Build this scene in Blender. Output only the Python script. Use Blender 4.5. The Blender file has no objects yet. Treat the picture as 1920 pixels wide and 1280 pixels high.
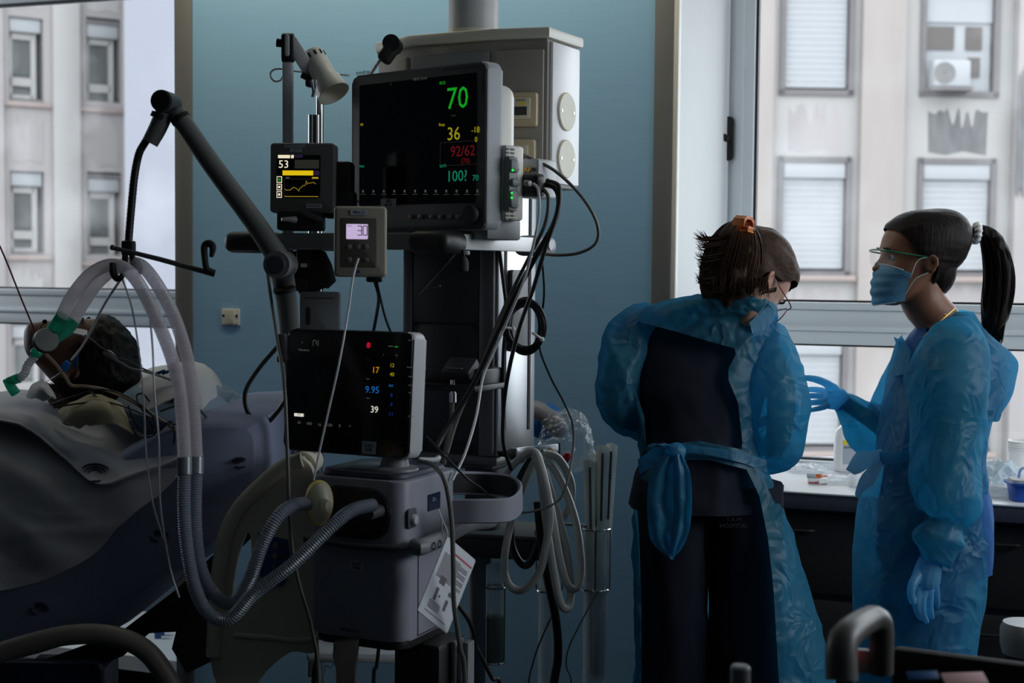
import bpy, bmesh, math, random
from mathutils import Vector as V, Matrix as Mx, noise
from mathutils.bvhtree import BVHTree
R_ = math.radians
random.seed(7)
SC = bpy.context.scene
# ---------------------------------------------------------------- camera
FP, EYE = 2667.0, V((0, 0, 1.5))
TH, PIT, ROLL = R_(20), R_(3.0), 0.009
RT = V((math.cos(TH), math.sin(TH), 0)); FW = V((-math.sin(TH), math.cos(TH), 0)); UP = V((0, 0, 1))
cf = FW * math.cos(PIT) - UP * math.sin(PIT)
cu = UP * math.cos(PIT) + FW * math.sin(PIT)
cr = RT * math.cos(ROLL) + cu * math.sin(ROLL)
cu = cu * math.cos(ROLL) - RT * math.sin(ROLL)
cam_d = bpy.data.cameras.new('camera'); cam = bpy.data.objects.new('camera', cam_d)
SC.collection.objects.link(cam); SC.camera = cam
cam.matrix_world = Mx(((cr.x, cu.x, -cf.x, 0), (cr.y, cu.y, -cf.y, 0), (cr.z, cu.z, -cf.z, 1.5), (0, 0, 0, 1)))
cam_d.sensor_width = 36; cam_d.lens = FP / 1920 * 36
cam_d.clip_start = .05; cam_d.clip_end = 300
cam_d.dof.use_dof = True; cam_d.dof.focus_distance = 3.3; cam_d.dof.aperture_fstop = 4.5
# ---------------------------------------------------------------- sky: even overcast, brighter to the zenith
W = bpy.data.worlds.new('overcast_sky'); SC.world = W; W.use_nodes = True
nt = W.node_tree; nt.nodes.clear()
wo = nt.nodes.new('ShaderNodeOutputWorld'); bg = nt.nodes.new('ShaderNodeBackground')
tc = nt.nodes.new('ShaderNodeTexCoord'); sx = nt.nodes.new('ShaderNodeSeparateXYZ')
mr = nt.nodes.new('ShaderNodeMapRange'); mr.inputs[1].default_value = 0; mr.inputs[2].default_value = 1
mr.inputs[3].default_value = .5; mr.inputs[4].default_value = 1.15
nt.links.new(tc.outputs['Generated'], sx.inputs[0]); nt.links.new(sx.outputs[2], mr.inputs[0])
bg.inputs[0].default_value = (.87, .935, 1.0, 1)
ml = nt.nodes.new('ShaderNodeMath'); ml.operation = 'MULTIPLY'; ml.inputs[1].default_value = 7.4
nt.links.new(mr.outputs[0], ml.inputs[0]); nt.links.new(ml.outputs[0], bg.inputs[1]); nt.links.new(bg.outputs[0], wo.inputs[0])
vs = SC.view_settings; vs.view_transform = 'Standard'; vs.look = 'None'; vs.gamma = 1; vs.exposure = 0.0; vs.use_curve_mapping = False
cy = SC.cycles; cy.max_bounces = 10; cy.diffuse_bounces = 5; cy.transmission_bounces = 8; cy.transparent_max_bounces = 24
cy.glossy_bounces = 3; cy.caustics_reflective = False; cy.caustics_refractive = False; cy.sample_clamp_indirect = 4
cy.use_denoising = True

def portal(x0, x1, z0, z1, y, face):      # sky portals sit in the window openings (they guide sampling, they give no light)
    l = bpy.data.lights.new('window_portal', 'AREA'); l.shape = 'RECTANGLE'; l.cycles.is_portal = True
    o = bpy.data.objects.new('window_portal', l); SC.collection.objects.link(o)
    if face == 'y':
        l.size = x1 - x0; l.size_y = z1 - z0; o.location = ((x0 + x1) / 2, y, (z0 + z1) / 2); o.rotation_euler = (R_(-90), 0, 0)
    else:
        l.size = z1 - z0; l.size_y = x1 - x0; o.location = (y, (x0 + x1) / 2, (z0 + z1) / 2); o.rotation_euler = (0, R_(90 if face == 'x' else -90), 0)

# unseen ceiling strip lamp, added to brighten the top of the pier
ll = bpy.data.lights.new('added_wall_light', 'AREA'); ll.shape = 'RECTANGLE'; ll.size = 2.0; ll.size_y = .1; ll.energy = 7.6; ll.color = (1, .91, .70)
lo_ = bpy.data.objects.new('added_wall_light', ll); SC.collection.objects.link(lo_); lo_.location = (-1.9, 3.38, 2.78); lo_.rotation_euler = (R_(38), 0, 0)
# ---------------------------------------------------------------- helpers
def P(px, py, d): return EYE + cf * d + cr * ((px - 960) / FP * d) + cu * ((640 - py) / FP * d)
def ray(px, py): return (cf + cr * ((px - 960) / FP) + cu * ((640 - py) / FP))
def onY(px, py, y): r = ray(px, py); return EYE + r * (y / r.y)
def onZ(px, py, z): r = ray(px, py); return EYE + r * ((z - 1.5) / r.z)
def pix(p):
    q = p - EYE; d = q.dot(cf); return 960 + q.dot(cr) / d * FP, 640 - q.dot(cu) / d * FP, d
def basis(x, y, z, o):
    return Mx(((x.x, y.x, z.x, o.x), (x.y, y.y, z.y, o.y), (x.z, y.z, z.z, o.z), (0, 0, 0, 1)))
def FRM(px, py, d, yaw=0, pitch=0, roll=0):
    """frame at a point: x right, y away, z up; yaw < 0 turns the front (-y) to the left"""
    b = basis(RT, FW, UP, P(px, py, d))
    return b @ Mx.Rotation(R_(yaw), 4, 'Z') @ Mx.Rotation(R_(pitch), 4, 'X') @ Mx.Rotation(R_(roll), 4, 'Y')
def T(x, y, z): return Mx.Translation((x, y, z))
def RX(a): return Mx.Rotation(R_(a), 4, 'X')
def RY(a): return Mx.Rotation(R_(a), 4, 'Y')
def RZ(a): return Mx.Rotation(R_(a), 4, 'Z')
def cat(pts, n):
    """Catmull-Rom through a list of vectors (any dimension), n steps a span"""
    m = len(pts); out = []
    if m < 3 or n <= 1:
        if m == 2 and n > 1: return [pts[0].lerp(pts[1], i / n) for i in range(n + 1)]
        return list(pts)
    for i in range(m - 1):
        p0 = pts[i - 1] if i else pts[0] * 2 - pts[1]
        p1, p2 = pts[i], pts[i + 1]
        p3 = pts[i + 2] if i + 2 < m else pts[-1] * 2 - pts[-2]
        for k in range(n):
            t = k / n; t2 = t * t; t3 = t2 * t
            out.append((p1 * 2 + (p2 - p0) * t + (p0 * 2 - p1 * 5 + p2 * 4 - p3) * t2 + (p1 * 3 - p0 - p2 * 3 + p3) * t3) * .5)
    out.append(pts[-1].copy()); return out
def rrect(w, h, r, n=4, cx=0, cz=0):
    o = []
    for (sx_, sz_, a0) in ((1, 1, 0), (-1, 1, 90), (-1, -1, 180), (1, -1, 270)):
        for i in range(n + 1):
            a = R_(a0 + 90 * i / n)
            o.append((cx + sx_ * (w / 2 - r) + r * math.cos(a), cz + sz_ * (h / 2 - r) + r * math.sin(a)))
    return o
def ell(w, h, n=24): return [(w / 2 * math.cos(2 * math.pi * i / n), h / 2 * math.sin(2 * math.pi * i / n)) for i in range(n)]
def inpoly(x, y, poly):
    c = False; j = len(poly) - 1
    for i in range(len(poly)):
        xi, yi = poly[i]; xj, yj = poly[j]
        if (yi > y) != (yj > y) and x < (xj - xi) * (y - yi) / (yj - yi) + xi: c = not c
        j = i
    return c
LOC = {}
class G:
    def __init__(s): s.bm = bmesh.new()
    def _tf(s, verts, M): bmesh.ops.transform(s.bm, matrix=M, verts=verts)
    def box(s, M, w, d, h, r=0, seg=2):
        """box centred on M's origin: w along x, d along y, h along z"""
        vs_ = bmesh.ops.create_cube(s.bm, size=1)['verts']
        s._tf(vs_, Mx.Diagonal((w, d, h, 1)))
        if r:
            es = list({e for v in vs_ for e in v.link_edges})
            res = bmesh.ops.bevel(s.bm, geom=es, offset=min(r, .49 * min(w, d, h)), segments=seg, affect='EDGES', profile=.5)
            vs_ = list({v for f in res['faces'] for v in f.verts} | {v for v in vs_ if v.is_valid})
            vs_ = s._island(vs_)
        s._tf(vs_, M); return s
    def _island(s, seed):
        seen = set(seed); st = list(seed)
        while st:
            v = st.pop()
            for e in v.link_edges:
                o = e.other_vert(v)
                if o not in seen: seen.add(o); st.append(o)
        return list(seen)
    def prism(s, M, outline, y0, y1, r=0, seg=2):
        """outline in local (x, z), extruded along local y; r bevels the rims"""
        a = [s.bm.verts.new((x, y0, z)) for x, z in outline]; b = [s.bm.verts.new((x, y1, z)) for x, z in outline]
        n = len(a); fs = [s.bm.faces.new(a), s.bm.faces.new(b[::-1])]
        for i in range(n): fs.append(s.bm.faces.new((a[i], b[i], b[(i + 1) % n], a[(i + 1) % n])))
        vs_ = a + b
        if r:
            es = list(set(fs[0].edges) | set(fs[1].edges))
            res = bmesh.ops.bevel(s.bm, geom=es, offset=r, segments=seg, affect='EDGES', profile=.5)
            vs_ = s._island([v for f in res['faces'] for v in f.verts])
        s._tf(vs_, M); return s
    def cyl(s, p0, p1, r0, r1=None, seg=20):
        r1 = r0 if r1 is None else r1
        return s.rings([s._ring(p0, p1 - p0, r0, seg), s._ring(p1, p1 - p0, r1, seg)])
    def _ring(s, c, ax, r, seg):
        ax = ax.normalized(); u = ax.orthogonal().normalized(); w = ax.cross(u)
        return [c + (u * math.cos(2 * math.pi * i / seg) + w * math.sin(2 * math.pi * i / seg)) * r for i in range(seg)]
    def rings(s, rs, cap=(True, True), closed=False):
        vv = [[s.bm.verts.new(p) for p in r] for r in rs]
        m = len(rs); k = len(rs[0])
        for i in range(m if closed else m - 1):
            A, B = vv[i], vv[(i + 1) % m]
            for j in range(k):
                s.bm.faces.new((A[j], A[(j + 1) % k], B[(j + 1) % k], B[j]))
        if not closed:
            if cap[0] and k > 2: s.bm.faces.new(vv[0][::-1])
            if cap[1] and k > 2: s.bm.faces.new(vv[-1])
        return s
    def tube(s, pts, r, seg=8, n=6, closed=False, flat=None):
        """round (or flattened) tube through pts; r is a number or one per point"""
        rr = [r] * len(pts) if not isinstance(r, (list, tuple)) else list(r)
        q = [V((p.x, p.y, p.z, a)) for p, a in zip(pts, rr)]
        if closed: q = q + [q[0]]
        c = cat(q, n)
        if closed: c = c[:-1]
        ps = [V(x[:3]) for x in c]; rs = [x[3] for x in c]; m = len(ps)
        out = []; u = None
        for i in range(m):
            t = (ps[(i + 1) % m] - ps[i - 1]) if closed else (ps[min(i + 1, m - 1)] - ps[max(i - 1, 0)])
            if t.length < 1e-9: t = V((0, 0, 1))
            t.normalize()
            if u is None: u = t.orthogonal().normalized() if flat is None else (flat - t * flat.dot(t)).normalized()
            else:
                u = u - t * u.dot(t); u = u.normalized() if u.length > 1e-6 else t.orthogonal().normalized()
            w = t.cross(u); ra = rs[i]
            out.append([ps[i] + (u * math.cos(2 * math.pi * j / seg) + w * math.sin(2 * math.pi * j / seg)) * ra for j in range(seg)])
        return s.rings(out, closed=closed)
    def lathe(s, M, prof, seg=24, cap=(True, True)):
        return s.rings([[M @ V((r * math.cos(2 * math.pi * i / seg), r * math.sin(2 * math.pi * i / seg), z)) for i in range(seg)] for r, z in prof], cap)
    def ball(s, M, rx, ry, rz, seg=16):
        vs_ = bmesh.ops.create_uvsphere(s.bm, u_segments=seg, v_segments=max(6, seg // 2), radius=1)['verts']
        s._tf(vs_, M @ Mx.Diagonal((rx, ry, rz, 1))); return s
    def grid(s, rows):
        vv = [[s.bm.verts.new(p) for p in r] for r in rows]
        for i in range(len(vv) - 1):
            for j in range(len(vv[0]) - 1):
                s.bm.faces.new((vv[i][j], vv[i][j + 1], vv[i + 1][j + 1], vv[i + 1][j]))
        return s
    def patch(s, rows, nu=6, nv=6, fn=None):
        """smooth cloth through a grid of control points"""
        a = [cat(r, nu) for r in rows]
        cols = [cat([r[j] for r in a], nv) for j in range(len(a[0]))]
        g = [[cols[j][i] for j in range(len(cols))] for i in range(len(cols[0]))]
        if fn: g = [[fn(p, i / (len(g) - 1), j / (len(r) - 1)) for j, p in enumerate(r)] for i, r in enumerate(g)]
        return s.grid(g)
    def text(s, M, body, size, ext=.0003, align='CENTER'):
        c = bpy.data.curves.new('t', 'FONT'); c.body = body; c.size = size; c.extrude = ext
        c.align_x = align; c.align_y = 'CENTER'; c.resolution_u = 2
        o = bpy.data.objects.new('t', c); me = bpy.data.meshes.new_from_object(o)
        me.transform(M @ RX(90)); s.bm.from_mesh(me)
        bpy.data.objects.remove(o); bpy.data.curves.remove(c); bpy.data.meshes.remove(me); return s
    def noisy(s, fn):
        s.bm.normal_update()
        mv = [(v, v.co + v.normal * fn(v.co)) for v in s.bm.verts]
        for v, c in mv: v.co = c
        return s
    def thick(s, t):
        """give a sheet real thickness"""
        s.bm.normal_update(); fs = s.bm.faces[:]
        bmesh.ops.solidify(s.bm, geom=fs, thickness=t); return s
    def bvh(s): return BVHTree.FromBMesh(s.bm)
    def mesh(s, name, mat, off, sharp=38):
        bm = s.bm
        bmesh.ops.recalc_face_normals(bm, faces=bm.faces[:])
        me = bpy.data.meshes.new(name); bm.to_mesh(me); bm.free()
        me.transform(Mx.Translation(-off)); me.materials.append(mat)
        if sharp is not None and len(me.polygons):
            me.shade_smooth(); me.set_sharp_from_angle(angle=R_(sharp))
        return me
    def build(s, name, mat, parent=None, sharp=38, origin=None):
        if parent is not None: off = LOC[parent.name]
        elif origin is not None: off = origin
        else:
            co = [v.co for v in s.bm.verts]
            off = V(((min(c.x for c in co) + max(c.x for c in co)) / 2, (min(c.y for c in co) + max(c.y for c in co)) / 2, min(c.z for c in co)))
        o = bpy.data.objects.new(name, s.mesh(name, mat, off, sharp)); SC.collection.objects.link(o)
        if parent is not None: o.parent = parent
        else: o.location = off
        LOC[o.name] = off; return o
def tag(o, label=None, cat_=None, group=None, kind=None):
    if label: o['label'] = label
    if cat_: o['category'] = cat_
    if group: o['group'] = group
    if kind: o['kind'] = kind
    return o
def thing(name, label, cat_, loc, group=None):
    o = bpy.data.objects.new(name, None); SC.collection.objects.link(o); o.location = loc; o.empty_display_size = .05
    LOC[o.name] = V(loc); return tag(o, label, cat_, group)
def struct(g, name, mat, parent=None, sharp=38):
    o = g.build(name, mat, parent, sharp)
    if parent is None: o['kind'] = 'structure'
    return o
def copy_tree(o, loc=None, parent=None):
    c = o.copy(); SC.collection.objects.link(c)
    if parent is not None: c.parent = parent
    if loc is not None: c.location = loc; LOC[c.name] = V(loc)
    for ch in list(o.children): copy_tree(ch, None, c)
    return c

# ---------------------------------------------------------------- materials
def lin(*c): return tuple((x / 255 / 12.92 if x / 255 <= .04045 else ((x / 255 + .055) / 1.055) ** 2.4) for x in c)
def mat(name, col, rough=.5, metal=0, spec=.5, var=.06, vscale=9, bump=0, bscale=60, emis=None, es=1, stretch=None, coat=0):
    m = bpy.data.materials.new(name); m.use_nodes = True; n = m.node_tree.nodes; L = m.node_tree.links
    b = n['Principled BSDF']; b.inputs['Roughness'].default_value = rough; b.inputs['Metallic'].default_value = metal
    b.inputs['Specular IOR Level'].default_value = spec; b.inputs['Coat Weight'].default_value = coat
    t = n.new('ShaderNodeTexCoord'); src = t.outputs['Object']
    if stretch:
        mp = n.new('ShaderNodeMapping'); mp.inputs['Scale'].default_value = stretch; L.new(src, mp.inputs[0]); src = mp.outputs[0]
    nz = n.new('ShaderNodeTexNoise'); nz.inputs['Scale'].default_value = vscale; nz.inputs['Detail'].default_value = 4
    L.new(src, nz.inputs['Vector'])
    mx = n.new('ShaderNodeMix'); mx.data_type = 'RGBA'
    mx.inputs[6].default_value = (*[c * (1 - var) for c in col], 1); mx.inputs[7].default_value = (*[min(1, c * (1 + var)) for c in col], 1)
    L.new(nz.outputs[0], mx.inputs[0]); L.new(mx.outputs[2], b.inputs['Base Color'])
    if bump:
        n2 = n.new('ShaderNodeTexNoise'); n2.inputs['Scale'].default_value = bscale; n2.inputs['Detail'].default_value = 5
        L.new(src, n2.inputs['Vector']); bp = n.new('ShaderNodeBump'); bp.inputs['Strength'].default_value = bump; bp.inputs['Distance'].default_value = .004
        L.new(n2.outputs[0], bp.inputs['Height']); L.new(bp.outputs[0], b.inputs['Normal'])
    if emis: b.inputs['Emission Color'].default_value = (*emis, 1); b.inputs['Emission Strength'].default_value = es
    return m
def sheer(name, col, alpha=.25, trans=.45, gloss=.08, rough=.25, bump=0, bscale=40, var=.1, stretch=None, crease=0):
    """thin plastic or cloth that lets light through"""
    m = bpy.data.materials.new(name); m.use_nodes = True; n = m.node_tree.nodes; L = m.node_tree.links; n.clear()
    o = n.new('ShaderNodeOutputMaterial'); t = n.new('ShaderNodeTexCoord'); src = t.outputs['Object']
    if stretch:
        mp = n.new('ShaderNodeMapping'); mp.inputs['Scale'].default_value = stretch; L.new(src, mp.inputs[0]); src = mp.outputs[0]
    nz = n.new('ShaderNodeTexNoise'); nz.inputs['Scale'].default_value = 7; nz.inputs['Detail'].default_value = 4; L.new(src, nz.inputs[0])
    mx = n.new('ShaderNodeMix'); mx.data_type = 'RGBA'
    mx.inputs[6].default_value = (*[c * (1 - var) for c in col], 1); mx.inputs[7].default_value = (*[min(1, c * (1 + var)) for c in col], 1)
    L.new(nz.outputs[0], mx.inputs[0]); c = mx.outputs[2]
    d = n.new('ShaderNodeBsdfDiffuse'); tr = n.new('ShaderNodeBsdfTranslucent'); tp = n.new('ShaderNodeBsdfTransparent'); g = n.new('ShaderNodeBsdfGlossy')
    g.inputs['Roughness'].default_value = rough
    for x in (d, tr): L.new(c, x.inputs[0])
    L.new(c, tp.inputs[0]) if alpha < .5 else None
    if bump:
        n2 = n.new('ShaderNodeTexNoise'); n2.inputs['Scale'].default_value = bscale; n2.inputs['Detail'].default_value = 5; n2.inputs['Distortion'].default_value = .6
        L.new(src, n2.inputs[0]); bp = n.new('ShaderNodeBump'); bp.inputs['Strength'].default_value = bump; bp.inputs['Distance'].default_value = .006
        hh_ = n2.outputs[0]
        if crease:      # sharp crossing creases: |noise - .5|
            m1 = n.new('ShaderNodeMath'); m1.operation = 'SUBTRACT'; m1.inputs[1].default_value = .5; m2 = n.new('ShaderNodeMath'); m2.operation = 'ABSOLUTE'; m3 = n.new('ShaderNodeMath'); m3.operation = 'MULTIPLY'; m3.inputs[1].default_value = -4
            n2.inputs['Detail'].default_value = 2; L.new(hh_, m1.inputs[0]); L.new(m1.outputs[0], m2.inputs[0]); L.new(m2.outputs[0], m3.inputs[0]); hh_ = m3.outputs[0]; bp.inputs['Distance'].default_value = crease
        L.new(hh_, bp.inputs['Height'])
        for x in (d, tr, g): L.new(bp.outputs[0], x.inputs['Normal'])
    def mixs(f, a, b_):
        q = n.new('ShaderNodeMixShader'); q.inputs[0].default_value = f; L.new(a, q.inputs[1]); L.new(b_, q.inputs[2]); return q.outputs[0]
    z = mixs(trans, d.outputs[0], tr.outputs[0]); z = mixs(gloss, z, g.outputs[0]); z = mixs(alpha, z, tp.outputs[0])
    L.new(z, o.inputs[0]); return m
def glass(name, tint=(1, 1, 1), dirt=0, ior=1.3):
    m = bpy.data.materials.new(name); m.use_nodes = True; n = m.node_tree.nodes; L = m.node_tree.links; n.clear()
    o = n.new('ShaderNodeOutputMaterial'); tp = n.new('ShaderNodeBsdfTransparent'); tp.inputs[0].default_value = (*tint, 1)
    g = n.new('ShaderNodeBsdfGlossy'); g.inputs['Roughness'].default_value = .02
    lw = n.new('ShaderNodeFresnel'); lw.inputs[0].default_value = ior
    q = n.new('ShaderNodeMixShader'); L.new(lw.outputs[0], q.inputs[0]); L.new(tp.outputs[0], q.inputs[1]); L.new(g.outputs[0], q.inputs[2]); z = q.outputs[0]
    if dirt:
        t = n.new('ShaderNodeTexCoord'); nz = n.new('ShaderNodeTexNoise'); nz.inputs['Scale'].default_value = 3; nz.inputs['Detail'].default_value = 8
        L.new(t.outputs['Object'], nz.inputs[0]); rp = n.new('ShaderNodeMapRange'); rp.inputs[1].default_value = .5; rp.inputs[2].default_value = .8; rp.inputs[4].default_value = dirt
        L.new(nz.outputs[0], rp.inputs[0]); d = n.new('ShaderNodeBsdfTranslucent'); d.inputs[0].default_value = (.8, .8, .8, 1)
        q2 = n.new('ShaderNodeMixShader'); L.new(rp.outputs[0], q2.inputs[0]); L.new(z, q2.inputs[1]); L.new(d.outputs[0], q2.inputs[2]); z = q2.outputs[0]
    L.new(z, o.inputs[0]); return m
def glow(name, col, e=1): return mat(name, (.0, .0, .0), .4, emis=lin(*col), es=e, var=0)
MT = dict(
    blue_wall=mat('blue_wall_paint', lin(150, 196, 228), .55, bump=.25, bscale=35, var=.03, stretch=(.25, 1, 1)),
    white=mat('white_plaster', lin(232, 234, 234), .7, var=.03, bump=.05),
    ceil=mat('ceiling_paint', lin(215, 215, 212), .9, var=.03), floor=mat('vinyl_floor', lin(52, 60, 68), .35, var=.15),
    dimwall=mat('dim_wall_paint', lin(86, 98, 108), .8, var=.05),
    guard=mat('grey_corner_guard', lin(112, 112, 110), .5, var=.05), alu=mat('window_aluminium', lin(230, 236, 240), .35, .0, var=.03),
    alud=mat('window_gasket', lin(40, 40, 42), .6), glass=glass('window_glass', (.97, .98, .98), .12),
    black=mat('black_plastic', lin(26, 26, 28), .45, var=.1), blackm=mat('matte_black_rubber', lin(18, 18, 19), .7), dgrey=mat('dark_grey_plastic', lin(66, 68, 72), .5),
    grey=mat('grey_plastic', lin(128, 130, 132), .45), lgrey=mat('light_grey_plastic', lin(186, 188, 190), .4), offw=mat('off_white_plastic', lin(222, 219, 208), .4),
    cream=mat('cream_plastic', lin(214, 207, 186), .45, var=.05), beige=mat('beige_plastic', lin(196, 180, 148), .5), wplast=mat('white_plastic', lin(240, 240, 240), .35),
    chrome=mat('chrome', (.75, .75, .76), .12, 1, var=.03), steel=mat('brushed_steel', (.55, .56, .58), .32, 1, var=.05), brass=mat('brass_connector', (.75, .5, .15), .3, 1),
    scr=mat('screen_glass', (.004, .004, .005), .12, spec=.5, var=0), lab=mat('paper_label', lin(170, 178, 188), .6), ink=mat('dark_ink', lin(20, 20, 24), .7),
    bluep=mat('blue_panel', lin(30, 80, 135), .4), red=mat('red_print', lin(180, 25, 50), .5), yel=mat('yellow_print', lin(235, 205, 20), .5),
)
# ---------------------------------------------------------------- room shell
YW, YG, CEIL = 3.9, 4.6, 2.85
XL, XR, YB = -5.2, 1.9, -3.5
PX0, PX1 = -2.551, -.95          # the pier between the two windows
SILL, HEAD = .84, 2.585
LY0, LY1, LZ0, LZ1 = 3.3, 4.5, 1.3, 2.7   # unseen opening added in the left wall to light the window rails
def bx(x0, x1, y0, y1, z0, z1, g=None, r=0):
    g = g or G(); return g.box(T((x0 + x1) / 2, (y0 + y1) / 2, (z0 + z1) / 2), x1 - x0, y1 - y0, z1 - z0, r)
struct(bx(XL, XR, YB, YG + .3, -.12, 0), 'floor', MT['floor'])
struct(bx(XL, XR, YB, YG + .3, CEIL, CEIL + .12), 'ceiling', MT['ceil'])
pier = struct(bx(PX0, PX1, YW, YG + .3, 0, CEIL), 'wall_pier', MT['blue_wall'])
struct(bx(PX0 - .012, PX0 + .053, YW - .006, YW + .05, 0, CEIL, r=.004), 'trim_1', MT['guard'])
struct(bx(PX1 - .053, PX1 + .002, YW - .006, YW + .03, 0, CEIL, r=.004), 'trim_2', MT['guard'])
struct(bx(PX1 + .0005, PX1 + .014, YW + .031, YG + .02, SILL - .3, CEIL), 'wall_reveal', MT['white'])
struct(bx(PX1 + .0, PX1 + .016, YW - .004, YW + .03, 0, CEIL, r=.004), 'trim_3', MT['offw'])
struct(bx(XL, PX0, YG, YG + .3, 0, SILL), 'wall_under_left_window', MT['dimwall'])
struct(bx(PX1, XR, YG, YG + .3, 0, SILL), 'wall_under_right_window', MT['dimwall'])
struct(bx(XL, PX0, YG, YG + .3, HEAD, CEIL), 'wall_over_left_window', MT['white'])
struct(bx(PX1, XR, YG, YG + .3, HEAD, CEIL), 'wall_over_right_window', MT['white'])
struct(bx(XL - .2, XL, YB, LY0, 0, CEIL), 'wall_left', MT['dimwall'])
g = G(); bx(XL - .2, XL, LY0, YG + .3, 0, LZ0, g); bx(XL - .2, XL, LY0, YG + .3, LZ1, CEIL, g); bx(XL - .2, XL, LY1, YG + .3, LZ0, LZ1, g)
struct(g, 'wall_left_added_opening', MT['dimwall'])
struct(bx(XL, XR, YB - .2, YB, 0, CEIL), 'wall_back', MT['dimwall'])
# right wall with an unseen side opening, added to light the pier
SY0, SY1, SZ0, SZ1 = 2.3, 4.4, 1.45, 2.75
struct(bx(XR, XR + .2, YB, SY0, 0, CEIL), 'wall_right', MT['dimwall'])
g = G(); bx(XR, XR + .2, SY0, YG + .3, 0, SZ0, g); bx(XR, XR + .2, SY0, YG + .3, SZ1, CEIL, g); bx(XR, XR + .2, SY1, YG + .3, SZ0, SZ1, g)
struct(g, 'wall_right_added_opening', MT['dimwall'])
portal(SY0, SY1, SZ0, SZ1, XR + .05, 'x'); portal(LY0, LY1, LZ0, LZ1, XL - .05, '-x'); portal(XL, PX0, SILL, HEAD, YG + .05, 'y'); portal(PX1, XR, SILL, HEAD, YG + .05, 'y')

struct(bx(-2.95, -.85, 3.36, 3.46, CEIL - .035, CEIL - .002, r=.004), 'added_lamp_housing', MT['white'])   # unseen housing, added with the strip lamp
def window(idx, x0, x1, posts):
    fr = G(); y = YG + .02; t = .05
    for (a, b) in ((x0, x0 + .094), (x1 - .094, x1)): bx(a, b, y, y + .09, SILL, HEAD, fr, .004)
    bx(x0 + .03, x0 + .06, y - .012, y, SILL, HEAD, fr, .003)
    bx(x0 + .094, x1 - .094, y, y + .09, HEAD - .07, HEAD, fr, .004); bx(x0 + .094, x1 - .094, y, y + .09, SILL, SILL + .045, fr, .004)
    for p in posts: bx(p - .05, p + .05, y, y + .09, SILL + .045, HEAD - .07, fr, .004)
    f = struct(fr, 'window_%d' % idx, MT['alu'])
    rl = G(); xa, xb = x0 + .094, x1 - .094
    bx(xa, xb, y - .010, y + .06, 1.372, 1.396, rl, .004); bx(xa, xb, y - .002, y + .07, 1.318, 1.371, rl, .004)
    bx(xa, xb, y - .016, y + .07, 1.304, 1.319, rl, .004); bx(xa, xb, y - .008, y + .06, 1.262, 1.303, rl, .004)
    rl.build('middle_rail', MT['alu'], f)
    ga = G(); xs = [xa] + [q for p in posts for q in (p - .05, p + .05)] + [xb]
    for i in range(0, len(xs), 2):
        for (za, zb) in ((SILL + .045, 1.262), (1.396, HEAD - .07)):
            for (u0, u1, w0, w1) in ((xs[i], xs[i] + .008, za, zb), (xs[i + 1] - .008, xs[i + 1], za, zb), (xs[i], xs[i + 1], za, za + .007), (xs[i], xs[i + 1], zb - .007, zb)):
                bx(u0, u1, y + .018, y + .05, w0, w1, ga)
            bx(xs[i] + .004, xs[i + 1] - .004, y + .03, y + .036, za + .003, zb - .003).build('pane', MT['glass'], f)
    ga.build('gasket', MT['alud'], f)
    return f
w1 = window(1, XL, PX0, (-4.9,)); w2 = window(2, PX1, XR, (.85,))
# window handle on the right window's left stile
Mh = Mx.Translation(onY(1367, 260, YG + .004)) 
h = G(); h.prism(Mh, rrect(.034, .142, .016), -.016, .004, .004); hd = h.build('window_handle', MT['black'], w2)
k = G(); q = onY(1362, 260, YG - .008); k.cyl(q + V((0, -.004, 0)), q + V((0, -.05, 0)), .012, .013); k.cyl(q + V((0, -.046, 0)), q + V((-.006, -.052, .0)), .014, .014); k.build('handle_knob', MT['blackm'], hd)
# ---------------------------------------------------------------- outside
MT['fac'] = mat('stained_facade', lin(120, 115, 114), .9, var=.22, vscale=1.1, stretch=(1.6, 1.6, .22), bump=.2, bscale=8)
MT['fac2'] = mat('pale_facade', lin(127, 124, 122), .9, var=.1, vscale=.5, stretch=(1.5, 1.5, .4))
MT['fac3'] = mat('bluish_plain_facade', lin(113, 114, 121), .9, var=.03, vscale=.4)
MT['pil'] = mat('pinkish_pilaster', lin(119, 112, 108), .9, var=.12, vscale=1.5, stretch=(2, 2, .3))
MT['wfrm'] = mat('weathered_window_frame', lin(82, 78, 79), .8, var=.15); MT['shut'] = mat('white_roller_shutter', lin(125, 126, 128), .7, var=.05)
MT['shutd'] = mat('grey_slatted_shutter', lin(72, 74, 74), .7, var=.08); MT['dglass'] = mat('dark_far_pane', lin(60, 53, 50), .25)
MT['grime'] = mat('dark_grime', lin(84, 83, 84), .95, var=.5, vscale=3, stretch=(2, 2, .6)); MT['sill'] = mat('pinkish_stone', lin(118, 106, 101), .9, var=.1)
MT['street'] = mat('street_asphalt', lin(120, 120, 120), .9)
struct(G().box(T(-8, 45, -9.6), 90, 80, .3), 'ground', MT['street'])
def ragged(M, w, h, n=9, seed=0, y=-.012):
    rnd = random.Random(seed); o = [(-w / 2, -h / 2), (w / 2, -h / 2)]
    up_ = [V((w / 2 - w * i / (n - 1) + rnd.uniform(-.3, .3) * w / n, h / 2 - h * .6 * rnd.random() * (1 if i % 2 else .3))) for i in range(n)]
    return G().prism(M, [(w / 2, -h / 2), (w * .1, -h * .42), (-w * .2, -h / 2), (-w / 2, -h * .45)][::-1] + [tuple(q) for q in cat(up_, 5)], y, .01)
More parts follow.
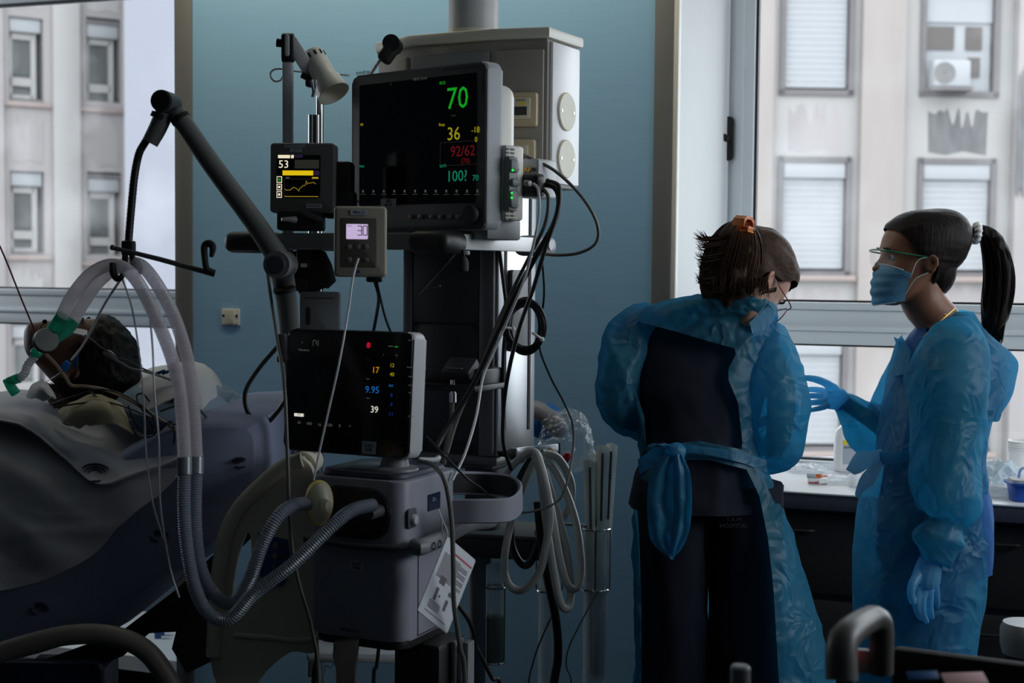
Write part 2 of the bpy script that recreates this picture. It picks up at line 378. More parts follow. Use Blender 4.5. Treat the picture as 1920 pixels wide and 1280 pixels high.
def far_window(M, w, h, root, style, sill=True):
    """M: bottom centre of the opening on the facade plane"""
    f = G(); t = .09
    for (cx, cz, a, b) in ((-w / 2 - t / 2 + .02, h / 2, t, h + .16), (w / 2 + t / 2 - .02, h / 2, t, h + .16), (0, h + t / 2 - .02, w + t, t), (0, -t / 2, w + .16, t)):
        f.box(M @ T(cx, -.02, cz), a, .14, b)
    fo = f.build('window', MT['wfrm'], root)
    G().box(M @ T(0, .2, h / 2), w + .1, .02, h + .3).build('back_panel', MT['shutd'], fo)
    s = G().box(M @ T(0, -.005, h - .15), w - .06, .12, .27, .02); s.build('shutter_box', MT['shut'], fo)
    if style == 'shut':
        s = G(); k = int((h - .3) / .1)
        for i in range(k): s.box(M @ T(0, .02, .05 + i * (h - .33) / k + .04), w - .08, .03, (h - .33) / k - .002, .003, 1)
        s.build('shutter', MT['shut'], fo)
    elif style == 'half':
        s = G().box(M @ T(0, .02, (h + 1.16) / 2), w - .08, .03, h - 1.16); s.build('shutter', MT['shut'], fo)
        G().box(M @ T(0, .05, .65), w - .1, .02, 1.3).build('pane_surround', MT['shut'], fo)
        for (cx, cz, a, b) in ((-.32, .90, .48, .38), (.26, .90, .27, .38), (.27, .42, .2, .32)):
            G().box(M @ T(cx, .03, cz), a, .04, b).build('pane', MT['dglass'], fo)
    else:
        G().box(M @ T(-.06, .1, h / 2 - .15), w - .2, .04, h - .36).build('shutter_panel', MT['shutd'], fo)
        s = G(); k = 17
        for i in range(k): s.box(M @ T(-.06, .065, .5 + i * (h - .95) / k) @ RX(-25), w - .3, .012, .05)
        s.build('louvre', MT['shutd'], fo)
        s = G(); s.box(M @ T(-w / 2 + .04, .06, h / 2 - .15), .1, .1, h - .3); s.box(M @ T(w / 2 - .16, .06, h / 2 - .15), .1, .1, h - .3); s.box(M @ T(-.06, .06, .33), w - .2, .1, .16); s.box(M @ T(-.06, .06, .04), w - .2, .1, .08); s.box(M @ T(-.06, .06, h - .36), w - .2, .1, .12); s.build('shutter_frame', MT['fac2'], fo)
    if sill: G().box(M @ T(0, -.08, -.12), w + .3, .22, .09, .01).build('window_sill', MT['sill'], fo)
    return fo
# right-hand building, seen square on
DB = 24.0; sB = DB / FP
MB = FRM(1660, 500, DB, 2)
rb = thing('apartment_building', 'weathered pale apartment block with closed white roller shutters, seen through the right window', 'building', MB.translation + V((0, 0, -11)))
def fx(px): return (px - 1660) * sB
def fz(py): return (503 - py) * sB
# wall built round the openings: columns of piers and spandrels
g = G(); cols = [(1461, 1584), (1724, 1857)]
xs = [1150, 1461, 1584, 1724, 1857, 2300]
for i in (0, 2, 4): g.box(MB @ T((fx(xs[i]) + fx(xs[i + 1])) / 2, .2, .5), fx(xs[i + 1]) - fx(xs[i]), .4, 23)
for (a, b) in cols:
    for k in range(-2, 4):
        top = 308 + 330 * (k + 1) if k < 3 else 1900; bot = 512 + 330 * k - (0 if True else 0)
        if k == -1: bot = 176
        g.box(MB @ T((fx(a) + fx(b)) / 2, .2, (fz(bot) + fz(top)) / 2), fx(b) - fx(a), .4, fz(bot) - fz(top))
g.build('facade', MT['fac2'], rb)
G().box(MB @ T(fx(1645), -.05, .5), fx(1686) - fx(1604), .2, 23, .02).build('pilaster', MT['pil'], rb)
G().box(MB @ T(fx(1422), -.05, .5), fx(1441) - fx(1403), .2, 23, .02).build('pilaster', MT['pil'], rb)
G().box(MB @ T(fx(2040), -.1, .5), fx(2190) - fx(1893), .3, 23, .02).build('pilaster', MT['fac'], rb)
for ci, (a, b) in enumerate(cols):
    for k in range(-2, 3):
        bot = 512 + 330 * k; top = 308 + 330 * k
        if k == -1: bot = 176; top = -40
        w = fx(b) - fx(a); hh = fz(top) - fz(bot)
        far_window(MB @ T((fx(a) + fx(b)) / 2, .04, fz(bot)), w, hh, rb, 'half' if (ci == 1 and k == -1) else 'shut', sill=k != -1)
        ragged(MB @ T((fx(a) + fx(b)) / 2, 0, fz(bot + (70 if k == -1 else 65))), w * .82, .85, 13, ci * 7 + k, -.006 if ci else -.001).build('grime_patch', MT['grime'] if (ci == 1 and k == -1) else MT['fac'], rb)
ragged(MB @ T(fx(1899), -.26, fz(250)), .14, 2.2, 9, 3).build('grime_patch', MT['grime'], rb)
Ma = MB @ T(fx(1764), -.22, fz(147))
ac = thing('air_conditioner', 'white outdoor air conditioner unit on the window ledge of the apartment block', 'air conditioner', Ma.translation - V((0, 0, .22)))
G().box(Ma, .62, .3, .44, .03).build('casing', MT['shut'], ac)
g = G()
for i in range(5): g.lathe(Ma @ T(-.13, -.155, 0) @ RX(90), [(.03 + i * .035, -.006), (.03 + i * .035, .006), (.045 + i * .035, .006), (.045 + i * .035, -.006)], 20)
g.build('fan_grille', MT['guard'], ac); G().lathe(Ma @ T(-.13, -.148, 0) @ RX(90), [(.0, -.003), (.18, -.003), (.18, .003), (0, .003)], 24).build('fan_opening', MT['wfrm'], ac)
G().box(Ma @ T(0, .1, -.25), .7, .5, .06).build('bracket', MT['wfrm'], ac)
# left-hand building, its front running away to the right
DL = 29.0; ML = FRM(250, 490, DL, 32); sL = DL / FP
lb = thing('apartment_building', 'grimy grey apartment block with narrow louvred windows, seen through the left window', 'building', ML.translation + V((0, 0, -11)))
def lx(px):    # local x on the slanted facade under a picture column
    a = (px - 960) / FP; o = ML.translation - EYE; ox, oy = o.dot(RT), o.dot(FW); c, s_ = math.cos(R_(32)), math.sin(R_(32))
    return (a * oy - ox) / (c - a * s_)
def lz(px, py):
    x = lx(px); d = DL + x * math.sin(R_(32)); return (491 - py) * d / FP
colsL = [(20, 84), (164, 228), (-125, -60)]
g = G(); xs = [-420, -125, -60, 20, 84, 164, 228, 250]
for i in (0, 2, 4, 6): g.box(ML @ T((lx(xs[i]) + lx(xs[i + 1])) / 2, .3, .5), lx(xs[i + 1]) - lx(xs[i]), .6, 23)
for (a, b) in colsL:
    c = (a + b) / 2
    for k in range(-2, 4):
        bot = lz(c, 195 + 285 * k); top = lz(c, 325 + 285 * k)
        g.box(ML @ T((lx(a) + lx(b)) / 2, .3, (bot + top) / 2), lx(b) - lx(a), .6, bot - top)
g.build('facade', MT['fac'], lb)
for (a, b) in ((100, 150), (234, 247), (-40, 8)): G().box(ML @ T((lx(a) + lx(b)) / 2, -.04, .5), lx(b) - lx(a), .2, 23, .02).build('pilaster', MT['fac2'] if a > 0 else MT['fac'], lb)
for (a, b) in colsL:
    c = (a + b) / 2
    for k in range(-1, 3):
        dz = 10 if a > 100 else 0
        bot = lz(c, 190 + 285 * k + dz); top = lz(c, 40 + 285 * k + dz); w = lx(b) - lx(a)
        far_window(ML @ T((lx(a) + lx(b)) / 2, .12, bot), w, top - bot, lb, 'louvre')
        ragged(ML @ T((lx(a) + lx(b)) / 2, 0, bot - .75), w * .9, 1.0, 9, k + int(a), -.01).build('grime_patch', MT['fac2'] if k else MT['fac'], lb)
G().box(FRM(412, 490, 27.2) @ T(0, 2, .5), 3.62, 4, 23).build('plain_wing', MT['fac3'], lb)
# ---------------------------------------------------------------- ceiling pendant
YAWP = -28
A = FRM(1027, 60, 3.35, YAWP)               # front right corner of the head box, at its top
pd = thing('ceiling_pendant', 'tall cream medical supply pendant hanging from a ceiling pipe before the blue wall', 'ceiling pendant', V((A.translation.x, A.translation.y, 1.0)))
MT['pfront'] = mat('shaded_cream_plastic', lin(150, 147, 140), .5); MT['boxc'] = mat('cream_grey_plastic', lin(160, 155, 140), .45)  # pendant front: cream darkened, its shade put into the colour
zt = 0.0; zb = A.translation.z - P(1085, 357, 3.5).z
front = [(0, 0), (-.13, -.028), (-.36, -.03), (-.49, .03), (-.51, .06), (-.51, .17), (0, .17)]
def _plan(M, pl, z0, z1, g, r=.006):         # plan outline (x, y) raised between z0 and z1
    return g.prism(M @ RX(90), [(x, -y) for x, y in pl], z0, z1, r)
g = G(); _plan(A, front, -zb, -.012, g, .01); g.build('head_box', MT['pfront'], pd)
g = G(); _plan(A, [(.008, -.008), (-.13, -.038), (-.36, -.04), (-.5, .025), (-.52, .06), (-.52, .18), (.008, .18)], -.014, .012, g, .006); g.build('top_plate', MT['offw'], pd)
# front panels, proud with joints between
for i, ((xa, ya), (xb, yb_)) in enumerate(((front[1], front[0]), (front[2], front[1]), (front[3], front[2]))):
    d = V((xb - xa, yb_ - ya, 0)); L = d.length; d.normalize(); nrm = V((d.y, -d.x, 0))
    mid = V(((xa + xb) / 2, (ya + yb_) / 2, -zb / 2 - .01))
    Mp = A @ basis(d, -nrm, UP, mid + nrm * .004)
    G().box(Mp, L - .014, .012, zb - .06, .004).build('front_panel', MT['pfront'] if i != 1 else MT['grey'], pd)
# right face: panel whitened, window light put into its colour, and two round blanking plates
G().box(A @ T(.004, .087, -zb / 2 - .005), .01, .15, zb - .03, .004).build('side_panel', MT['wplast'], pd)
for py in (209, 297):
    q = A @ T(.011, .083, (P(1056, py, 3.42).z - A.translation.z)) @ RY(90)
    c = G().lathe(q, [(.0, -.002), (.046, -.002), (.046, .002), (.044, .004), (0, .004)], 40).build('blanking_plate', MT['cream'], pd)
    s = G()
    for sy in (-1, 1): s.lathe(q @ T(0, sy * .033, .004), [(.004, 0), (.004, .001), (0, .001)], 10)
    s.build('screw', MT['steel'], c)
# wall sockets on the right facet
dfa = V((.13, .028, 0)).normalized(); nfa = V((dfa.y, -dfa.x, 0))
for i, (px, py) in enumerate(((979, 207), (975, 294))):
    t = .58 if i == 0 else .55
    mid = V((-.13 + .13 * t, -.028 + .028 * t, P(px, py, 3.37).z - A.translation.z)) + nfa * .016
    q = A @ basis(dfa, -nfa, UP, mid)
    so = G().prism(q, rrect(.075, .08, .006), -.012, .012, .003).build('socket', MT['beige'], pd)
    G().prism(q, rrect(.046, .05, .003, cz=.002), -.016, -.01, .002).build('socket_insert', MT['cream'], so)
    G().box(q @ T(0, -.0165, -.004), .03, .004, .02).build('socket_port', MT['black'], so)
    G().text(q @ T(0, -.0166, .021), 'DADOS', .007).build('lettering', MT['ink'], so)
    if i == 0: G().box(q @ T(.004, -.017, .013), .012, .003, .007).build('port_flag', MT['yel'], so)
# ceiling pipe
pc = A @ V((-.2, .08, 0)); p2 = V((pc.x, pc.y, CEIL))
q0 = P(888, 50, 3.5)
g = G(); g.cyl(V((q0.x, q0.y, A.translation.z)), V((q0.x, q0.y, CEIL - .001)), .0615, seg=36); g.build('ceiling_pipe', MT['lgrey'], pd)
g = G(); g.cyl(V((q0.x, q0.y, A.translation.z + .01)), V((q0.x, q0.y, A.translation.z + .024)), .066, seg=36); g.build('pipe_collar', MT['offw'], pd)
# lower column
B = FRM(930, 465, 3.42, YAWP); zc = B.translation.z; zlow = P(930, 862, 3.42).z - zc; zup = A.translation.z - zb - zc + .02
g = G(); _plan(B, [(0, 0), (-.255, 0), (-.255, .2), (0, .2)], zlow, zup, g, .006); g.build('column', MT['dgrey'], pd)
g = G(); g.box(B @ T(-.02, -.004, (zlow + zup) / 2), .04, .012, zup - zlow - .01, .003); g.box(B @ T(-.245, -.004, (zlow + zup) / 2), .025, .012, zup - zlow - .01, .003); g.build('column_edge', MT['grey'], pd)
for (za, zb_) in ((zup - .005, P(850, 606, 3.5).z - zc + .002), (P(850, 606, 3.5).z - zc - .002, zlow + .035)):
    G().box(B @ T(-.136, -.002, (za + zb_) / 2), .188, .01, za - zb_, .002).build('column_panel', MT['dgrey'], pd)
sp = G(); sp.box(B @ T(.003, .1, (zlow + zup) / 2), .008, .196, zup - zlow - .02, .003); sp.build('side_face', MT['steel'], pd)
g = G(); g.box(B @ T(.0075, .036, (zlow + zup) / 2 + .02), .002, .012, zup - zlow - .09); g.box(B @ T(.0075, .165, (zlow + zup) / 2 + .02), .002, .012, zup - zlow - .07); g.build('side_slot', MT['blackm'], pd)
g = G(); g.prism(B @ T(.013, .092, P(968, 582, 3.5).z - zc) @ RZ(90), rrect(.085, .2, .012), -.006, .006, .002); g.build('side_plate', MT['grey'], pd)
g = G(); _plan(B, [(.01, -.006), (-.262, -.006), (-.262, .21), (.01, .21)], zlow - .02, zlow + .005, g, .01); _plan(B, [(-.01, .01), (-.24, .01), (-.24, .19), (-.01, .19)], zlow - .035, zlow - .015, g, .01); g.build('bottom_cap', MT['grey'], pd)
for x in (-.2, -.14, -.06): G().lathe(B @ T(x, -.007, zlow + .015) @ RX(90), [(.006, 0), (.006, .004), (0, .004)], 10).build('screw', MT['blackm'], pd)
q1 = P(906, 870, 3.5); g = G(); g.cyl(V((q1.x, q1.y, B.translation.z + zlow - .03)), V((q1.x, q1.y, P(906, 990, 3.5).z)), .045, seg=28); g.build('stub_pipe', MT['dgrey'], pd)
# gas outlet block on the column front, hose connector under it
Mo = FRM(842, 700, 3.33, YAWP)
ob = G(); ob.box(Mo @ T(0, .06, -.01), .17, .1, .045, .006); ob.box(Mo @ T(0, .03, -.03), .19, .15, .015, .004); ob.build('outlet_block', MT['black'], pd)
ob = G(); ob.prism(Mo @ T(.025, .01, .012) @ RX(-55), rrect(.075, .055, .006), -.012, .012, .003); ob.build('outlet_cover', MT['dgrey'], pd)
ob = G()
for i in range(3): ob.box(Mo @ T(.02, -.012, .002 + i * .006), .045, .003, .002)
ob.build('outlet_slot', MT['lgrey'], pd)
ob = G().box(Mo @ T(-.075, -.02, .012), .045, .006, .012, .002); ob.build('outlet_tag', MT['lab'], pd)
# shelf
S = FRM(830, 452, 2.95, YAWP)
SW, SD = .548, .5
sh = thing('pendant_shelf', 'grey equipment shelf with rounded black corner caps on the pendant column, under the large monitor', 'shelf', S.translation - V((0, 0, .02)))
g = G(); g.box(S @ T(-SW / 2, SD / 2 + .01, .008), SW - .02, SD - .03, .02, .004); g.build('tray', MT['dgrey'], sh)
g = G(); g.box(S @ T(-SW / 2, .006, 0), SW - .1, .02, .036, .004); g.build('front_rail', MT['grey'], sh)
g = G(); g.box(S @ T(-.004, SD / 2 + .02, 0), .02, SD - .12, .034, .004); g.build('side_rail', MT['wplast'], sh)  # whiter than the other rails: window light put into the colour
g = G(); g.box(S @ T(-SW + .004, SD / 2 + .02, 0), .02, SD - .06, .034, .004); g.build('side_rail', MT['grey'], sh)
for (x, y, w, d, m) in ((-.03, .03, .1, .1, 'black'), (-SW + .03, .04, .1, .12, 'black'), (-.02, SD - .04, .07, .11, 'grey')):
    c = G().box(S @ T(x, y, -.002), w, d, .048, .02, 4); c.build('corner_cap', MT[m], sh)
b_ = G().lathe(S @ T(.016, SD - .03, 0) @ RY(90), [(.012, 0), (.012, .002), (0, .002)], 20); b_.build('rail_bolt', MT['lgrey'], sh)
k = G(); kp = P(868, 468, 2.98); k.cyl(kp, kp + V((0, 0, -.02)), .004, seg=10); k.lathe(T(kp.x, kp.y, kp.z - .048), [(.006, 0), (.012, .004), (.0125, .02), (.009, .03), (.005, .034)], 12); k.build('clamp_knob', MT['blackm'], sh)
k = G().box(FRM(876, 474, 2.97) @ T(0, 0, 0), .01, .012, .009, .002); k.build('clamp_tip', MT['wplast'], sh)
g = G(); g.cyl(P(852, 476, 3.0), P(786, 550, 3.0), .0035, .003, 8); g.cyl(P(795, 543, 3.0), P(824, 536, 3.0), .002, seg=8); g.ball(Mx.Translation(P(824, 536, 3.0)), .003, .003, .003, 8); g.ball(Mx.Translation(P(786, 550, 3.0)), .003, .003, .003, 8)
tag(g.build('support_rod', MT['dgrey']), 'thin dark metal rod with a small cross bar slanting down from the shelf corner', 'rod')

# ---------------------------------------------------------------- large patient monitor
MW, MH = .418, .356
M = FRM(912, 432, 3.0, -41) @ T(-MW / 2, 0, MH / 2)     # centre of the bezel front
mo = thing('patient_monitor', 'large grey patient monitor showing green 70 and yellow 36 on a black screen', 'monitor', M @ V((0, .05, -MH / 2)))
g = G(); g.prism(M, rrect(MW, MH, .018, 5), 0, .048, .007, 3); g.build('bezel', mat('monitor_bezel_grey', lin(162, 165, 170), .45), mo)  # paler than the front frame: window light on its side put into the colour
g = G(); g.prism(M, rrect(MW * .987, MH * .982, .016, 5), -.002, .004, .0015); MT['mfront'] = mat('monitor_front_grey', lin(96, 96, 94), .5); g.build('front_frame', MT['mfront'], mo)
sc = G().prism(M @ T(0, -.0024, .018), rrect(.360, .273, .004, 2), -.001, .002).build('screen', MT['scr'], mo)
def dec(Ms, u, v, body, size, m, parent, name='readout', align='CENTER'):
    return G().text(Ms @ T(u, -.0042, v), body, size, .0002, align).build(name, m, parent)
MT['gr'] = glow('green_readout', (20, 190, 40), .55); MT['ye'] = glow('yellow_readout', (205, 195, 30), .42); MT['rd'] = glow('red_readout', (170, 30, 40), .22); MT['tq'] = glow('teal_readout', (25, 170, 130), .38)
MT['dimw'] = glow('dim_white_readout', (150, 155, 150), .16); MT['dimr'] = glow('dim_box_line', (70, 50, 50), .25); MT['whr'] = glow('white_readout', (235, 232, 220), .8)
def su(px, py):   # picture point on the monitor front -> local u, v
    r = ray(px, py); n = (M.to_3x3() @ V((0, -1, 0))); o = M.translation; t = (o - EYE).dot(n) / r.dot(n); q = M.inverted() @ (EYE + r * t); return q.x, q.z
for (px, py, s_, sz, m) in ((860, 186, '70', .066, 'gr'), (853, 252, '36', .040, 'ye'), (894, 244, '-18', .018, 'ye'), (895, 262, '0', .016, 'ye'), (870, 284, '92/62', .032, 'rd'), (875, 302, '(70)', .016, 'rd'),
                            (859, 331, '100?', .034, 'tq'), (894, 334, '70', .018, 'tq'), (832, 156, 'ECG', .009, 'gr'), (831, 234, 'Resp', .009, 'ye'), (833, 311, 'SpO2', .009, 'tq'), (853, 216, '--.-', .012, 'dimw'),
                            (681, 234, 'RR', .008, 'ye'), (681, 312, 'Pleth', .008, 'tq'), (735, 158, 'v', .008, 'dimw'), (790, 148, 'ADU 13:14', .009, 'dimw')):
    u, v = su(px, py); dec(M, u, v, s_, sz, MT[m], sc)
u0, v0 = su(828, 268); u1, v1 = su(906, 307); g = G()
for (a, b, c, d) in ((u0, u1, v0, v0), (u0, u1, v1, v1), (u0, u0, v1, v0)): g.box(M @ T((a + b) / 2, -.004, (c + d) / 2), abs(b - a) + .001, .0006, abs(d - c) + .001)
g.build('readout_frame', MT['dimr'], sc)
g = G()
for i in range(12):
    u, v = su(683 + i * 19.5, 361); g.box(M @ T(u, -.004, v - .004), .016, .0006, .0008); g.box(M @ T(u, -.004, v + .003), .005, .0006, .006)
g.build('soft_key', MT['dimw'], sc)
dec(M @ T(0, .0016, 0), *su(682, 136), 'mindray', .014, MT['ink'], mo, 'lettering'); dec(M @ T(0, .0016, 0), *su(680, 377), 'Benevision', .010, MT['ink'], mo, 'lettering')
uu, vv = su(736, 384); lb_ = G().box(M @ T(uu - .01, -.003, vv + .004), .05, .001, .02).build('asset_label', MT['lab'], mo); dec(M @ T(0, .0005, 0), uu - .01, vv + .004, 'SMI\nMN 24', .008, MT['ink'], lb_, 'lettering')
for i, px in enumerate((774, 791, 812, 829, 846, 862)):
    u, v = su(px, 406); G().prism(M @ T(u, -.004, v), rrect(.016, .010, .004), -.002, .003, .001).build('button', mat('amber_button', lin(150, 105, 70), .5) if i == 0 else MT['grey'], mo)
u, v = su(888, 402); g = G().lathe(M @ T(u, -.002, v) @ RX(90), [(.021, 0), (.021, .012), (.018, .015), (0, .015)], 28); g.build('dial', MT['dgrey'], mo)
g = G(); g.prism(M @ T(.15, .002, .158), [(-.07, .013), (.045, .013), (.052, .006), (.052, -.05), (.044, -.055), (.044, .002), (.04, .006), (-.07, .006)], -.004, .01, .001); g.build('alarm_light', MT['dgrey'], mo)
# rear housing with vents, module rack and foot
g = G(); g.box(M @ T(-.01, .095, -.005), MW - .05, .1, MH - .06, .03, 3); g.build('rear_housing', MT['offw'], mo)
g = G()
for i in range(16): g.box(M @ T(MW / 2 - .036, .07, .085 - i * .0105), .003, .028, .0045)
g.build('vent_slot', MT['black'], mo)
g = G(); g.box(M @ T(MW / 2 - .014, .078, -.075), .05, .06, .16, .006); g.build('module_rack', MT['offw'], mo)
g = G()
for z in (-.004, -.012, -.02, -.137, -.145, -.153):
    for y in (.052, .068): g.box(M @ T(MW / 2 + .0115, y, z), .002, .011, .004)
g.build('vent_slot', MT['black'], mo)
mm = G(); mm.box(M @ T(MW / 2 + .012, .062, -.078), .02, .03, .115, .004); mm.box(M @ T(MW / 2 + .02, .06, -.04), .02, .03, .03, .008); mm.box(M @ T(MW / 2 + .02, .062, -.11), .018, .03, .04, .008); mm.box(M @ T(MW / 2 + .018, .062, -.075), .025, .026, .018, .006); mm.build('gas_module', MT['grey'], mo)
g = G(); led = MT['led'] = glow('green_lamp', (30, 230, 70), 1.4)
for (y, z) in ((.048, -.05), (.046, -.098), (.046, -.108)): g.ball(M @ T(MW / 2 + .03, y, z), .0025, .0025, .0025, 8)
g.build('indicator_light', led, mo)
Mp = FRM(992, 330, 3.1, -35)
pm = G(); pm.prism(Mp @ T(0, 0, -.005), rrect(.05, .085, .006), 0, .07, .003); pm.build('parameter_module', MT['lgrey'], mo)
g = G()
for x in (-.011, .0): g.lathe(Mp @ T(x, -.001, .014) @ RX(90), [(.0055, 0), (.0055, .003), (.003, .003), (.003, .001), (0, .001)], 14)
g.build('module_port', MT['brass'], mo)
G().lathe(Mp @ T(.013, -.001, .014) @ RX(90), [(.004, 0), (.004, .002), (0, .002)], 12).build('module_port', MT['black'], mo)
g = G(); g.box(Mp @ T(.018, -.02, -.022), .06, .035, .05, .01, 3); g.box(Mp @ T(-.012, -.012, -.02), .03, .02, .03, .004); g.build('cable_plug', MT['black'], mo)
g = G(); g.tube([P(984, 343, 3.0), P(994, 344, 2.99)], .006, 10, 3); g.build('luer_plug', MT['lgrey'], mo)
g = G(); g.box(M @ T(-.02, .075, -MH / 2 - .004), MW - .1, .1, .03, .01); g.box(M @ T(MW / 2 - .08, .07, -MH / 2 + .004), .14, .11, .045, .006); g.build('foot', MT['grey'], mo)

# ---------------------------------------------------------------- small monitor reading 53
N = FRM(566, 333, 3.12, -4, -2)
nm = thing('sedation_monitor', 'small grey monitor with a white 53, a yellow bar and a yellow trend line', 'monitor', N @ V((0, .02, -.078)))
NW, NH = .143, .153
g = G(); g.prism(N, rrect(NW, NH, .008), 0, .045, .004, 2); g.build('casing', MT['grey'], nm)
g = G(); g.prism(N, rrect(NW * .97, NH * .96, .007), -.002, .004, .001); g.build('front_frame', MT['mfront'], nm)
def nu(px, py): return (px - 566) / FP * 3.12, (333 - py) / FP * 3.12
u, v = nu(560, 331); ns = G().prism(N @ T(u, -.0025, v), rrect(.097, .094, .003, 2), -.001, .002).build('screen', MT['scr'], nm)
MT['cr'] = glow('cream_readout', (245, 235, 205), .9); MT['yb'] = glow('yellow_bar_readout', (235, 200, 20), .85); MT['yl'] = glow('yellow_trend', (210, 180, 50), .6); MT['pur'] = glow('violet_bar_readout', (60, 40, 80), .4); MT['gyr'] = glow('dim_grid_readout', (60, 60, 55), .4)
dec(N, *nu(532, 309), '53', .024, MT['cr'], ns)
def nbox(x0, y0, x1, y1, m, name='readout_bar', dy=-.0038):
    a, b = nu(x0, y0); c, d = nu(x1, y1); return G().box(N @ T((a + c) / 2, dy, (b + d) / 2), abs(c - a), .0006, abs(b - d)).build(name, MT[m], ns)
nbox(521, 291, 544, 297, 'cr'); nbox(546, 291, 551, 297, 'cr'); nbox(553, 291, 568, 296, 'pur'); nbox(530, 320, 588, 329, 'yb'); nbox(589, 320, 600, 329, 'pur'); nbox(586, 332, 598, 335, 'yl'); nbox(536, 332, 543, 335, 'dimw')
nbox(534, 368, 598, 369, 'yl'); nbox(533, 336, 533.6, 369, 'gyr'); nbox(533, 335.4, 598, 336, 'gyr'); nbox(553, 300, 599, 316, 'gyr'); nbox(554, 301, 598, 315, 'pur', dy=-.0036)
for i, py in enumerate((337, 351, 365)):
    nbox(519, py - 6, 529, py + 6, 'cr'); nbox(520.3, py - 4.7, 527.7, py + 4.7, 'ink', dy=-.0042); u, v = nu(524, py)
    G().prism(N @ T(u, -.0046, v), ell(.005, .006, 10) if i == 0 else rrect(.005, .005, .001), -.0003, .0003).build('icon', MT['gr'] if i == 0 else MT['cr'], ns)
tr = []; rnd = random.Random(4)
for i in range(34):
    x = 534 + i * 1.8; y = 355 + 3 * math.sin(i * .5) if i < 16 else (352 - (i - 16) * .9 if i < 26 else 343)
    if i == 23: y = 337
    u, v = nu(x, y + rnd.uniform(-1.6, 1.6)); tr.append(N @ V((u, -.0042, v)))
G().tube(tr, .0005, 5, 1).build('trend_line', MT['yl'], ns)
for (px, py, w, h_, tx, sz) in ((552, 273, .045, .009, 'SMI 4 ALA A', .0075), (555, 282, .026, .008, '12114', .0065), (590, 386, .035, .009, 'UHDM4LA', .007)):
    u, v = nu(px, py); l_ = G().box(N @ T(u, -.003, v), w, .001, h_).build('sticker', MT['lab'], nm); dec(N @ T(0, .0004, 0), u, v, tx, sz, MT['ink'], l_, 'lettering')
g = G(); g.box(N @ T(.085, .05, .0), .04, .05, .08, .008); g.box(N @ T(.075, .05, -.055), .07, .05, .06, .006); g.build('mounting_bracket', MT['black'], nm)
g = G(); g.box(N @ T(-.005, .02, -.095), .1, .05, .04, .005); g.box(N @ T(-.0, .025, -.075), .06, .04, .03, .004); g.build('base', MT['black'], nm)
g = G(); g.tube([P(528, 411, 3.08), P(545, 411, 3.09), P(553, 412, 3.1)], [.004, .006, .008], 10, 4); g.build('plug', MT['grey'], nm)
g = G(); g.prism(N @ T(.025, -.01, -.085) @ RY(20), rrect(.05, .012, .005), -.004, .004, .002); g.build('module', MT['dgrey'], nm)

# ---------------------------------------------------------------- humidifier box reading 30
H = FRM(676, 453, 2.84, 7)
hu = thing('humidifier_controller', 'cream box with a lit violet display reading 30 hanging on the shelf rail', 'controller', H @ V((0, 0, -.075)))
g = G(); g.prism(H, rrect(.105, .141, .008), 0, .05, .006, 3); g.build('casing', MT['boxc'], hu)
g = G(); g.prism(H @ T(-.003, -.001, -.002), rrect(.07, .098, .003), -.001, .003, .001); g.build('front_plate', mat('taupe_plastic', lin(92, 89, 80), .45), hu)
MT['lcd'] = glow('violet_display', (205, 185, 225), .85); MT['lcdk'] = mat('display_digits', lin(80, 45, 110), .5)
hs = G().prism(H @ T(-.007, -.003, .020), rrect(.043, .030, .002), -.0005, .001).build('display', MT['lcd'], hu)
for x in (.0, .011): # seven-segment 3 and 0
    g = G(); segs = 'abgcd' if x == 0 else 'abcdef'
    for s_ in segs:
        px_, pz_, w_, h_ = dict(a=(0, .009, .008, .0016), g=(0, 0, .008, .0016), d=(0, -.009, .008, .0016), b=(.004, .0045, .0016, .009), c=(.004, -.0045, .0016, .009), f=(-.004, .0045, .0016, .009), e=(-.004, -.0045, .0016, .009))[s_]
        g.box(H @ T(x - .002 + px_, -.0038, .022 + pz_), w_, .0004, h_)
    g.build('digit', MT['lcdk'], hs)
dec(H @ T(0, .0004, 0), -.022, .031, 'INV', .005, MT['lcdk'], hs)
u = G().prism(H @ T(-.003, -.002, .058), rrect(.034, .010, .002), -.0006, .001).build('sticker', MT['lab'], hu); dec(H @ T(-.003, .0014, .058), 0, 0, 'MH-21', .009, MT['ink'], u, 'lettering')
for (x, z, t_) in ((-.022, -.010, '-'), (-.005, -.010, '+'), (.012, -.010, ' '), (-.022, -.036, 'o'), (.012, -.036, '|')):
    b_ = G().prism(H @ T(x, -.003, z), rrect(.009, .009, .003), -.0008, .001, .0003).build('button', MT['grey'], hu)
    if t_.strip(): dec(H @ T(0, .0002, 0), x, z, t_, .008, MT['ink'], b_, 'lettering')
G().lathe(H @ T(-.004, -.002, -.06) @ RX(90), [(.004, 0), (.004, .001), (0, .001)], 12).build('emblem', MT['tq'] if False else MT['bluep'], hu)
g = G(); g.box(H @ T(.028, .03, -.075), .034, .03, .012, .005); g.build('plug', MT['black'], hu)
g = G(); g.box(H @ T(0, .07, .035), .06, .05, .05, .006); g.build('rail_clamp', MT['dgrey'], hu)

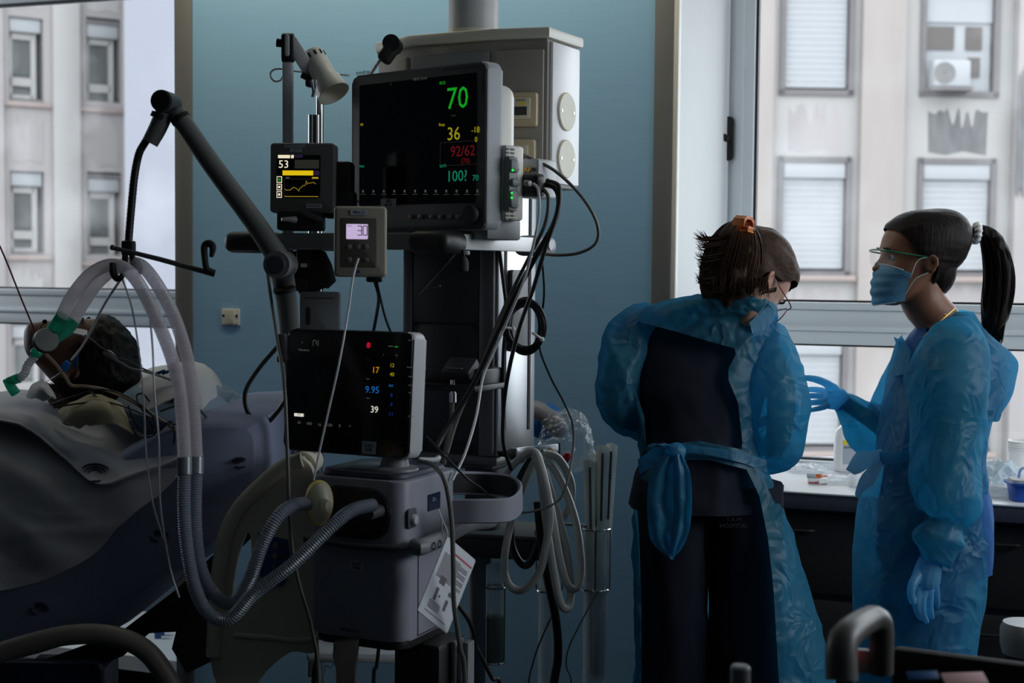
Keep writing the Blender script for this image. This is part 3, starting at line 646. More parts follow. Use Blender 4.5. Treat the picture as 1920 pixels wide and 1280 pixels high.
# ---------------------------------------------------------------- pole, arm, lamp between the window and the monitors
def vert(px, py0, py1, d): a = P(px, py0, d); b = P(px, py1, d); return V((a.x, a.y, a.z)), V((a.x, a.y, b.z))
a, b = vert(600, 132, 600, 3.42)
iv = thing('infusion_pole', 'chrome infusion pole with a hooked cross wire behind the small monitor', 'pole', V((a.x, a.y, 0)))
g = G(); g.cyl(a, V((a.x, a.y, .03)), .0092, seg=18); g.build('pole', MT['chrome'], iv)
a2, b2 = vert(590, 216, 560, 3.40); g = G(); g.cyl(a2, V((a2.x, a2.y, .5)), .016, seg=18); g.build('sleeve', MT['chrome'], iv)
g = G(); g.tube([P(655, 141, 3.40), P(625, 139, 3.4), P(600, 137, 3.41), P(560, 134, 3.4), P(525, 129, 3.4), P(511, 132, 3.4), P(507, 142, 3.4), P(515, 152, 3.4), P(526, 150, 3.4), P(530, 143, 3.4)], .0024, 8, 6); g.build('hook_wire', MT['steel'], iv)
g = G(); g.cyl(P(592, 136, 3.41), P(612, 138, 3.41), .011, seg=14); g.tube([P(616, 130, 3.4), P(612, 136, 3.4), P(612, 146, 3.4), P(618, 148, 3.4)], .003, 8); g.build('clamp', MT['chrome'], iv)
g = G(); g.lathe(T(a.x, a.y, 0), [(.11, 0), (.11, .02), (.05, .04), (.012, .06)], 24); g.build('base', MT['dgrey'], iv)
# exam lamp on folding square arm
a, b = vert(540, 72, 470, 3.3)
el = thing('examination_lamp', 'folding grey arm lamp with a white perforated cylinder head above the small monitor', 'lamp', V((a.x, a.y, P(540, 470, 3.3).z)))
g = G(); Ml = basis(RT, FW, UP, V((a.x, a.y, (P(0, 112, 3.3).z + P(0, 470, 3.3).z) / 2))); g.box(Ml, .024, .024, P(0, 112, 3.3).z - P(0, 470, 3.3).z, .004); g.build('lower_arm', MT['lgrey'], el)
g = G(); Me = FRM(540, 90, 3.3); g.prism(Me @ RZ(90), rrect(.028, .068, .013), -.014, .014, .003); g.build('elbow', MT['black'], el)
g = G(); g.prism(Me @ T(.0, -.001, .004) @ RZ(0), rrect(.011, .05, .005), -.016, .016, .002); g.build('elbow_strip', MT['lgrey'], el)
g = G(); g.cyl(P(536, 82, 3.3), P(519, 80, 3.3), .009, .010, 14); g.build('tension_knob', MT['blackm'], el)
p0, p1 = P(546, 78, 3.3), P(584, 138, 3.33); ax = (p1 - p0).normalized(); Mu = basis(ax, FW, ax.cross(FW), (p0 + p1) / 2)
g = G(); g.box(Mu, (p1 - p0).length + .01, .026, .034, .005); g.build('upper_arm', MT['lgrey'], el)
g = G(); g.cyl(P(566, 140, 3.32), P(590, 152, 3.32), .008, seg=12); g.box(Mx.Translation(P(587, 152, 3.33)), .03, .03, .03, .006); g.build('swivel', MT['black'], el)
hp0, hp1 = P(586, 106, 3.34), P(626, 176, 3.31); ax = (hp1 - hp0).normalized(); u = ax.orthogonal().normalized(); Ms = basis(u, ax.cross(u), ax, hp0)
L = (hp1 - hp0).length
g = G(); g.lathe(Ms, [(.0, -.012), (.02, -.012), (.028, -.006), (.029, 0), (.0295, L * .58), (.0335, L * .64), (.040, L), (.0385, L), (.032, L * .66), (.0, L * .62)], 36, (False, False)); g.build('lamp_shade', MT['offw'], el)
g = G()
for k in range(3):
    for i in range(12):
        an = i / 12 * 2 * math.pi; g.box(Ms @ RZ(math.degrees(an)) @ T(.029, 0, .008 + k * .0), .003, .004, .012)
g.build('vent_slot', MT['black'], el)
g = G(); ax = (P(600, 176, 3.32) - P(588, 152, 3.3)).normalized(); g.tube([P(584, 150, 3.28), P(588, 170, 3.28), P(586, 182, 3.28)], .004, 8); g.tube([P(592, 150, 3.28), P(589, 170, 3.28), P(586, 182, 3.28)], .003, 8); g.build('clip', MT['chrome'], el)
# black clamp lamp on top of the pendant head
Mc = FRM(728, 100, 3.42)
bc = thing('clamp_lamp', 'small black clamp light perched on the left corner of the pendant head', 'lamp', Mc @ V((0, 0, -.05)))
g = G(); g.box(Mc @ RY(35), .035, .04, .05, .01, 3); g.build('clamp', MT['blackm'], bc)
g = G(); g.cyl(Mc @ V((.008, -.02, .022)), Mc @ V((.012, .04, .022)), .021, seg=20); g.build('lamp_head', MT['black'], bc)
g = G(); g.cyl(Mc @ V((-.01, 0, .0)), Mc @ V((-.045, .0, -.055)), .004, seg=8); g.build('arm', MT['steel'], bc)
# black pole clamp behind, flat grey holder
Mk = FRM(585, 508, 3.3)
pk = thing('pole_clamp', 'bulky black pump clamp on the chrome pole under the shelf', 'clamp', Mk @ V((0, 0, -.06)))
g = G(); g.prism(Mk @ RY(-8), [(-.04, .05), (.015, .055), (.035, .04), (.045, .01), (.05, -.03), (.03, -.045), (.02, -.03), (-.0, -.055), (-.035, -.05), (-.045, 0)], -.02, .03, .008, 3); g.build('clamp_body', MT['blackm'], pk)
g = G(); g.box(Mk @ T(-.015, -.03, .03), .03, .02, .045, .004); g.cyl(Mk @ V((-.02, -.02, -.03)), Mk @ V((-.02, -.06, -.03)), .015, .017, 14); g.build('clamp_screw', MT['black'], pk)
G().box(Mk @ T(-.013, -.042, .013), .014, .003, .009).build('clamp_tag', MT['wplast'], pk)
Mh_ = FRM(599, 596, 3.26, -3)
ho = thing('holder_plate', 'flat grey plastic holder with a dark slot on the chrome pole above the ventilator screen', 'holder', Mh_ @ V((0, 0, -.06)))
g = G(); g.prism(Mh_, rrect(.093, .12, .008), 0, .02, .003); g.build('plate', MT['grey'], ho); G().prism(Mh_ @ T(-.026, -.001, .004), rrect(.009, .04, .002), -.0005, .002).build('slot', MT['black'], ho)
G().box(Mh_ @ T(0, -.001, .046), .07, .002, .002).build('ridge', MT['dgrey'], ho)
# wall socket
qs = onY(434, 594, YW); ws = thing('wall_socket', 'small white wall socket plate on the blue wall left of the equipment', 'socket', qs - V((0, 0, .03)))
g = G(); g.prism(Mx.Translation(qs), rrect(.064, .052, .003), -.008, .0, .002); g.build('plate', MT['offw'], ws)
g = G(); g.prism(Mx.Translation(qs), rrect(.034, .046, .003), -.012, -.006, .002); g.build('cover', MT['cream'], ws)
g = G()
for sx_ in (-1, 1): g.lathe(Mx.Translation(qs + V((sx_ * .024, -.008, .004))) @ RX(90), [(.004, 0), (.004, .002), (0, .002)], 10)
g.build('screw', MT['blackm'], ws)
# ---------------------------------------------------------------- ventilator
YV = -25
E = FRM(757, 905, 2.80, YV)                    # nearest top corner of the body (front is local -y, right side local +x)
BW, BD, BH = .222, .235, .322
ve = thing('ventilator', 'grey hospital ventilator with a black tilted screen showing 9.95, body on a wheeled cart', 'ventilator', V((E.translation.x, E.translation.y, 0)))
MT['vbody'] = mat('ventilator_plastic', lin(148, 149, 160), .45, var=.03); MT['vdark'] = mat('slate_plastic', lin(66, 68, 80), .5, var=.04)
def bodyplan(e=0, r=.03):
    w, d = BW + 2 * e, BD + 2 * e; return [(x - BW / 2 , y + BD / 2) for x, y in rrect(w, d, r, 6)]
g = G(); _plan(E, bodyplan(), -BH, 0, g, .005); g.build('body', MT['vbody'], ve)
g = G(); _plan(E, bodyplan(-.006), -BH - .018, -BH + .002, g, .004); g.build('base_plinth', MT['black'], ve)
g = G(); _plan(E, bodyplan(-.014), -.004, .012, g, .008); g.build('top_deck', MT['vdark'], ve)
# dark recess on the front for the circuit ports
zr = -.068
g = G(); g.prism(E @ T(-BW / 2 - .002, 0, zr), [(x, z) for x, z in rrect(.165, .098, .048, 8)], -.004, .03, .003); g.build('port_recess', MT['black'], ve)
g = G(); g.prism(E @ T(-BW / 2 - .002, 0, zr), rrect(.172, .105, .05, 8), -.002, .02, .002); g.build('recess_rim', MT['vdark'], ve)
g = G(); g.cyl(E @ V((-.052, .0, zr + .01)), E @ V((-.052, -.05, zr + .01)), .013, seg=20); g.build('outlet_port', MT['dgrey'], ve)
# lower front with label and lettering
g = G(); g.box(E @ T(-BW / 2, -.001, -.128), BW - .06, .006, .003); g.build('front_joint', MT['vdark'], ve)
l_ = G().box(E @ T(-BW / 2 + .005, -.0015, -.175), .034, .002, .02).build('asset_label', MT['lab'], ve); G().text(E @ T(-BW / 2 + .005, -.003, -.175), 'SUCH\n4186', .008).build('lettering', MT['ink'], l_)
G().text(E @ T(-BW / 2 - .012, -.0006, -.308), 'HAMILTON', .0085).build('lettering', MT['ink'], ve)
# right side: gas valve, rail, badge, door seam
g = G(); g.prism(E @ T(.0, .032, -.075) @ RZ(90), rrect(.036, .04, .008), -.003, .004, .002); g.build('side_valve', MT['vdark'], ve)
g = G(); g.lathe(E @ T(.003, .034, -.078) @ RY(90), [(.011, -.002), (.011, .004), (.008, .008), (0, .008)], 18); g.build('valve_knob', MT['lgrey'], ve)
bd = G().box(E @ T(.001, .125, -.055), .002, .052, .034).build('badge', mat('navy_badge', lin(22, 38, 66), .4), ve); G().text(E @ T(.0024, .125, -.05) @ RZ(90), 'Dr.', .012).build('lettering', MT['lab'], bd)
g = G()
for (y, z, a, b) in ((.06, -.235, .002, .17), (.19, -.235, .002, .17), (.125, -.318, .13, .002)): g.box(E @ T(.0005, y, z), .0015, a, b)
g.build('door_seam', MT['blackm'], ve)
g = G(); rz = -.128
g.tube([E @ V((-BW + .0, -.012, rz)), E @ V((-BW / 2, -.014, rz - .004)), E @ V((-.03, -.012, rz - .002)), E @ V((.012, .004, rz))], .007, 12, 4); g.build('front_rail', MT['dgrey'], ve)
g = G(); g.tube([E @ V((.014, .018, rz)), E @ V((.03, .02, rz)), E @ V((.03, .12, rz + .004)), E @ V((.03, .22, rz + .012)), E @ V((.06, .27, rz + .016)), E @ V((.005, .275, rz + .016))], .017, 10, 4, flat=V((0, 0, 1))); 
rail = g.build('side_rail', MT['grey'], ve)
g = G()
for y in (.035, .06): g.lathe(E @ T(.046, y, rz + .001) @ RY(90), [(.008, -.004), (.008, .003), (.005, .003), (.005, 0), (0, 0)], 16)
g.build('rail_bolt', MT['chrome'], ve)
# rear handle: a flat band loop with a black lining
hc = [P(845, 905, 3.0), P(905, 906, 3.03), P(960, 913, 3.0), P(976, 934, 2.95), P(955, 955, 2.88), P(900, 958, 2.85), P(848, 958, 2.85)]
g = G(); prof = []
cc = cat(hc, 8)
rs = []
for i, p in enumerate(cc):
    t = (cc[min(i + 1, len(cc) - 1)] - cc[max(i - 1, 0)]).normalized(); s_ = t.cross(UP).normalized(); hh = .022
    rs.append([p + UP * hh + s_ * .004, p + UP * (hh + .003), p + UP * hh - s_ * .004, p - UP * hh - s_ * .005, p - UP * (hh + .003), p - UP * hh + s_ * .005])
g.rings(rs); g.build('handle', MT['vbody'], ve)
g = G(); rs = []
for i, p in enumerate(cc):
    t = (cc[min(i + 1, len(cc) - 1)] - cc[max(i - 1, 0)]).normalized(); s_ = t.cross(UP).normalized()
    q = p + s_ * .0062 * (1 if True else -1); hh = .02
    rs.append([q + UP * hh, q - UP * hh, q - UP * hh - s_ * .002, q + UP * hh - s_ * .002])
g.rings(rs); g.build('handle_lining', MT['black'], ve)
# screen
X = FRM(772, 742, 2.85, -27, -4)
SWD, SHT = .308, .256
X = X @ T(-SWD / 2, 0, 0)
sc_ = G(); sc_.prism(X, rrect(SWD, SHT, .016, 6), .002, .05, .008, 3); sc_ = sc_.build('screen_housing', MT['lgrey'], ve)
g = G(); g.prism(X, rrect(SWD * .985, SHT * .98, .014, 6), -.003, .006, .002); fr_ = g.build('screen_front', mat('gloss_black', (.008, .008, .009), .2, var=0), sc_)
def xu(px, py):
    r = ray(px, py); n = (X.to_3x3() @ V((0, -1, 0))); o = X.translation; t = (o - EYE).dot(n) / r.dot(n); q = X.inverted() @ (EYE + r * t); return q.x, q.z
MT['or'] = glow('orange_readout', (225, 150, 20), .6); MT['bl'] = glow('blue_readout', (30, 110, 190), .6); MT['dbl'] = glow('deep_blue_readout', (25, 60, 150), .45); MT['redr'] = glow('red_alarm_readout', (200, 20, 50), .6)
def xt(px, py, s_, sz, m, name='readout'): u, v = xu(px, py); return G().text(X @ T(u, -.0042, v), s_, sz, .0002).build(name, MT[m], sc_)
def xb(x0, y0, x1, y1, m, name='readout_bar', dy=-.004):
    a, b = xu(x0, y0); c, d = xu(x1, y1); return G().box(X @ T((a + c) / 2, dy, (b + d) / 2), abs(c - a), .0006, abs(b - d)).build(name, MT[m], sc_)
for a in ((706, 694, '17', .018, 'or'), (700, 731, '9.95', .020, 'bl'), (704, 768, '39', .019, 'whr'), (737, 685, '12', .011, 'ye'), (737, 702, '40', .011, 'ye'), (735, 722, 'oo', .010, 'bl'), (736, 741, '8', .011, 'dbl'), (736, 758, '8', .010, 'dbl'), (735, 776, '1:1', .010, 'dbl'),
          (572, 656, 'Manobras', .007, 'dimw'), (594, 642, '|\"t|', .014, 'dimw'), (569, 642, 'ii', .006, 'dimw'), (563, 792, 'IIII', .008, 'dimw'), (582, 794, '400', .009, 'dimw'), (601, 796, '16', .009, 'dimw'), (620, 797, '100', .009, 'dimw'), (639, 798, '8', .009, 'dimw'), (658, 799, '>', .009, 'dimw'),
          (692, 673, '-', .008, 'dimw'), (692, 710, 'l/min', .004, 'dimw'), (692, 746, 'mbar', .004, 'dimw'), (721, 665, '<', .006, 'dimw'), (745, 666, '<|', .007, 'dimw'), (770, 638, 'ASV', .004, 'dimw'), (770, 688, 'Alarmes', .004, 'dimw'), (772, 706, 'Modo', .004, 'dimw'), (772, 722, 'Contr.', .004, 'dimw'), (772, 736, 'Monit.', .004, 'dimw'), (772, 780, 'Eventos', .004, 'dimw')):
    xt(*a)
xb(554, 774, 571, 781, 'whr'); xt(563, 777, 'APV', .005, 'ink')
u, v = xu(693, 647); G().prism(X @ T(u, -.004, v), rrect(.009, .012, .004), -.0004, .0004).build('alarm_icon', MT['redr'], sc_)
xb(742, 649, 748, 651, 'gr'); xb(730, 648, 739, 650, 'dimw')
l_ = G(); u, v = xu(694, 839); l_.box(X @ T(u, -.0045, v), .034, .001, .026); l_ = l_.build('asset_label', MT['lab'], sc_); G().text(X @ T(u, -.0052, v), 'SUCH\n4186', .008).build('lettering', MT['ink'], l_)
u, v = xu(730, 841); G().prism(X @ T(u, -.004, v), ell(.016, .011, 16), -.0006, .0006).build('alarm_button', mat('dim_orange', lin(110, 50, 25), .5), sc_)
u, v = xu(566, 832); G().text(X @ T(u, -.004, v), 'HAMILTON C6', .008).build('lettering', MT['dgrey'], sc_)
# neck of the screen
nk = P(740, 868, 2.9)
g = G(); g.lathe(T(nk.x, nk.y, E.translation.z + .01), [(.05, 0), (.048, .006), (.03, .01), (.026, .03), (.024, .055), (.0, .055)], 28); g.build('screen_neck', MT['grey'], ve)
g = G(); _plan(E @ T(-.02, .03, .0), [(x, y) for x, y in rrect(.13, .1, .03, 5, -.08, .06)], .01, .016, g, .003); g.build('neck_foot', MT['grey'], ve)
g = G(); g.box(X @ T(.02, .06, -.08), .08, .05, .08, .02); g.build('screen_hinge', MT['dgrey'], ve)
g = G(); g.tube([P(786, 862, 2.98), P(815, 862, 3.0), P(822, 858, 3.02), P(815, 866, 3.03), P(790, 868, 3.0)], .006, 10, 4); g.build('screen_handle', MT['lgrey'], ve)
# cart
cz = E.translation.z - BH
g = G(); g.box(E @ T(-.02, .15, -BH - .33), .11, .12, .62, .012); g.build('cart_column', MT['black'], ve)
g = G(); g.box(E @ T(.045, .15, -BH - .33), .012, .04, .62, .003); g.box(E @ T(.07, .15, -BH - .33), .014, .03, .62, .003); g.build('column_edge', MT['grey'], ve)
a, b = vert(650, 1200, 1280, 2.86)
g = G(); g.prism(FRM(650, 1250, 2.86), [(-.026, .05), (.026, .06), (.022, .03), (.019, 0), (.02, -.4), (-.02, -.4), (-.019, 0), (-.02, .03)], -.02, .02, .006); g.build('cart_bracket', mat('taupe_cart', lin(88, 86, 78), .5), ve)
g = G()
for (x, y) in ((-.3, -.1), (.12, -.12), (-.28, .38), (.14, .36)): g.tube([E @ V((-.05, .14, .075 - E.translation.z)), E @ V((x * .5 - .05, y * .5 + .07, .095 - E.translation.z)), E @ V((x, y, .085 - E.translation.z))], .022, 8, 4)
g.build('cart_base', MT['dgrey'], ve)
for (x, y) in ((-.3, -.1), (.12, -.12), (-.28, .38), (.14, .36)):
    q = E @ V((x, y, .04 - E.translation.z)); G().cyl(q - RT * .012, q + RT * .012, .04, seg=18).build('caster', MT['blackm'], ve)
q = P(668, 1221, 3.35); Mt_ = basis(RT, FW, UP, q)
g = G(); g.box(Mt_, .22, .12, .025, .01); g.build('cart_tray', MT['lgrey'], ve)
# inspiratory filter on the left port
Mf = FRM(598, 942, 2.78, -20)
fi = thing('breathing_filter', 'pale yellowish breathing filter disc at the ventilator left port', 'filter', Mf.translation - V((0, 0, .03)))
MT['filt'] = sheer('cloudy_filter_plastic', lin(215, 212, 190), .12, .4, .1)
ax = (FW * .85 - RT * .5).normalized(); um = ax.cross(UP).normalized(); wm = um.cross(ax); Mfl = basis(um, wm, ax, Mf.translation)
g = G(); g.lathe(Mfl @ Mx.Diagonal((.8, 1.25, 1, 1)), [(.009, -.05), (.011, -.03), (.026, -.02), (.033, -.006), (.034, .006), (.026, .018), (.011, .03), (.01, .045)], 28); g.build('filter_body', MT['filt'], fi)
g = G(); g.lathe(Mfl @ Mx.Diagonal((.8, 1.25, 1, 1)), [(.0335, -.006), (.0355, -.005), (.0355, .005), (.0335, .006)], 28, (False, False)); g.build('filter_rim', mat('yellowed_rim', lin(190, 170, 60), .5), fi)

# laminated card on the rail
cp = [(836, 1001), (889, 1046), (837, 1194), (788, 1146)]
Kc = [P(cp[0][0], cp[0][1], 2.745), P(cp[1][0], cp[1][1], 2.79), P(cp[2][0], cp[2][1], 2.71), P(cp[3][0], cp[3][1], 2.665)]
ctr = (Kc[0] + Kc[1] + Kc[2] + Kc[3]) / 4; ex = (Kc[1] - Kc[0]); eh = (Kc[0] - Kc[3]); cw, chh = ex.length, eh.length; ex.normalize(); en = eh.cross(ex).normalized(); en = -en if en.dot(FW) < 0 else en; ez = ex.cross(en).normalized(); ez = -ez if ez.z < 0 else ez
MK = basis(ex, en, ez, ctr)
ca = thing('instruction_card', 'laminated white instruction card with red headings hanging on the ventilator rail', 'card', ctr - V((0, 0, .08)))
MT['card'] = mat('laminated_card', lin(205, 208, 215), .25, var=.02)
g = G(); g.prism(MK, rrect(cw, chh, .004, 2), -.0012, .0012); cd = g.build('sheet', MT['card'], ca)
g = G()
for k in range(15):
    z = chh / 2 - .03 - k * .0035; L = cw * (.8 if k % 4 else .55); g.box(MK @ T(-(cw * .8 - L) / 2, -.0016, z), L, .0006, .0012)
for k in range(5): g.box(MK @ T(-.012, -.0016, -chh / 2 + .035 - k * .0035), cw * .35, .0006, .0011)
g.box(MK @ T(0, -.0016, -chh / 2 + .012), cw * .7, .0006, .0008); g.build('printed_line', MT['dgrey'], cd)
g = G(); g.box(MK @ T(.008, -.0016, chh / 2 - .02), cw * .75, .0006, .0035); g.build('printed_heading', MT['red'], cd)
g = G()
for (x, z, w, h_) in ((-.014, .0, .015, .015), (-.018, -.03, .007, .026), (.016, -.014, .010, .008), (.014, -.038, .007, .022), (-.008, -.03, .004, .004)): g.box(MK @ T(x, -.0016, z), w, .0006, h_)
g.build('printed_picture', MT['vdark'], cd)
g = G(); hk = [P(822, 955, 2.74), P(830, 975, 2.73), P(839, 998, 2.745), P(835, 1008, 2.75), P(829, 998, 2.745), P(828, 972, 2.73)]; g.tube(hk, .0014, 6, 5); g.build('tie_wrap', MT['wplast'], ca)

# ---------------------------------------------------------------- hose support arm
MT['armp'] = mat('arm_grey', lin(105, 106, 104), .45, var=.03)
DA = 2.86
sa = thing('hose_support_arm', 'jointed grey support arm rising from the ventilator to a black gooseneck and hose rod', 'support arm', P(545, 620, 2.95))
g = G(); g.tube([P(527, 492, DA), P(480, 420, DA), P(400, 312, DA), P(330, 210, DA)], [.023, .021, .020, .019], 20, 3); g.build('upper_tube', MT['armp'], sa)
g = G(); g.tube([P(308, 212, DA), P(296, 240, DA), P(281, 268, DA)], [.0185, .018, .0165], 20, 3); g.build('end_tube', MT['armp'], sa)
g = G(); ax = (FW * -.95 - RT * .1).normalized(); c = P(312, 192, DA); g.cyl(c - ax * .03, c + ax * .03, .022, seg=26); g.build('elbow', MT['dgrey'], sa)
g = G(); g.cyl(c + ax * .029, c + ax * .034, .0205, .0195, 26); g.build('elbow_cap', MT['blackm'], sa)
for (p, q) in ((P(341, 226, DA), P(336, 219, DA)), (P(299, 224, DA), P(303, 215, DA))): G().cyl(p, q, .0202, seg=24).build('collar', MT['blackm'], sa)
gn = [P(279, 258, DA), P(270, 270, DA), P(260, 290, DA), P(252, 330, DA), P(246, 390, DA), P(241, 450, DA), P(240, 470, DA)]
cc = cat(gn, 16); g = G(); g.tube(cc, [.0075 + .0009 * (i % 2) for i in range(len(cc))], 12, 1); g.build('gooseneck', MT['black'], sa)
c = P(525, 496, DA); g = G(); g.cyl(c - ax * .04 + RT * .0, c + ax * .028, .027, seg=28); g.build('joint', MT['grey'], sa)
g = G(); g.cyl(c + ax * .027, c + ax * .031, .019, .017, 24); g.build('joint_cap', MT['vdark'], sa)
g = G(); g.tube([P(527, 505, 2.88), P(537, 560, 2.98), P(545, 640, 3.1), P(560, 760, 3.12), P(578, 864, 3.1)], [.024, .0225, .021, .02, .02], 20, 3); g.build('lower_tube', MT['armp'], sa)
c = P(576, 868, 3.1); G().cyl(c + FW * .05, c - FW * .045 - RT * .004, .029, seg=26).build('lower_joint', MT['cream'], sa); G().cyl(c - FW * .044 - RT * .004, c - FW * .05 - RT * .004, .021, .018, 24).build('joint_cap', MT['black'], sa)
for py in (540,): G().cyl(P(533, py, 2.89), P(534, py + 6, 2.892), .0232, seg=24).build('collar', MT['blackm'], sa)
g = G(); g.box(FRM(530, 648, 2.93), .016, .03, .05, .003); g.box(FRM(530, 672, 2.93), .02, .03, .014, .003); g.build('cable_clip', MT['dgrey'], sa)
# clamp, rod and hook
g = G(); g.box(FRM(241, 465, DA), .024, .03, .03, .004); g.box(FRM(234, 490, DA) @ RY(4), .009, .02, .032, .003); g.box(FRM(249, 488, DA) @ RY(-8), .009, .02, .036, .003); g.build('hose_clamp', MT['black'], sa)
g = G(); g.tube([P(210, 464, DA - .02), P(300, 486, DA - .02), P(402, 514, DA - .02)], [.0045, .0052, .0058], 12, 2); g.ball(Mx.Translation(P(211, 464, DA - .02)), .006, .006, .006, 10); g.build('hose_rod', MT['dgrey'], sa)
g = G(); g.tube([P(402, 512, DA - .02), P(388, 504, DA - .025), P(384, 485, DA - .025), P(383, 462, DA - .025), P(392, 456, DA - .025), P(399, 464, DA - .025), P(396, 482, DA - .025)], [.007, .0065, .0065, .007, .0075, .007, .004], 10, 5); g.build('cable_hook', MT['blackm'], sa)
g = G(); g.tube([P(211, 494, DA - .05), P(212, 510, DA - .055), P(218, 521, DA - .055), P(226, 521, DA - .055), P(230, 512, DA - .05)], [.007, .0075, .007, .006, .004], 10, 5)
g.build('hose_hook', MT['blackm'], sa); g = G()
g.tube([P(254, 486, DA + .03), P(262, 500, DA + .03), P(262, 514, DA + .03)], [.006, .006, .004], 10, 4); g.build('hose_hook', MT['blackm'], sa)

# ---------------------------------------------------------------- corrugated breathing hoses
MT['hose'] = sheer('translucent_hose', lin(236, 232, 236), .34, .55, .08, .3, var=.03)  # upper stretch paler: backlight from the window put into its colour
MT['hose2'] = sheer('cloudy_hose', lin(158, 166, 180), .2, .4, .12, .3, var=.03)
MT['teal'] = sheer('green_connector', lin(90, 205, 178), .35, .6, .12, .15)
def corr(pts, r, pitch=.0048, seg=16):
    c = cat(pts, 40); L = [0.0]
    for i in range(1, len(c)): L.append(L[-1] + (c[i] - c[i - 1]).length)
    n = int(L[-1] / pitch * 2); out = []; j = 0
    for k in range(n + 1):
        s_ = L[-1] * k / n
        while j < len(L) - 2 and L[j + 1] < s_: j += 1
        t = (s_ - L[j]) / max(1e-9, L[j + 1] - L[j]); out.append(c[j].lerp(c[min(j + 1, len(c) - 1)], t))
    g = G(); g.tube(out, [r * (1.0 if k % 2 else .87) for k in range(n + 1)], seg, 1); return g
h1 = [P(112, 600, 2.98), P(135, 555, 2.95), P(172, 512, 2.9), P(214, 497, 2.83), P(252, 520, 2.8), P(290, 590, 2.77), P(325, 680, 2.74), P(340, 760, 2.72), P(346, 860, 2.70), P(346, 980, 2.68), P(362, 1090, 2.66), P(392, 1150, 2.66), P(432, 1158, 2.66), P(478, 1110, 2.66), P(545, 1060, 2.66), P(618, 990, 2.68), P(660, 957, 2.72), P(700, 946, 2.78)]
h2 = [P(132, 612, 3.02), P(152, 575, 3.0), P(185, 528, 2.94), P(225, 499, 2.88), P(268, 500, 2.85), P(318, 575, 2.81), P(350, 668, 2.78), P(362, 760, 2.76), P(368, 860, 2.73), P(366, 980, 2.7), P(378, 1070, 2.69), P(408, 1120, 2.69), P(440, 1128, 2.69), P(468, 1085, 2.69), P(492, 1020, 2.69), P(520, 970, 2.7), P(552, 947, 2.74), P(582, 944, 2.765)]
for nm_, pts, lab in (('breathing_hose', h1, 'clear corrugated breathing hose, the nearer of the two, ending in the right ventilator port'), ('breathing_hose', h2, 'clear corrugated breathing hose, the farther of the two, ending at the yellowish filter')):
    t = thing(nm_, lab, 'hose', pts[8], 'corrugated breathing hoses')
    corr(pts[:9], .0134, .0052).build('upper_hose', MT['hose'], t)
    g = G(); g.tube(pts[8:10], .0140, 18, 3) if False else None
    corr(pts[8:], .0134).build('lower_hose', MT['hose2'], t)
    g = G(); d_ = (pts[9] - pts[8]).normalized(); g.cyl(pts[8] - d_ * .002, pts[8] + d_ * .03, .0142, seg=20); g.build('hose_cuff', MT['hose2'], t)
# y-piece, filter and catheter mount at the patient's mouth
yp = thing('breathing_circuit_end', 'green connectors and round grey filter with a short ribbed tube at the patient mouth', 'connector', P(60, 690, 3.0))
g = G(); g.tube([P(118, 592, 2.975), P(104, 615, 2.985), P(94, 632, 2.99)], [.016, .016, .013], 18, 4); g.tube([P(137, 602, 3.01), P(122, 620, 3.0), P(104, 634, 2.99)], [.015, .0145, .012], 18, 4); g.build('y_piece', MT['teal'], yp)
fx_ = (P(90, 636, 2.97) - P(96, 625, 3.1)).normalized(); n_ = (EYE - P(88, 637, 2.98)).normalized() + UP * .25 + RT * .25; n_.normalize(); u_ = n_.orthogonal().normalized(); Mfi = basis(u_, n_.cross(u_), n_, P(86, 638, 2.97))
g = G(); g.lathe(Mfi, [(.010, -.03), (.022, -.016), (.0255, -.008), (.0255, .004), (.024, .008), (0, .010)], 36); g.build('filter_disc', mat('grey_filter', lin(140, 142, 136), .4), yp)
g = G(); g.lathe(Mfi, [(.0258, -.006), (.0268, -.004), (.0268, .0), (.0258, .002)], 36, (False, False)); g.build('filter_seam', MT['blackm'], yp)
g = G(); g.ball(Mx.Translation(P(68, 661, 3.0)), .013, .013, .012, 16); g.build('ball_connector', MT['teal'], yp)
corr([P(66, 668, 3.0), P(52, 684, 3.0), P(46, 700, 3.0), P(32, 712, 3.0)], .0095, .006, 14).build('catheter_mount', sheer('white_ribbed_tube', lin(225, 225, 230), .2, .4, .1), yp)
g = G(); g.tube([P(36, 708, 3.0), P(16, 716, 3.0)], .010, 14, 2); g.tube([P(12, 710, 3.0), P(20, 724, 3.0), P(30, 738, 3.0)], [.0085, .010, .0105], 14, 3); g.build('elbow_connector', MT['teal'], yp)
g = G(); g.tube([P(76, 618, 2.99), P(78, 610, 2.99), P(86, 606, 2.985)], .0012, 6); g.ball(Mx.Translation(P(84, 603, 2.98)), .006, .005, .005, 10); g.build('cap_strap', MT['blackm'], yp)
# ---------------------------------------------------------------- bed
DN, DF_ = 3.10, 3.92
def cloth(name, col, **k): return sheer(name, col, alpha=0, trans=k.pop('trans', .12), gloss=.02, rough=.5, bump=k.pop('bump', .25), bscale=k.pop('bscale', 24), var=.05, **k)
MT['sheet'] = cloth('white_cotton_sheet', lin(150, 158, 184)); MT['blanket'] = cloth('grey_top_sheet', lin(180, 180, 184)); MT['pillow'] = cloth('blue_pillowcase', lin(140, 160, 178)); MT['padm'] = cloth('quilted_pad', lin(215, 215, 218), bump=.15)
MT['logo'] = mat('printed_navy_emblem', lin(48, 56, 76), .7)
bed = thing('hospital_bed', 'hospital bed with raised back, cream side rail and blue control panel, holding the patient', 'bed', V((P(250, 900, 3.4).x, P(250, 900, 3.4).y, 0)))
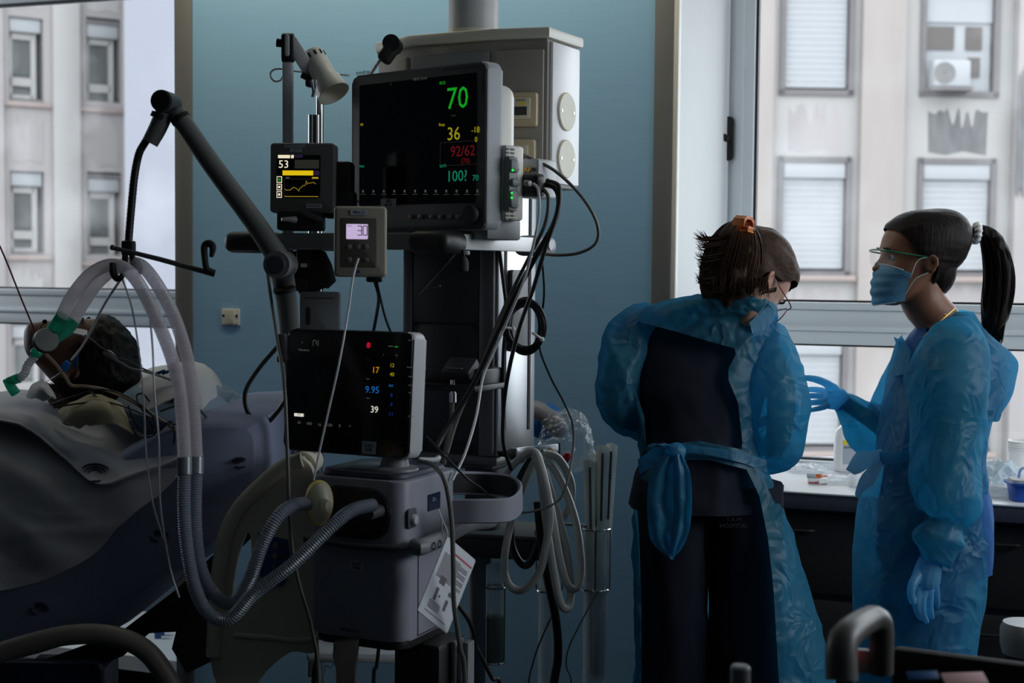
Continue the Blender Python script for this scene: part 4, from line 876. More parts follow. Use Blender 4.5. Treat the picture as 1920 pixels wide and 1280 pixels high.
# mattress in its sheet: outline at the near side carried to the far side
mo_ = [(486, 787), (497, 806), (500, 850), (494, 905), (470, 960), (430, 1012), (330, 1092), (225, 1172), (150, 1205), (0, 1252), (-150, 1300), (-420, 1330), (-420, 1130), (-150, 1080), (0, 1000), (150, 900), (250, 830), (335, 788), (420, 784)]
def side(pts, d): return [P(x, y, d) for x, y in pts]
base = side(mo_, DN); g = G()
secs = []
for t, ins in ((0, .035), (.012, .018), (.03, .006), (.06, 0), (.5, 0), (DF_ - DN, .02)):
    c = sum(base, V()) / len(base); secs.append([p + FW * t + (c - p).normalized() * ins for p in base])
g.rings([[q for q in cat(r + [r[0]], 3)[:-1]] for r in secs])
bmesh.ops.subdivide_edges(g.bm, edges=[e for e in g.bm.edges], cuts=2, use_grid_fill=True)
def fold(c):
    return .007 * noise.noise(V((c.x * 9 + c.z * 7, c.y * 2, c.z * 9 - c.x * 5))) + .012 * max(0, noise.noise(c * 4.0)) 
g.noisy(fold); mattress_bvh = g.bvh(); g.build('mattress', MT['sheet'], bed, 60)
# frame under the mattress
g = G(); fr2 = [(470, 975), (330, 1105), (225, 1185), (0, 1266), (-300, 1340), (-300, 1380), (0, 1310), (230, 1230), (345, 1130), (480, 1000)]
g.rings([side(fr2, DN + .06), side(fr2, DF_ - .06)]); g.build('back_frame', MT['black'], bed)
g = G(); g.box(basis(RT, FW, UP, P(100, 1400, 3.5) ) @ T(0, 0, 0), 1.3, .6, .12, .02); g.build('lift_base', MT['black'], bed)
for (px, d) in ((-250, 3.2), (-250, 3.8), (480, 3.2), (480, 3.8)):
    a = P(px, 1400, d); G().cyl(V((a.x, a.y, .0)), V((a.x, a.y, .1)), .06, seg=18).build('caster', MT['blackm'], bed)
g = G()
for px in (-250, 480): a, b = P(px, 1400, 3.2), P(px, 1400, 3.8); g.cyl(V((a.x, a.y, .12)), V((b.x, b.y, .12)), .03)
a, b = P(-250, 1400, 3.5), P(480, 1400, 3.5); g.cyl(V((a.x, a.y, .12)), V((b.x, b.y, .12)), .04)
g.box(basis(RT, FW, UP, V(((a.x + b.x) / 2, (a.y + b.y) / 2, .3))), .2, .3, .4); g.build('chassis', MT['dgrey'], bed)
for ol in ([(205, 1200), (345, 1098), (420, 1070), (420, 1172), (392, 1176), (330, 1184), (258, 1188)], [(330, 1184), (392, 1176), (396, 1240), (350, 1262), (322, 1216)]):
    g = G(); g.rings([side(ol, DN + .2), side(ol, DN + .24)]); g.build('added_dark_plate', MT['black'], bed)  # black sheets added to keep the space under the bed dark
# head-end side rail: a cream moulded panel with a slot
ro = [(566, 858), (585, 880), (592, 930), (592, 1000), (595, 1120), (594, 1205), (585, 1225), (545, 1222), (500, 1258), (470, 1295), (420, 1298), (395, 1240), (402, 1120), (410, 1050), (425, 990), (450, 945), (490, 905), (535, 868)]
hole = [(462, 996), (471, 1010), (468, 1070), (452, 1130), (440, 1165), (434, 1150), (436, 1100), (446, 1040)]
DRL = 3.02
g = G(); rin = lambda c, r, k: [(c[0] + (x - c[0]) * k, c[1] + (y - c[1]) * k) for x, y in r]
vo = [g.bm.verts.new(P(x, y, DRL)) for x, y in [tuple(q) for q in cat([V(p) for p in ro] + [V(ro[0])], 3)[:-1]]]
vh = [g.bm.verts.new(P(x, y, DRL)) for x, y in [tuple(q) for q in cat([V(p) for p in hole] + [V(hole[0])], 3)[:-1]]]
eds = [g.bm.edges.new((L[i], L[(i + 1) % len(L)])) for L in (vo, vh) for i in range(len(L))]
bmesh.ops.triangle_fill(g.bm, use_beauty=True, edges=eds)
ext = bmesh.ops.extrude_face_region(g.bm, geom=g.bm.faces[:]); bmesh.ops.translate(g.bm, vec=FW * .03, verts=[v for v in ext['geom'] if isinstance(v, bmesh.types.BMVert)])
sr = g.build('side_rail', MT['cream'], bed, 30)
g = G(); g.tube([P(x, y, DRL - .004) for x, y in ((566, 862), (535, 872), (490, 908), (450, 950), (425, 996), (412, 1060), (405, 1130), (400, 1230))], [.016] * 8, 14, 5); g.build('rail_grip', MT['cream'], sr)
g = G(); g.tube([P(x, y, DRL) for x, y in ((594, 1195), (560, 1200), (500, 1195), (440, 1190))], .006, 10, 4); g.build('rail_ridge', MT['cream'], sr)
pan = [(484, 998), (540, 1012), (546, 1060), (530, 1098), (492, 1096), (482, 1050)]
g = G(); g.rings([side(pan, DRL - .006), side(pan, DRL + .01)]); cp_ = g.build('control_panel', MT['bluep'], sr)
for i, (px, py) in enumerate(((516, 1022), (531, 1026), (514, 1042), (530, 1044), (513, 1062), (523, 1064), (515, 1082), (500, 1020))):
    Mb = FRM(px, py, DRL - .0075); G().prism(Mb, rrect(.012 if i != 4 else .007, .012, .003), -.001, .002, .0006).build('button', MT['vdark'] if i % 2 else MT['grey'], cp_)
# nearer lower rail, curving over at the bottom left
g = G(); g.tube([P(-120, 1262, 2.9), P(-20, 1230, 2.9), P(60, 1205, 2.9), P(130, 1190, 2.9), P(200, 1190, 2.9), P(260, 1210, 2.9), P(300, 1250, 2.9), P(335, 1320, 2.9), P(350, 1420, 2.9)], .021, 14, 5); g.build('lower_rail', mat('dark_cream_rail', lin(112, 108, 98), .5), bed)
G().prism(FRM(90, 1300, 2.93), rrect(.22, .13, .02), 0, .03, .005).build('rail_panel', mat('navy_rail_panel', lin(22, 30, 62), .5), bed)
# pillow and pad
def blob(cx, cy, d, w, h, dep, name, m, lab, ca_, yaw=0, roll=0, q=2.6):
    Mq = FRM(cx, cy, d, yaw, 0, roll); g = G(); vs_ = bmesh.ops.create_uvsphere(g.bm, u_segments=48, v_segments=32, radius=1)['verts']
    for v in vs_:
        x, y, z = v.co; k = (abs(x) ** q + abs(y) ** q) ** (1 / q); r2 = math.hypot(x, y)
        f = r2 / k if k > 1e-6 else 1
        v.co = Mq @ V((x * f * w / 2, y * f * dep / 2, z * h / 2 * (1 - .25 * r2 ** 4)))
    return g
g = blob(345, 762, 3.45, .27, .135, .60, 'p', None, '', '', 0, 12); g.noisy(lambda c: .006 * noise.noise(c * 14) + .004 * noise.ridged_multi_fractal(c * 9, 1, 2, 3, 1, 2) - .004)
g.tube([P(372, 752, 3.42), P(408, 746, 3.42), P(426, 741, 3.42), P(437, 736, 3.42)], [.055, .034, .015, .003], 20, 5)
tag(g.build('pillow', MT['pillow'], None, 60), 'soft blue grey pillow wedged behind the patient head on the bed', 'pillow')
rows = [[P(228, 742, 3.75), P(270, 698, 3.8), P(330, 682, 3.85), P(385, 686, 3.85), P(420, 735, 3.85), P(432, 770, 3.85)], [P(222, 752, 3.5), P(262, 712, 3.5), P(325, 690, 3.5), P(385, 690, 3.55), P(412, 716, 3.6), P(438, 772, 3.6)],
        [P(215, 768, 3.28), P(255, 740, 3.26), P(310, 712, 3.26), P(360, 700, 3.3), P(398, 722, 3.36), P(408, 775, 3.36)], [P(222, 800, 3.18), P(262, 782, 3.17), P(305, 755, 3.16), P(345, 742, 3.18), P(362, 756, 3.2), P(372, 790, 3.2)]]
g = G(); g.patch(rows, 7, 8, lambda p, u, v: p + UP * (.002 * (abs(math.sin(u * 34 + v * 18)) + abs(math.sin(v * 30 - u * 20))) + .003 * noise.noise(p * 20))); g.thick(-.004)
tag(g.build('quilted_pad', MT['padm'], None, 60), 'white quilted absorbent pad draped over the pillow with a loose pointed corner', 'pad')
g = G(); g.patch([[P(402, 784, 3.62), P(432, 778, 3.62)], [P(418, 748, 3.66), P(437, 766, 3.66)], [P(425, 730, 3.7), P(428, 734, 3.7)]], 4, 4); g.thick(.003)
tag(g.build('paper_sheet', MT['card']), 'small white paper corner sticking out below the pillow end', 'paper')
# top sheet: grid of control points, far edge to near hem
tp = [[(-90, 800, 3.9), (0, 800, 3.9), (60, 800, 3.9), (130, 815, 3.88), (200, 830, 3.85), (280, 850, 3.8), (345, 870, 3.7)],
      [(-90, 752, 3.62), (0, 742, 3.62), (45, 737, 3.6), (110, 750, 3.58), (190, 782, 3.55), (270, 815, 3.5), (345, 845, 3.45)],
      [(-90, 775, 3.42), (0, 768, 3.4), (55, 772, 3.38), (120, 790, 3.36), (195, 812, 3.34), (275, 836, 3.32), (340, 858, 3.28)],
      [(-90, 838, 3.24), (0, 836, 3.22), (60, 842, 3.2), (125, 852, 3.18), (195, 862, 3.16), (270, 866, 3.14), (337, 872, 3.13)],
      [(-90, 930, 3.14), (0, 925, 3.13), (65, 928, 3.11), (130, 925, 3.09), (195, 915, 3.08), (262, 895, 3.08), (332, 888, 3.085)],
      [(-90, 1035, 3.10), (0, 1022, 3.09), (62, 1005, 3.07), (120, 990, 3.06), (180, 965, 3.06), (245, 925, 3.065), (322, 905, 3.075)],
      [(-90, 1125, 3.06), (0, 1106, 3.05), (60, 1090, 3.04), (110, 1072, 3.04), (165, 1044, 3.045), (230, 985, 3.055), (300, 930, 3.07)]]
def wr(p, u, v):
    a = p.dot(RT) * 4 + p.z * 9; b = noise.noise(V((p.dot(RT) * 3, p.z * 11 + p.dot(RT) * 5, p.dot(FW) * 3)))
    rd = noise.ridged_multi_fractal(V((p.dot(RT) * 2.2 - p.z * 1.5, p.z * 6, 3.3)), 1, 2, 3, 1, 2)
    return p - FW * (.024 * b + .012 * (rd - 1)) * (.3 + .7 * u) + UP * (.014 * b + .007 * (rd - 1))
g = G(); g.patch([[P(*q) for q in r] for r in tp], 16, 16, wr); sheet_bvh = g.bvh(); g.thick(-.006)
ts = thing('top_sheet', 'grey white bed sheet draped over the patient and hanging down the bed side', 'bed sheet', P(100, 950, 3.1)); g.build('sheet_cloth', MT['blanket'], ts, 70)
# turned-down upper layer with its pointed edge
tq = [[(-90, 750, 3.60), (0, 740, 3.60), (45, 735, 3.58), (110, 748, 3.56), (190, 780, 3.53), (270, 813, 3.48), (347, 843, 3.42)],
      [(-90, 768, 3.41), (0, 764, 3.38), (55, 768, 3.36), (120, 785, 3.34), (195, 808, 3.32), (275, 832, 3.30), (343, 850, 3.26)],
      [(-90, 778, 3.33), (0, 780, 3.28), (70, 800, 3.22), (120, 830, 3.18), (190, 850, 3.14), (270, 855, 3.12), (341, 856, 3.10)],
      [(-90, 790, 3.29), (0, 795, 3.24), (62, 815, 3.19), (120, 862, 3.14), (182, 908, 3.055), (262, 884, 3.05), (338, 862, 3.05)]]
def wr2(p, u, v):
    rd = noise.ridged_multi_fractal(V((p.dot(RT) * 3 + 7, p.z * 8, 1.3)), 1, 2, 3, 1, 2)
    return p - FW * (.006 + .009 * (rd - 1)) + UP * (.008 + .010 * (rd - 1))
g = G(); g.patch([[P(*q) for q in r] for r in tq], 12, 12, wr2); turn_bvh = g.bvh(); g.thick(-.005); g.build('turned_edge', cloth('light_top_sheet', lin(196, 197, 204)), ts, 70)
def emblem(bvh, px, py, s, ang, parent):
    g = G()
    for (r, a0, a1) in ((1, 20, 150), (.72, 10, 165), (.45, 0, 180), (.85, 200, 300)):
        pts = []
        for i in range(9):
            a = R_(a0 + (a1 - a0) * i / 8 + ang); x, y = px + s * r * math.cos(a) * 1.3, py - s * r * math.sin(a) * .8
            h = bvh.ray_cast(EYE, ray(x, y).normalized())
            if h[0] is not None: pts.append(h[0] - ray(x, y).normalized() * .003)
        if len(pts) > 3: g.tube(pts, [.0005] + [.0022] * (len(pts) - 2) + [.0005], 6, 2)
    if len(g.bm.verts): g.build('printed_emblem', MT['logo'], parent)
    else: g.bm.free()
emblem(turn_bvh, 133, 787, 15, 0, ts); emblem(turn_bvh, 178, 887, 22, 0, ts); emblem(mattress_bvh, 450, 868, 12, 20, bed); emblem(mattress_bvh, 297, 1006, 14, -30, bed); emblem(mattress_bvh, 72, 1142, 14, -40, bed)
# ---------------------------------------------------------------- head builder, shared by the three people
HP = [(0, .012, -.080, -.045), (.012, .034, -.090, -.022), (.03, .05, -.094, .0), (.05, .058, -.094, .03), (.075, .0635, -.093, .062), (.1, .068, -.088, .082), (.118, .071, -.088, .09), (.135, .0735, -.093, .095), (.16, .0745, -.092, .096), (.185, .070, -.080, .089), (.205, .058, -.058, .073), (.218, .040, -.034, .05), (.225, .012, -.004, .018)]
def head_rings(grow=0, n=40):
    out = []
    for z, w, yf, yb in [tuple(q) for q in cat([V(h) for h in HP], 3)]:
        r = []
        for i in range(n):
            a = 2 * math.pi * i / n; cx, sy = math.sin(a), -math.cos(a)
            yc = (yf + yb) / 2 * .6 + .4 * .01; y = yc + (sy * (yb - yc) if sy > 0 else -sy * (yf - yc) if True else 0)
            e = .86 if sy > 0 else .9
            x = w * math.copysign(abs(cx) ** e, cx)
            if sy < 0:   # face relief
                nx = abs(x)
                nose = .026 * math.exp(-(nx / .0095) ** 2) * (math.exp(-((z - .083) / .012) ** 2) + .55 * math.exp(-((z - .1) / .014) ** 2) + .22 * math.exp(-((z - .115) / .01) ** 2))
                eye = .010 * math.exp(-((nx - .031) / .013) ** 2 - ((z - .113) / .010) ** 2)
                brow = .005 * math.exp(-((nx - .028) / .02) ** 2 - ((z - .132) / .008) ** 2)
                lip = .006 * math.exp(-(nx / .02) ** 2) * (math.exp(-((z - .056) / .005) ** 2) + math.exp(-((z - .043) / .006) ** 2)) - .004 * math.exp(-(nx / .022) ** 2 - ((z - .0495) / .003) ** 2)
                chin = .006 * math.exp(-(nx / .018) ** 2 - ((z - .014) / .01) ** 2)
                cheek = .004 * math.exp(-((nx - .045) / .015) ** 2 - ((z - .085) / .015) ** 2)
                y -= nose + brow + lip + chin + cheek - eye
            r.append(V((x, y, z)))
        out.append(r)
    return out
def ear(g, M, sx_):
    pts = [(.012, .088), (.004, .10), (.004, .116), (.014, .126), (.024, .122), (.028, .108), (.022, .094), (.016, .084)]
    g.tube([M @ V((sx_ * (.074 + .013 * (y - .004) / .02), y, z)) for y, z in pts], [.0035, .0042, .0048, .0052, .0055, .0052, .005, .0045], 10, 4)
    g.ball(M @ T(sx_ * .073, .014, .105) @ RZ(sx_ * 18), .006, .014, .020, 14)
def eyes(parent, M, skin):
    for sx_ in (-1, 1):
        e = G().ball(M @ T(sx_ * .031, -.069, .113), .0105, .0105, .0105, 16).build('eye', MT['lab'], parent); G().ball(M @ T(sx_ * .031, -.0775, .113), .0055, .004, .0055, 12).build('iris', MT['ink'], e)
        g = G(); g.tube([M @ V((sx_ * x, y, z)) for x, y, z in ((.014, -.092, .130), (.028, -.095, .1345), (.044, -.085, .132))], [.0015, .003, .0012], 8, 4); g.build('eyebrow', MT['hair'], parent)
def remesh(g, voxel, smooth=2):
    me = bpy.data.meshes.new('t'); bmesh.ops.recalc_face_normals(g.bm, faces=g.bm.faces[:]); g.bm.to_mesh(me); g.bm.free()
    o = bpy.data.objects.new('t', me); SC.collection.objects.link(o)
    m = o.modifiers.new('r', 'REMESH'); m.mode = 'VOXEL'; m.voxel_size = voxel
    if smooth: s_ = o.modifiers.new('s', 'SMOOTH'); s_.iterations = smooth; s_.factor = .5
    dg = bpy.context.evaluated_depsgraph_get(); dg.update(); me2 = bpy.data.meshes.new_from_object(o.evaluated_get(dg))
    g2 = G(); g2.bm.from_mesh(me2); bpy.data.objects.remove(o); bpy.data.meshes.remove(me); bpy.data.meshes.remove(me2); return g2
def skinmat(name, col): 
    m = mat(name, col, .5, var=.06, vscale=20, bump=.05, bscale=300); b = m.node_tree.nodes['Principled BSDF']; b.inputs['Subsurface Weight'].default_value = .12; b.inputs['Subsurface Radius'].default_value = (.02, .008, .004); b.inputs['Subsurface Scale'].default_value = .3; return m
MT['hair'] = mat('black_hair', lin(16, 13, 12), .55, spec=.25, var=.5, vscale=60, bump=.35, bscale=120, stretch=(1, 1, .12))
MT['skin_p'] = skinmat('patient_skin', lin(104, 70, 54))
# ---------------------------------------------------------------- patient, lying face up, crown to the right
pc = P(52, 690, 3.42)                                    # chin end of the head axis
hz = (RT * 1.0 + UP * .10 + FW * .05).normalized(); hy = -(UP - hz * UP.dot(hz)).normalized(); hx = hy.cross(hz)
HM = basis(hx, hy, hz, pc) @ T(0, .0, 0) @ Mx.Diagonal((1.08, 1.12, 1.12, 1))
pt = thing('person', 'patient with short dark hair lying face up in the bed with a breathing tube', 'person', P(60, 800, 3.42))
g = G(); g.rings([[HM @ p for p in r] for r in head_rings()]); ear(g, HM, 1); ear(g, HM, -1)
# neck and torso under the sheet
g.tube([P(120, 722, 3.42), P(145, 765, 3.43), P(120, 815, 3.46), P(40, 850, 3.5), P(-120, 860, 3.5), P(-330, 890, 3.46)], [.052, .054, .06, .065, .08, .09], 20, 5)
g.tube([P(110, 800, 3.62), P(215, 800, 3.44), P(262, 815, 3.28)][0:0] + [P(150, 815, 3.60), P(150, 815, 3.46), P(165, 835, 3.36)], [.05, .065, .045], 16, 5)
g.tube([P(165, 835, 3.36), P(40, 890, 3.34), P(-120, 930, 3.32)], [.04, .035, .03], 14, 4); g.tube([P(150, 800, 3.62), P(40, 850, 3.68), P(-120, 900, 3.7)], [.055, .045, .04], 14, 4)
g.tube([P(-330, 890, 3.36), P(-560, 900, 3.34), P(-800, 930, 3.34)], [.08, .06, .045], 14, 4); g.tube([P(-330, 890, 3.5), P(-560, 900, 3.52), P(-800, 930, 3.52)], [.08, .06, .045], 14, 4)
g = remesh(g, .007, 3); body_p = g.build('body', MT['skin_p'], pt, 80)
eyes(pt, HM, None)
g = G()
rs = head_rings(); 
def hairline_p(p): return p.z > .165 or (p.y > .03 and p.z > .05) or (p.y > -.045 and p.z > .13)
rr = [[p + (p - V((0, .005, .12))).normalized() * (.012 + .006 * noise.noise(p * 60)) for p in r] for r in rs]
g.rings([[HM @ p for p in r] for r in rr]); inv = HM.inverted()
bmesh.ops.delete(g.bm, geom=[f for f in g.bm.faces if not hairline_p(inv @ f.calc_center_median())], context='FACES')
bmesh.ops.subdivide_edges(g.bm, edges=g.bm.edges[:], cuts=1, use_grid_fill=True); g.noisy(lambda c: .004 * noise.noise(c * 70) + .003 * noise.noise(c * 150)); hp_ = g.build('hair', MT['hair'], pt, 80)
g = G(); rnd = random.Random(11)
for i in range(230):
    a = rnd.uniform(-1.5, 1.5); z = rnd.uniform(.15, .226); 
    b0 = V((.075 * math.sin(a) * (1 if z < .2 else .7), rnd.uniform(-.07, .085), z + .004)); s0 = V((b0.x, b0.y, b0.z))
    dn = (b0 - V((0, .005, .12))).normalized(); s0 = V((0, .005, .12)) + dn * (.099 + .004 * rnd.random()); tip = s0 + dn * rnd.uniform(.004, .012) + V((rnd.uniform(-.012, .012), rnd.uniform(.0, .024), rnd.uniform(.0, .014)))
    g.tube([HM @ s0, HM @ (s0.lerp(tip, .6) + dn * .004), HM @ tip], [.0011, .0008, .0002], 4, 2)
tag(g.build('hair_strand', MT['hair'], hp_), kind='stuff')
# forehead sensor strip, tube at the neck, clips
g = G(); g.patch([[P(122, 612, 3.36), P(138, 617, 3.35), P(152, 619, 3.345), P(164, 622, 3.34)], [P(124, 622, 3.325), P(138, 627, 3.32), P(152, 630, 3.315), P(163, 634, 3.31)]], 4, 4); g.thick(.004)
fs = thing('forehead_sensor', 'pale grey sensor strip stuck on the patient forehead with its grey clip and lead', 'sensor', P(143, 630, 3.33)); g.build('strip', MT['lgrey'], fs)
g = G(); g.tube([P(160, 628, 3.30), P(176, 640, 3.28), P(190, 652, 3.27), P(205, 660, 3.26), P(222, 672, 3.26), P(240, 676, 3.26), P(262, 688, 3.26), P(290, 700, 3.2), P(322, 712, 3.14)], .0022, 6, 5); g.build('lead', MT['dgrey'], fs)
g = G(); g.tube([P(196, 660, 3.27), P(206, 664, 3.265), P(220, 676, 3.26)], [.006, .0085, .004], 12, 4); g.tube([P(220, 676, 3.26), P(245, 690, 3.25), P(275, 697, 3.2), P(320, 712, 3.13), P(345, 725, 3.1)], .0028, 6, 5); g.build('clip', MT['grey'], fs)
# ---------------------------------------------------------------- two nurses
GB = lin(44, 128, 168)
MT['gown'] = sheer('blue_plastic_gown', lin(92, 184, 218), .32, .7, .03, .42, bump=.7, bscale=13, var=.12, crease=.009)
MT['gown2'] = sheer('blue_plastic_gown_light', lin(98, 188, 220), .33, .72, .03, .42, bump=.7, bscale=13, var=.12, crease=.009)
MT['tie'] = sheer('blue_plastic_tie', lin(92, 184, 218), .2, .7, .03, .4, bump=.5, bscale=14, crease=.006)
MT['tie2'] = sheer('pale_plastic_tie', lin(168, 212, 236), .15, .65, .04, .35, bump=.4, bscale=14, crease=.005)
MT['scrub'] = mat('navy_scrub_cloth', lin(9, 16, 36), .9, var=.12, vscale=14, bump=.3, bscale=30); MT['scrub2'] = mat('royal_blue_scrub_cloth', lin(8, 78, 140), .9, var=.1, bump=.3, bscale=30)
MT['glove'] = sheer('blue_nitrile_glove', lin(128, 204, 240), .06, .7, .03, .35, bump=.3, bscale=60)
MT['maskm'] = sheer('blue_surgical_mask', lin(150, 210, 238), .04, .6, .02, .5, bump=.15, bscale=200, var=.05)
MT['maskw'] = sheer('white_mask_edge', lin(225, 235, 240), 0, .4, .02, .5)
MT['skin'] = skinmat('nurse_skin', lin(206, 160, 138)); MT['skin2'] = skinmat('nurse_skin_tan', lin(138, 94, 72))
MT['hair1'] = mat('brown_hair', lin(70, 50, 38), .6, spec=.2, var=.6, vscale=90, bump=.5, bscale=140, stretch=(1, .12, 1)); MT['hair2'] = mat('dark_brown_hair', lin(24, 16, 13), .55, spec=.18, var=.6, vscale=90, bump=.45, bscale=140, stretch=(1, 1, .1))
MT['lens'] = sheer('clear_lens', lin(245, 248, 248), .92, .5, .04, .1); MT['orange'] = mat('orange_hair_clip', lin(225, 120, 20), .3); MT['greenf'] = mat('green_frame', lin(20, 110, 70), .35); MT['rose'] = mat('rose_frame', lin(150, 70, 85), .3)
def ering(py, L, R, d, dr, n=84, e=.85, tilt=0):
    c = P((L + R) / 2, py, d); rx = (R - L) / 2 / FP * d; o = []
    for i in range(n):
        a = 2 * math.pi * i / n; x = math.copysign(abs(math.cos(a)) ** e, math.cos(a)); y = math.copysign(abs(math.sin(a)) ** e, math.sin(a))
        o.append(c + RT * (x * rx) + FW * (y * dr) + UP * (y * dr * tilt))
    return o
def loft(spec, k=8, **kw):
    """spec rows (py, left px, right px, depth, depth radius), smoothed"""
    return [ering(*q, **kw) for q in cat([V(s) for s in spec], k)]
def vcat(l, k): return [tuple(x) for x in cat([V(t) for t in l], k)]
def loft5(spec, k=8, **kw):
    rows = []
    for a in range(len(spec) - 1):
        for i in range(k):
            t = i / k; p = [spec[max(0, min(len(spec) - 1, a + j))] for j in (-1, 0, 1, 2)]
            rows.append([.5 * (2 * b1 + (b2 - b0) * t + (2 * b0 - 5 * b1 + 4 * b2 - b3) * t * t + (3 * b1 - b0 - 3 * b2 + b3) * t ** 3) for b0, b1, b2, b3 in zip(*p)])
    rows.append(list(spec[-1])); return [ering(*r, **kw) for r in rows]
def crumple(amp, sc=1.0, seed=0, st=(1, 1, 1)):
    """thin film: long sharp folds with flat facets between"""
    def f(c):
        q = V((c.x * st[0] + seed, c.y * st[1], c.z * st[2])) * sc
        w = V((noise.noise(q * 3 + V((9, 0, 0))), noise.noise(q * 3), noise.noise(q * 3 + V((0, 9, 0))))) * .06; q = q + w
        r1 = max(0, 1 - abs(noise.noise(V((q.x * 9 + q.z * 3, q.y * 9, q.z * 4)))) * 3.4); r2 = max(0, 1 - abs(noise.noise(V((q.x * 5 - q.z * 7 + 5, q.y * 6, q.z * 11)))) * 3.6); r3 = max(0, 1 - abs(noise.noise(q * 19)) * 3.2); m = max(0, min(1, .5 + 1.2 * noise.noise(q * 2.3)))
        return amp * (.75 * r1 * m + .65 * r2 * (1 - m) + .28 * r3 + .45 * noise.noise(q * 2.4) - .35)
    return f
def sleeve(spec, seg=40, k=10, seed=0, amp=.014):
    """spec rows (px, py, depth, radius)"""
    g = G(); q = [P(a, b, c) for a, b, c, r in spec]; g.tube(q, [r for *_, r in spec], 64, k + 3); return g.noisy(crumple(amp, .8, seed, (1, 1, .8)))
def cut(g, poly, front=True):
    """open the cloth where its near side falls inside a picture outline"""
    g.bm.normal_update(); kill = []
    for f in g.bm.faces:
        c = f.calc_center_median(); x, y, d = pix(c)
        if inpoly(x, y, poly) and (not front or f.normal.dot(c - EYE) < 0): kill.append(f)
    rim = {v for f in kill for v in f.verts}; bmesh.ops.delete(g.bm, geom=kill, context='FACES')
    for v in rim:
        if not v.is_valid: continue
        x, y, d = pix(v.co); best = None
        for i in range(len(poly)):
            a, b = V(poly[i - 1]), V(poly[i]); ab = b - a; t = max(0, min(1, (V((x, y)) - a).dot(ab) / max(1e-6, ab.length_squared))); q = a + ab * t; L = (q - V((x, y))).length
            if best is None or L < best[0]: best = (L, q)
        if best[0] < 16: v.co = P(best[1].x, best[1].y, d)
    return g
def outward(g): bmesh.ops.recalc_face_normals(g.bm, faces=g.bm.faces[:]); return g
def hair_cap(HM, keep, off=.013, tie=None, pull=0):
    g = G(); c0 = V((0, .005, .12)); fo = lambda p: off + (pull * max(0, (p - c0).normalized().dot(tie)) ** 4 if tie else 0); rr = [[p + (p - c0).normalized() * fo(p) for p in r] for r in head_rings(n=56)]
    g.rings([[HM @ p for p in r] for r in rr]); inv = HM.inverted()
    bmesh.ops.delete(g.bm, geom=[f for f in g.bm.faces if not keep(inv @ f.calc_center_median())], context='FACES')
    for _ in range(10):      # an even hairline
        mv = []
        for v in g.bm.verts:
            nb_ = [e.other_vert(v).co for e in v.link_edges if e.is_boundary]
            if len(nb_) == 2: mv.append((v, v.co * .5 + (nb_[0] + nb_[1]) * .25))
        for v, c_ in mv: v.co = c_
    bmesh.ops.subdivide_edges(g.bm, edges=g.bm.edges[:], cuts=1, use_grid_fill=True); return g
def mask_on(HM, parent, side_w=.004):
    w_at = lambda z: .045 + .028 * max(0, min(1, (z + .01) / .1)); rows = []
    for j in range(25):
        v = j / 24; z = -.004 + v * .100; yf = -.088 - .021 * math.sin(math.pi * min(1, .12 + v * .78)) ** .8; r = []
        for i in range(33):
            u = i / 16 - 1; a = u * 1.38; x = math.sin(a) * (w_at(z) + .004); y = -.012 + (yf + .012) * math.cos(a) ** .9 if abs(a) < 1.56 else -.012
            pl = .0022 * math.sin(v * 26) * math.cos(a); zz = z + (.018 * abs(u) ** 1.5 * (1 - v * .7) if v < .8 else .004 * abs(u)) - (.02 * (abs(u) ** 2) * max(0, v - .55) / .45)
            r.append(HM @ V((x, y - pl, zz)))
        rows.append(r)
    g = G().grid(rows); g.thick(.0012); m = g.build('face_mask', MT['maskm'], parent, 60)
    g = G(); g.tube([q for q in rows[-1][2:-2:3]], .0018, 6, 2); g.build('mask_edge', MT['maskw'], m); g = G(); g.tube([q for q in rows[0][2:-2:3]], .0015, 6, 2); g.build('mask_edge', MT['maskw'], m)
    for sx_ in (-1, 1):
        A_, B_ = rows[20][32 if sx_ > 0 else 0], rows[5][32 if sx_ > 0 else 0]
        g = G(); g.tube([A_, HM @ V((sx_ * .077, -.02, .112)), HM @ V((sx_ * .079, .006, .122))], .0011, 6, 4); g.build('ear_loop', MT['maskw'], m)
        g = G(); g.tube([HM @ V((sx_ * .079, .010, .086)), HM @ V((sx_ * .074, -.02, .068)), B_], .0011, 6, 4); g.build('ear_loop', MT['maskw'], m)
    return m
def fingers(palm, fs, voxel=.0024):
    """palm: [(px,py,d,r)...]; fs: list of finger chains"""
    g = G()
    for ch in palm: g.tube([P(*q[:3]) for q in ch], [q[3] for q in ch], 14, 4)
    for ch in fs: g.tube([P(*q[:3]) for q in ch], [q[3] for q in ch], 12, 4); g.ball(Mx.Translation(P(*ch[-1][:3])), ch[-1][3], ch[-1][3], ch[-1][3], 12)
    return remesh(g, voxel, 3)
# ---- first nurse: bent over the counter, back to us
n1 = thing('person', 'nurse in blue gown bent over the counter, back turned, brown hair in orange clip', 'person', V((P(1330, 900, 3.3).x, P(1330, 900, 3.3).y, 0)))
f1 = (RT * .60 + FW * .42 - UP * .70).normalized(); z1 = (UP - f1 * UP.dot(f1)).normalized(); y1 = -f1; x1 = y1.cross(z1)
H1 = basis(x1, y1, z1, V((0, 0, 0))); H1 = Mx.Translation(P(1441, 523, 3.25) - H1 @ V((-.078, .016, .107))) @ H1
nb = H1 @ V((0, .045, .045)); 
g = G(); g.rings([[H1 @ p for p in r] for r in head_rings()]); ear(g, H1, 1); ear(g, H1, -1)
g.tube([H1 @ V((0, .02, .07)), nb, P(1362, 580, 3.42), P(1325, 640, 3.44), P(1310, 740, 3.39), P(1310, 840, 3.36), P(1315, 950, 3.345)], [.05, .046, .05, .075, .085, .08, .10], 22, 5)
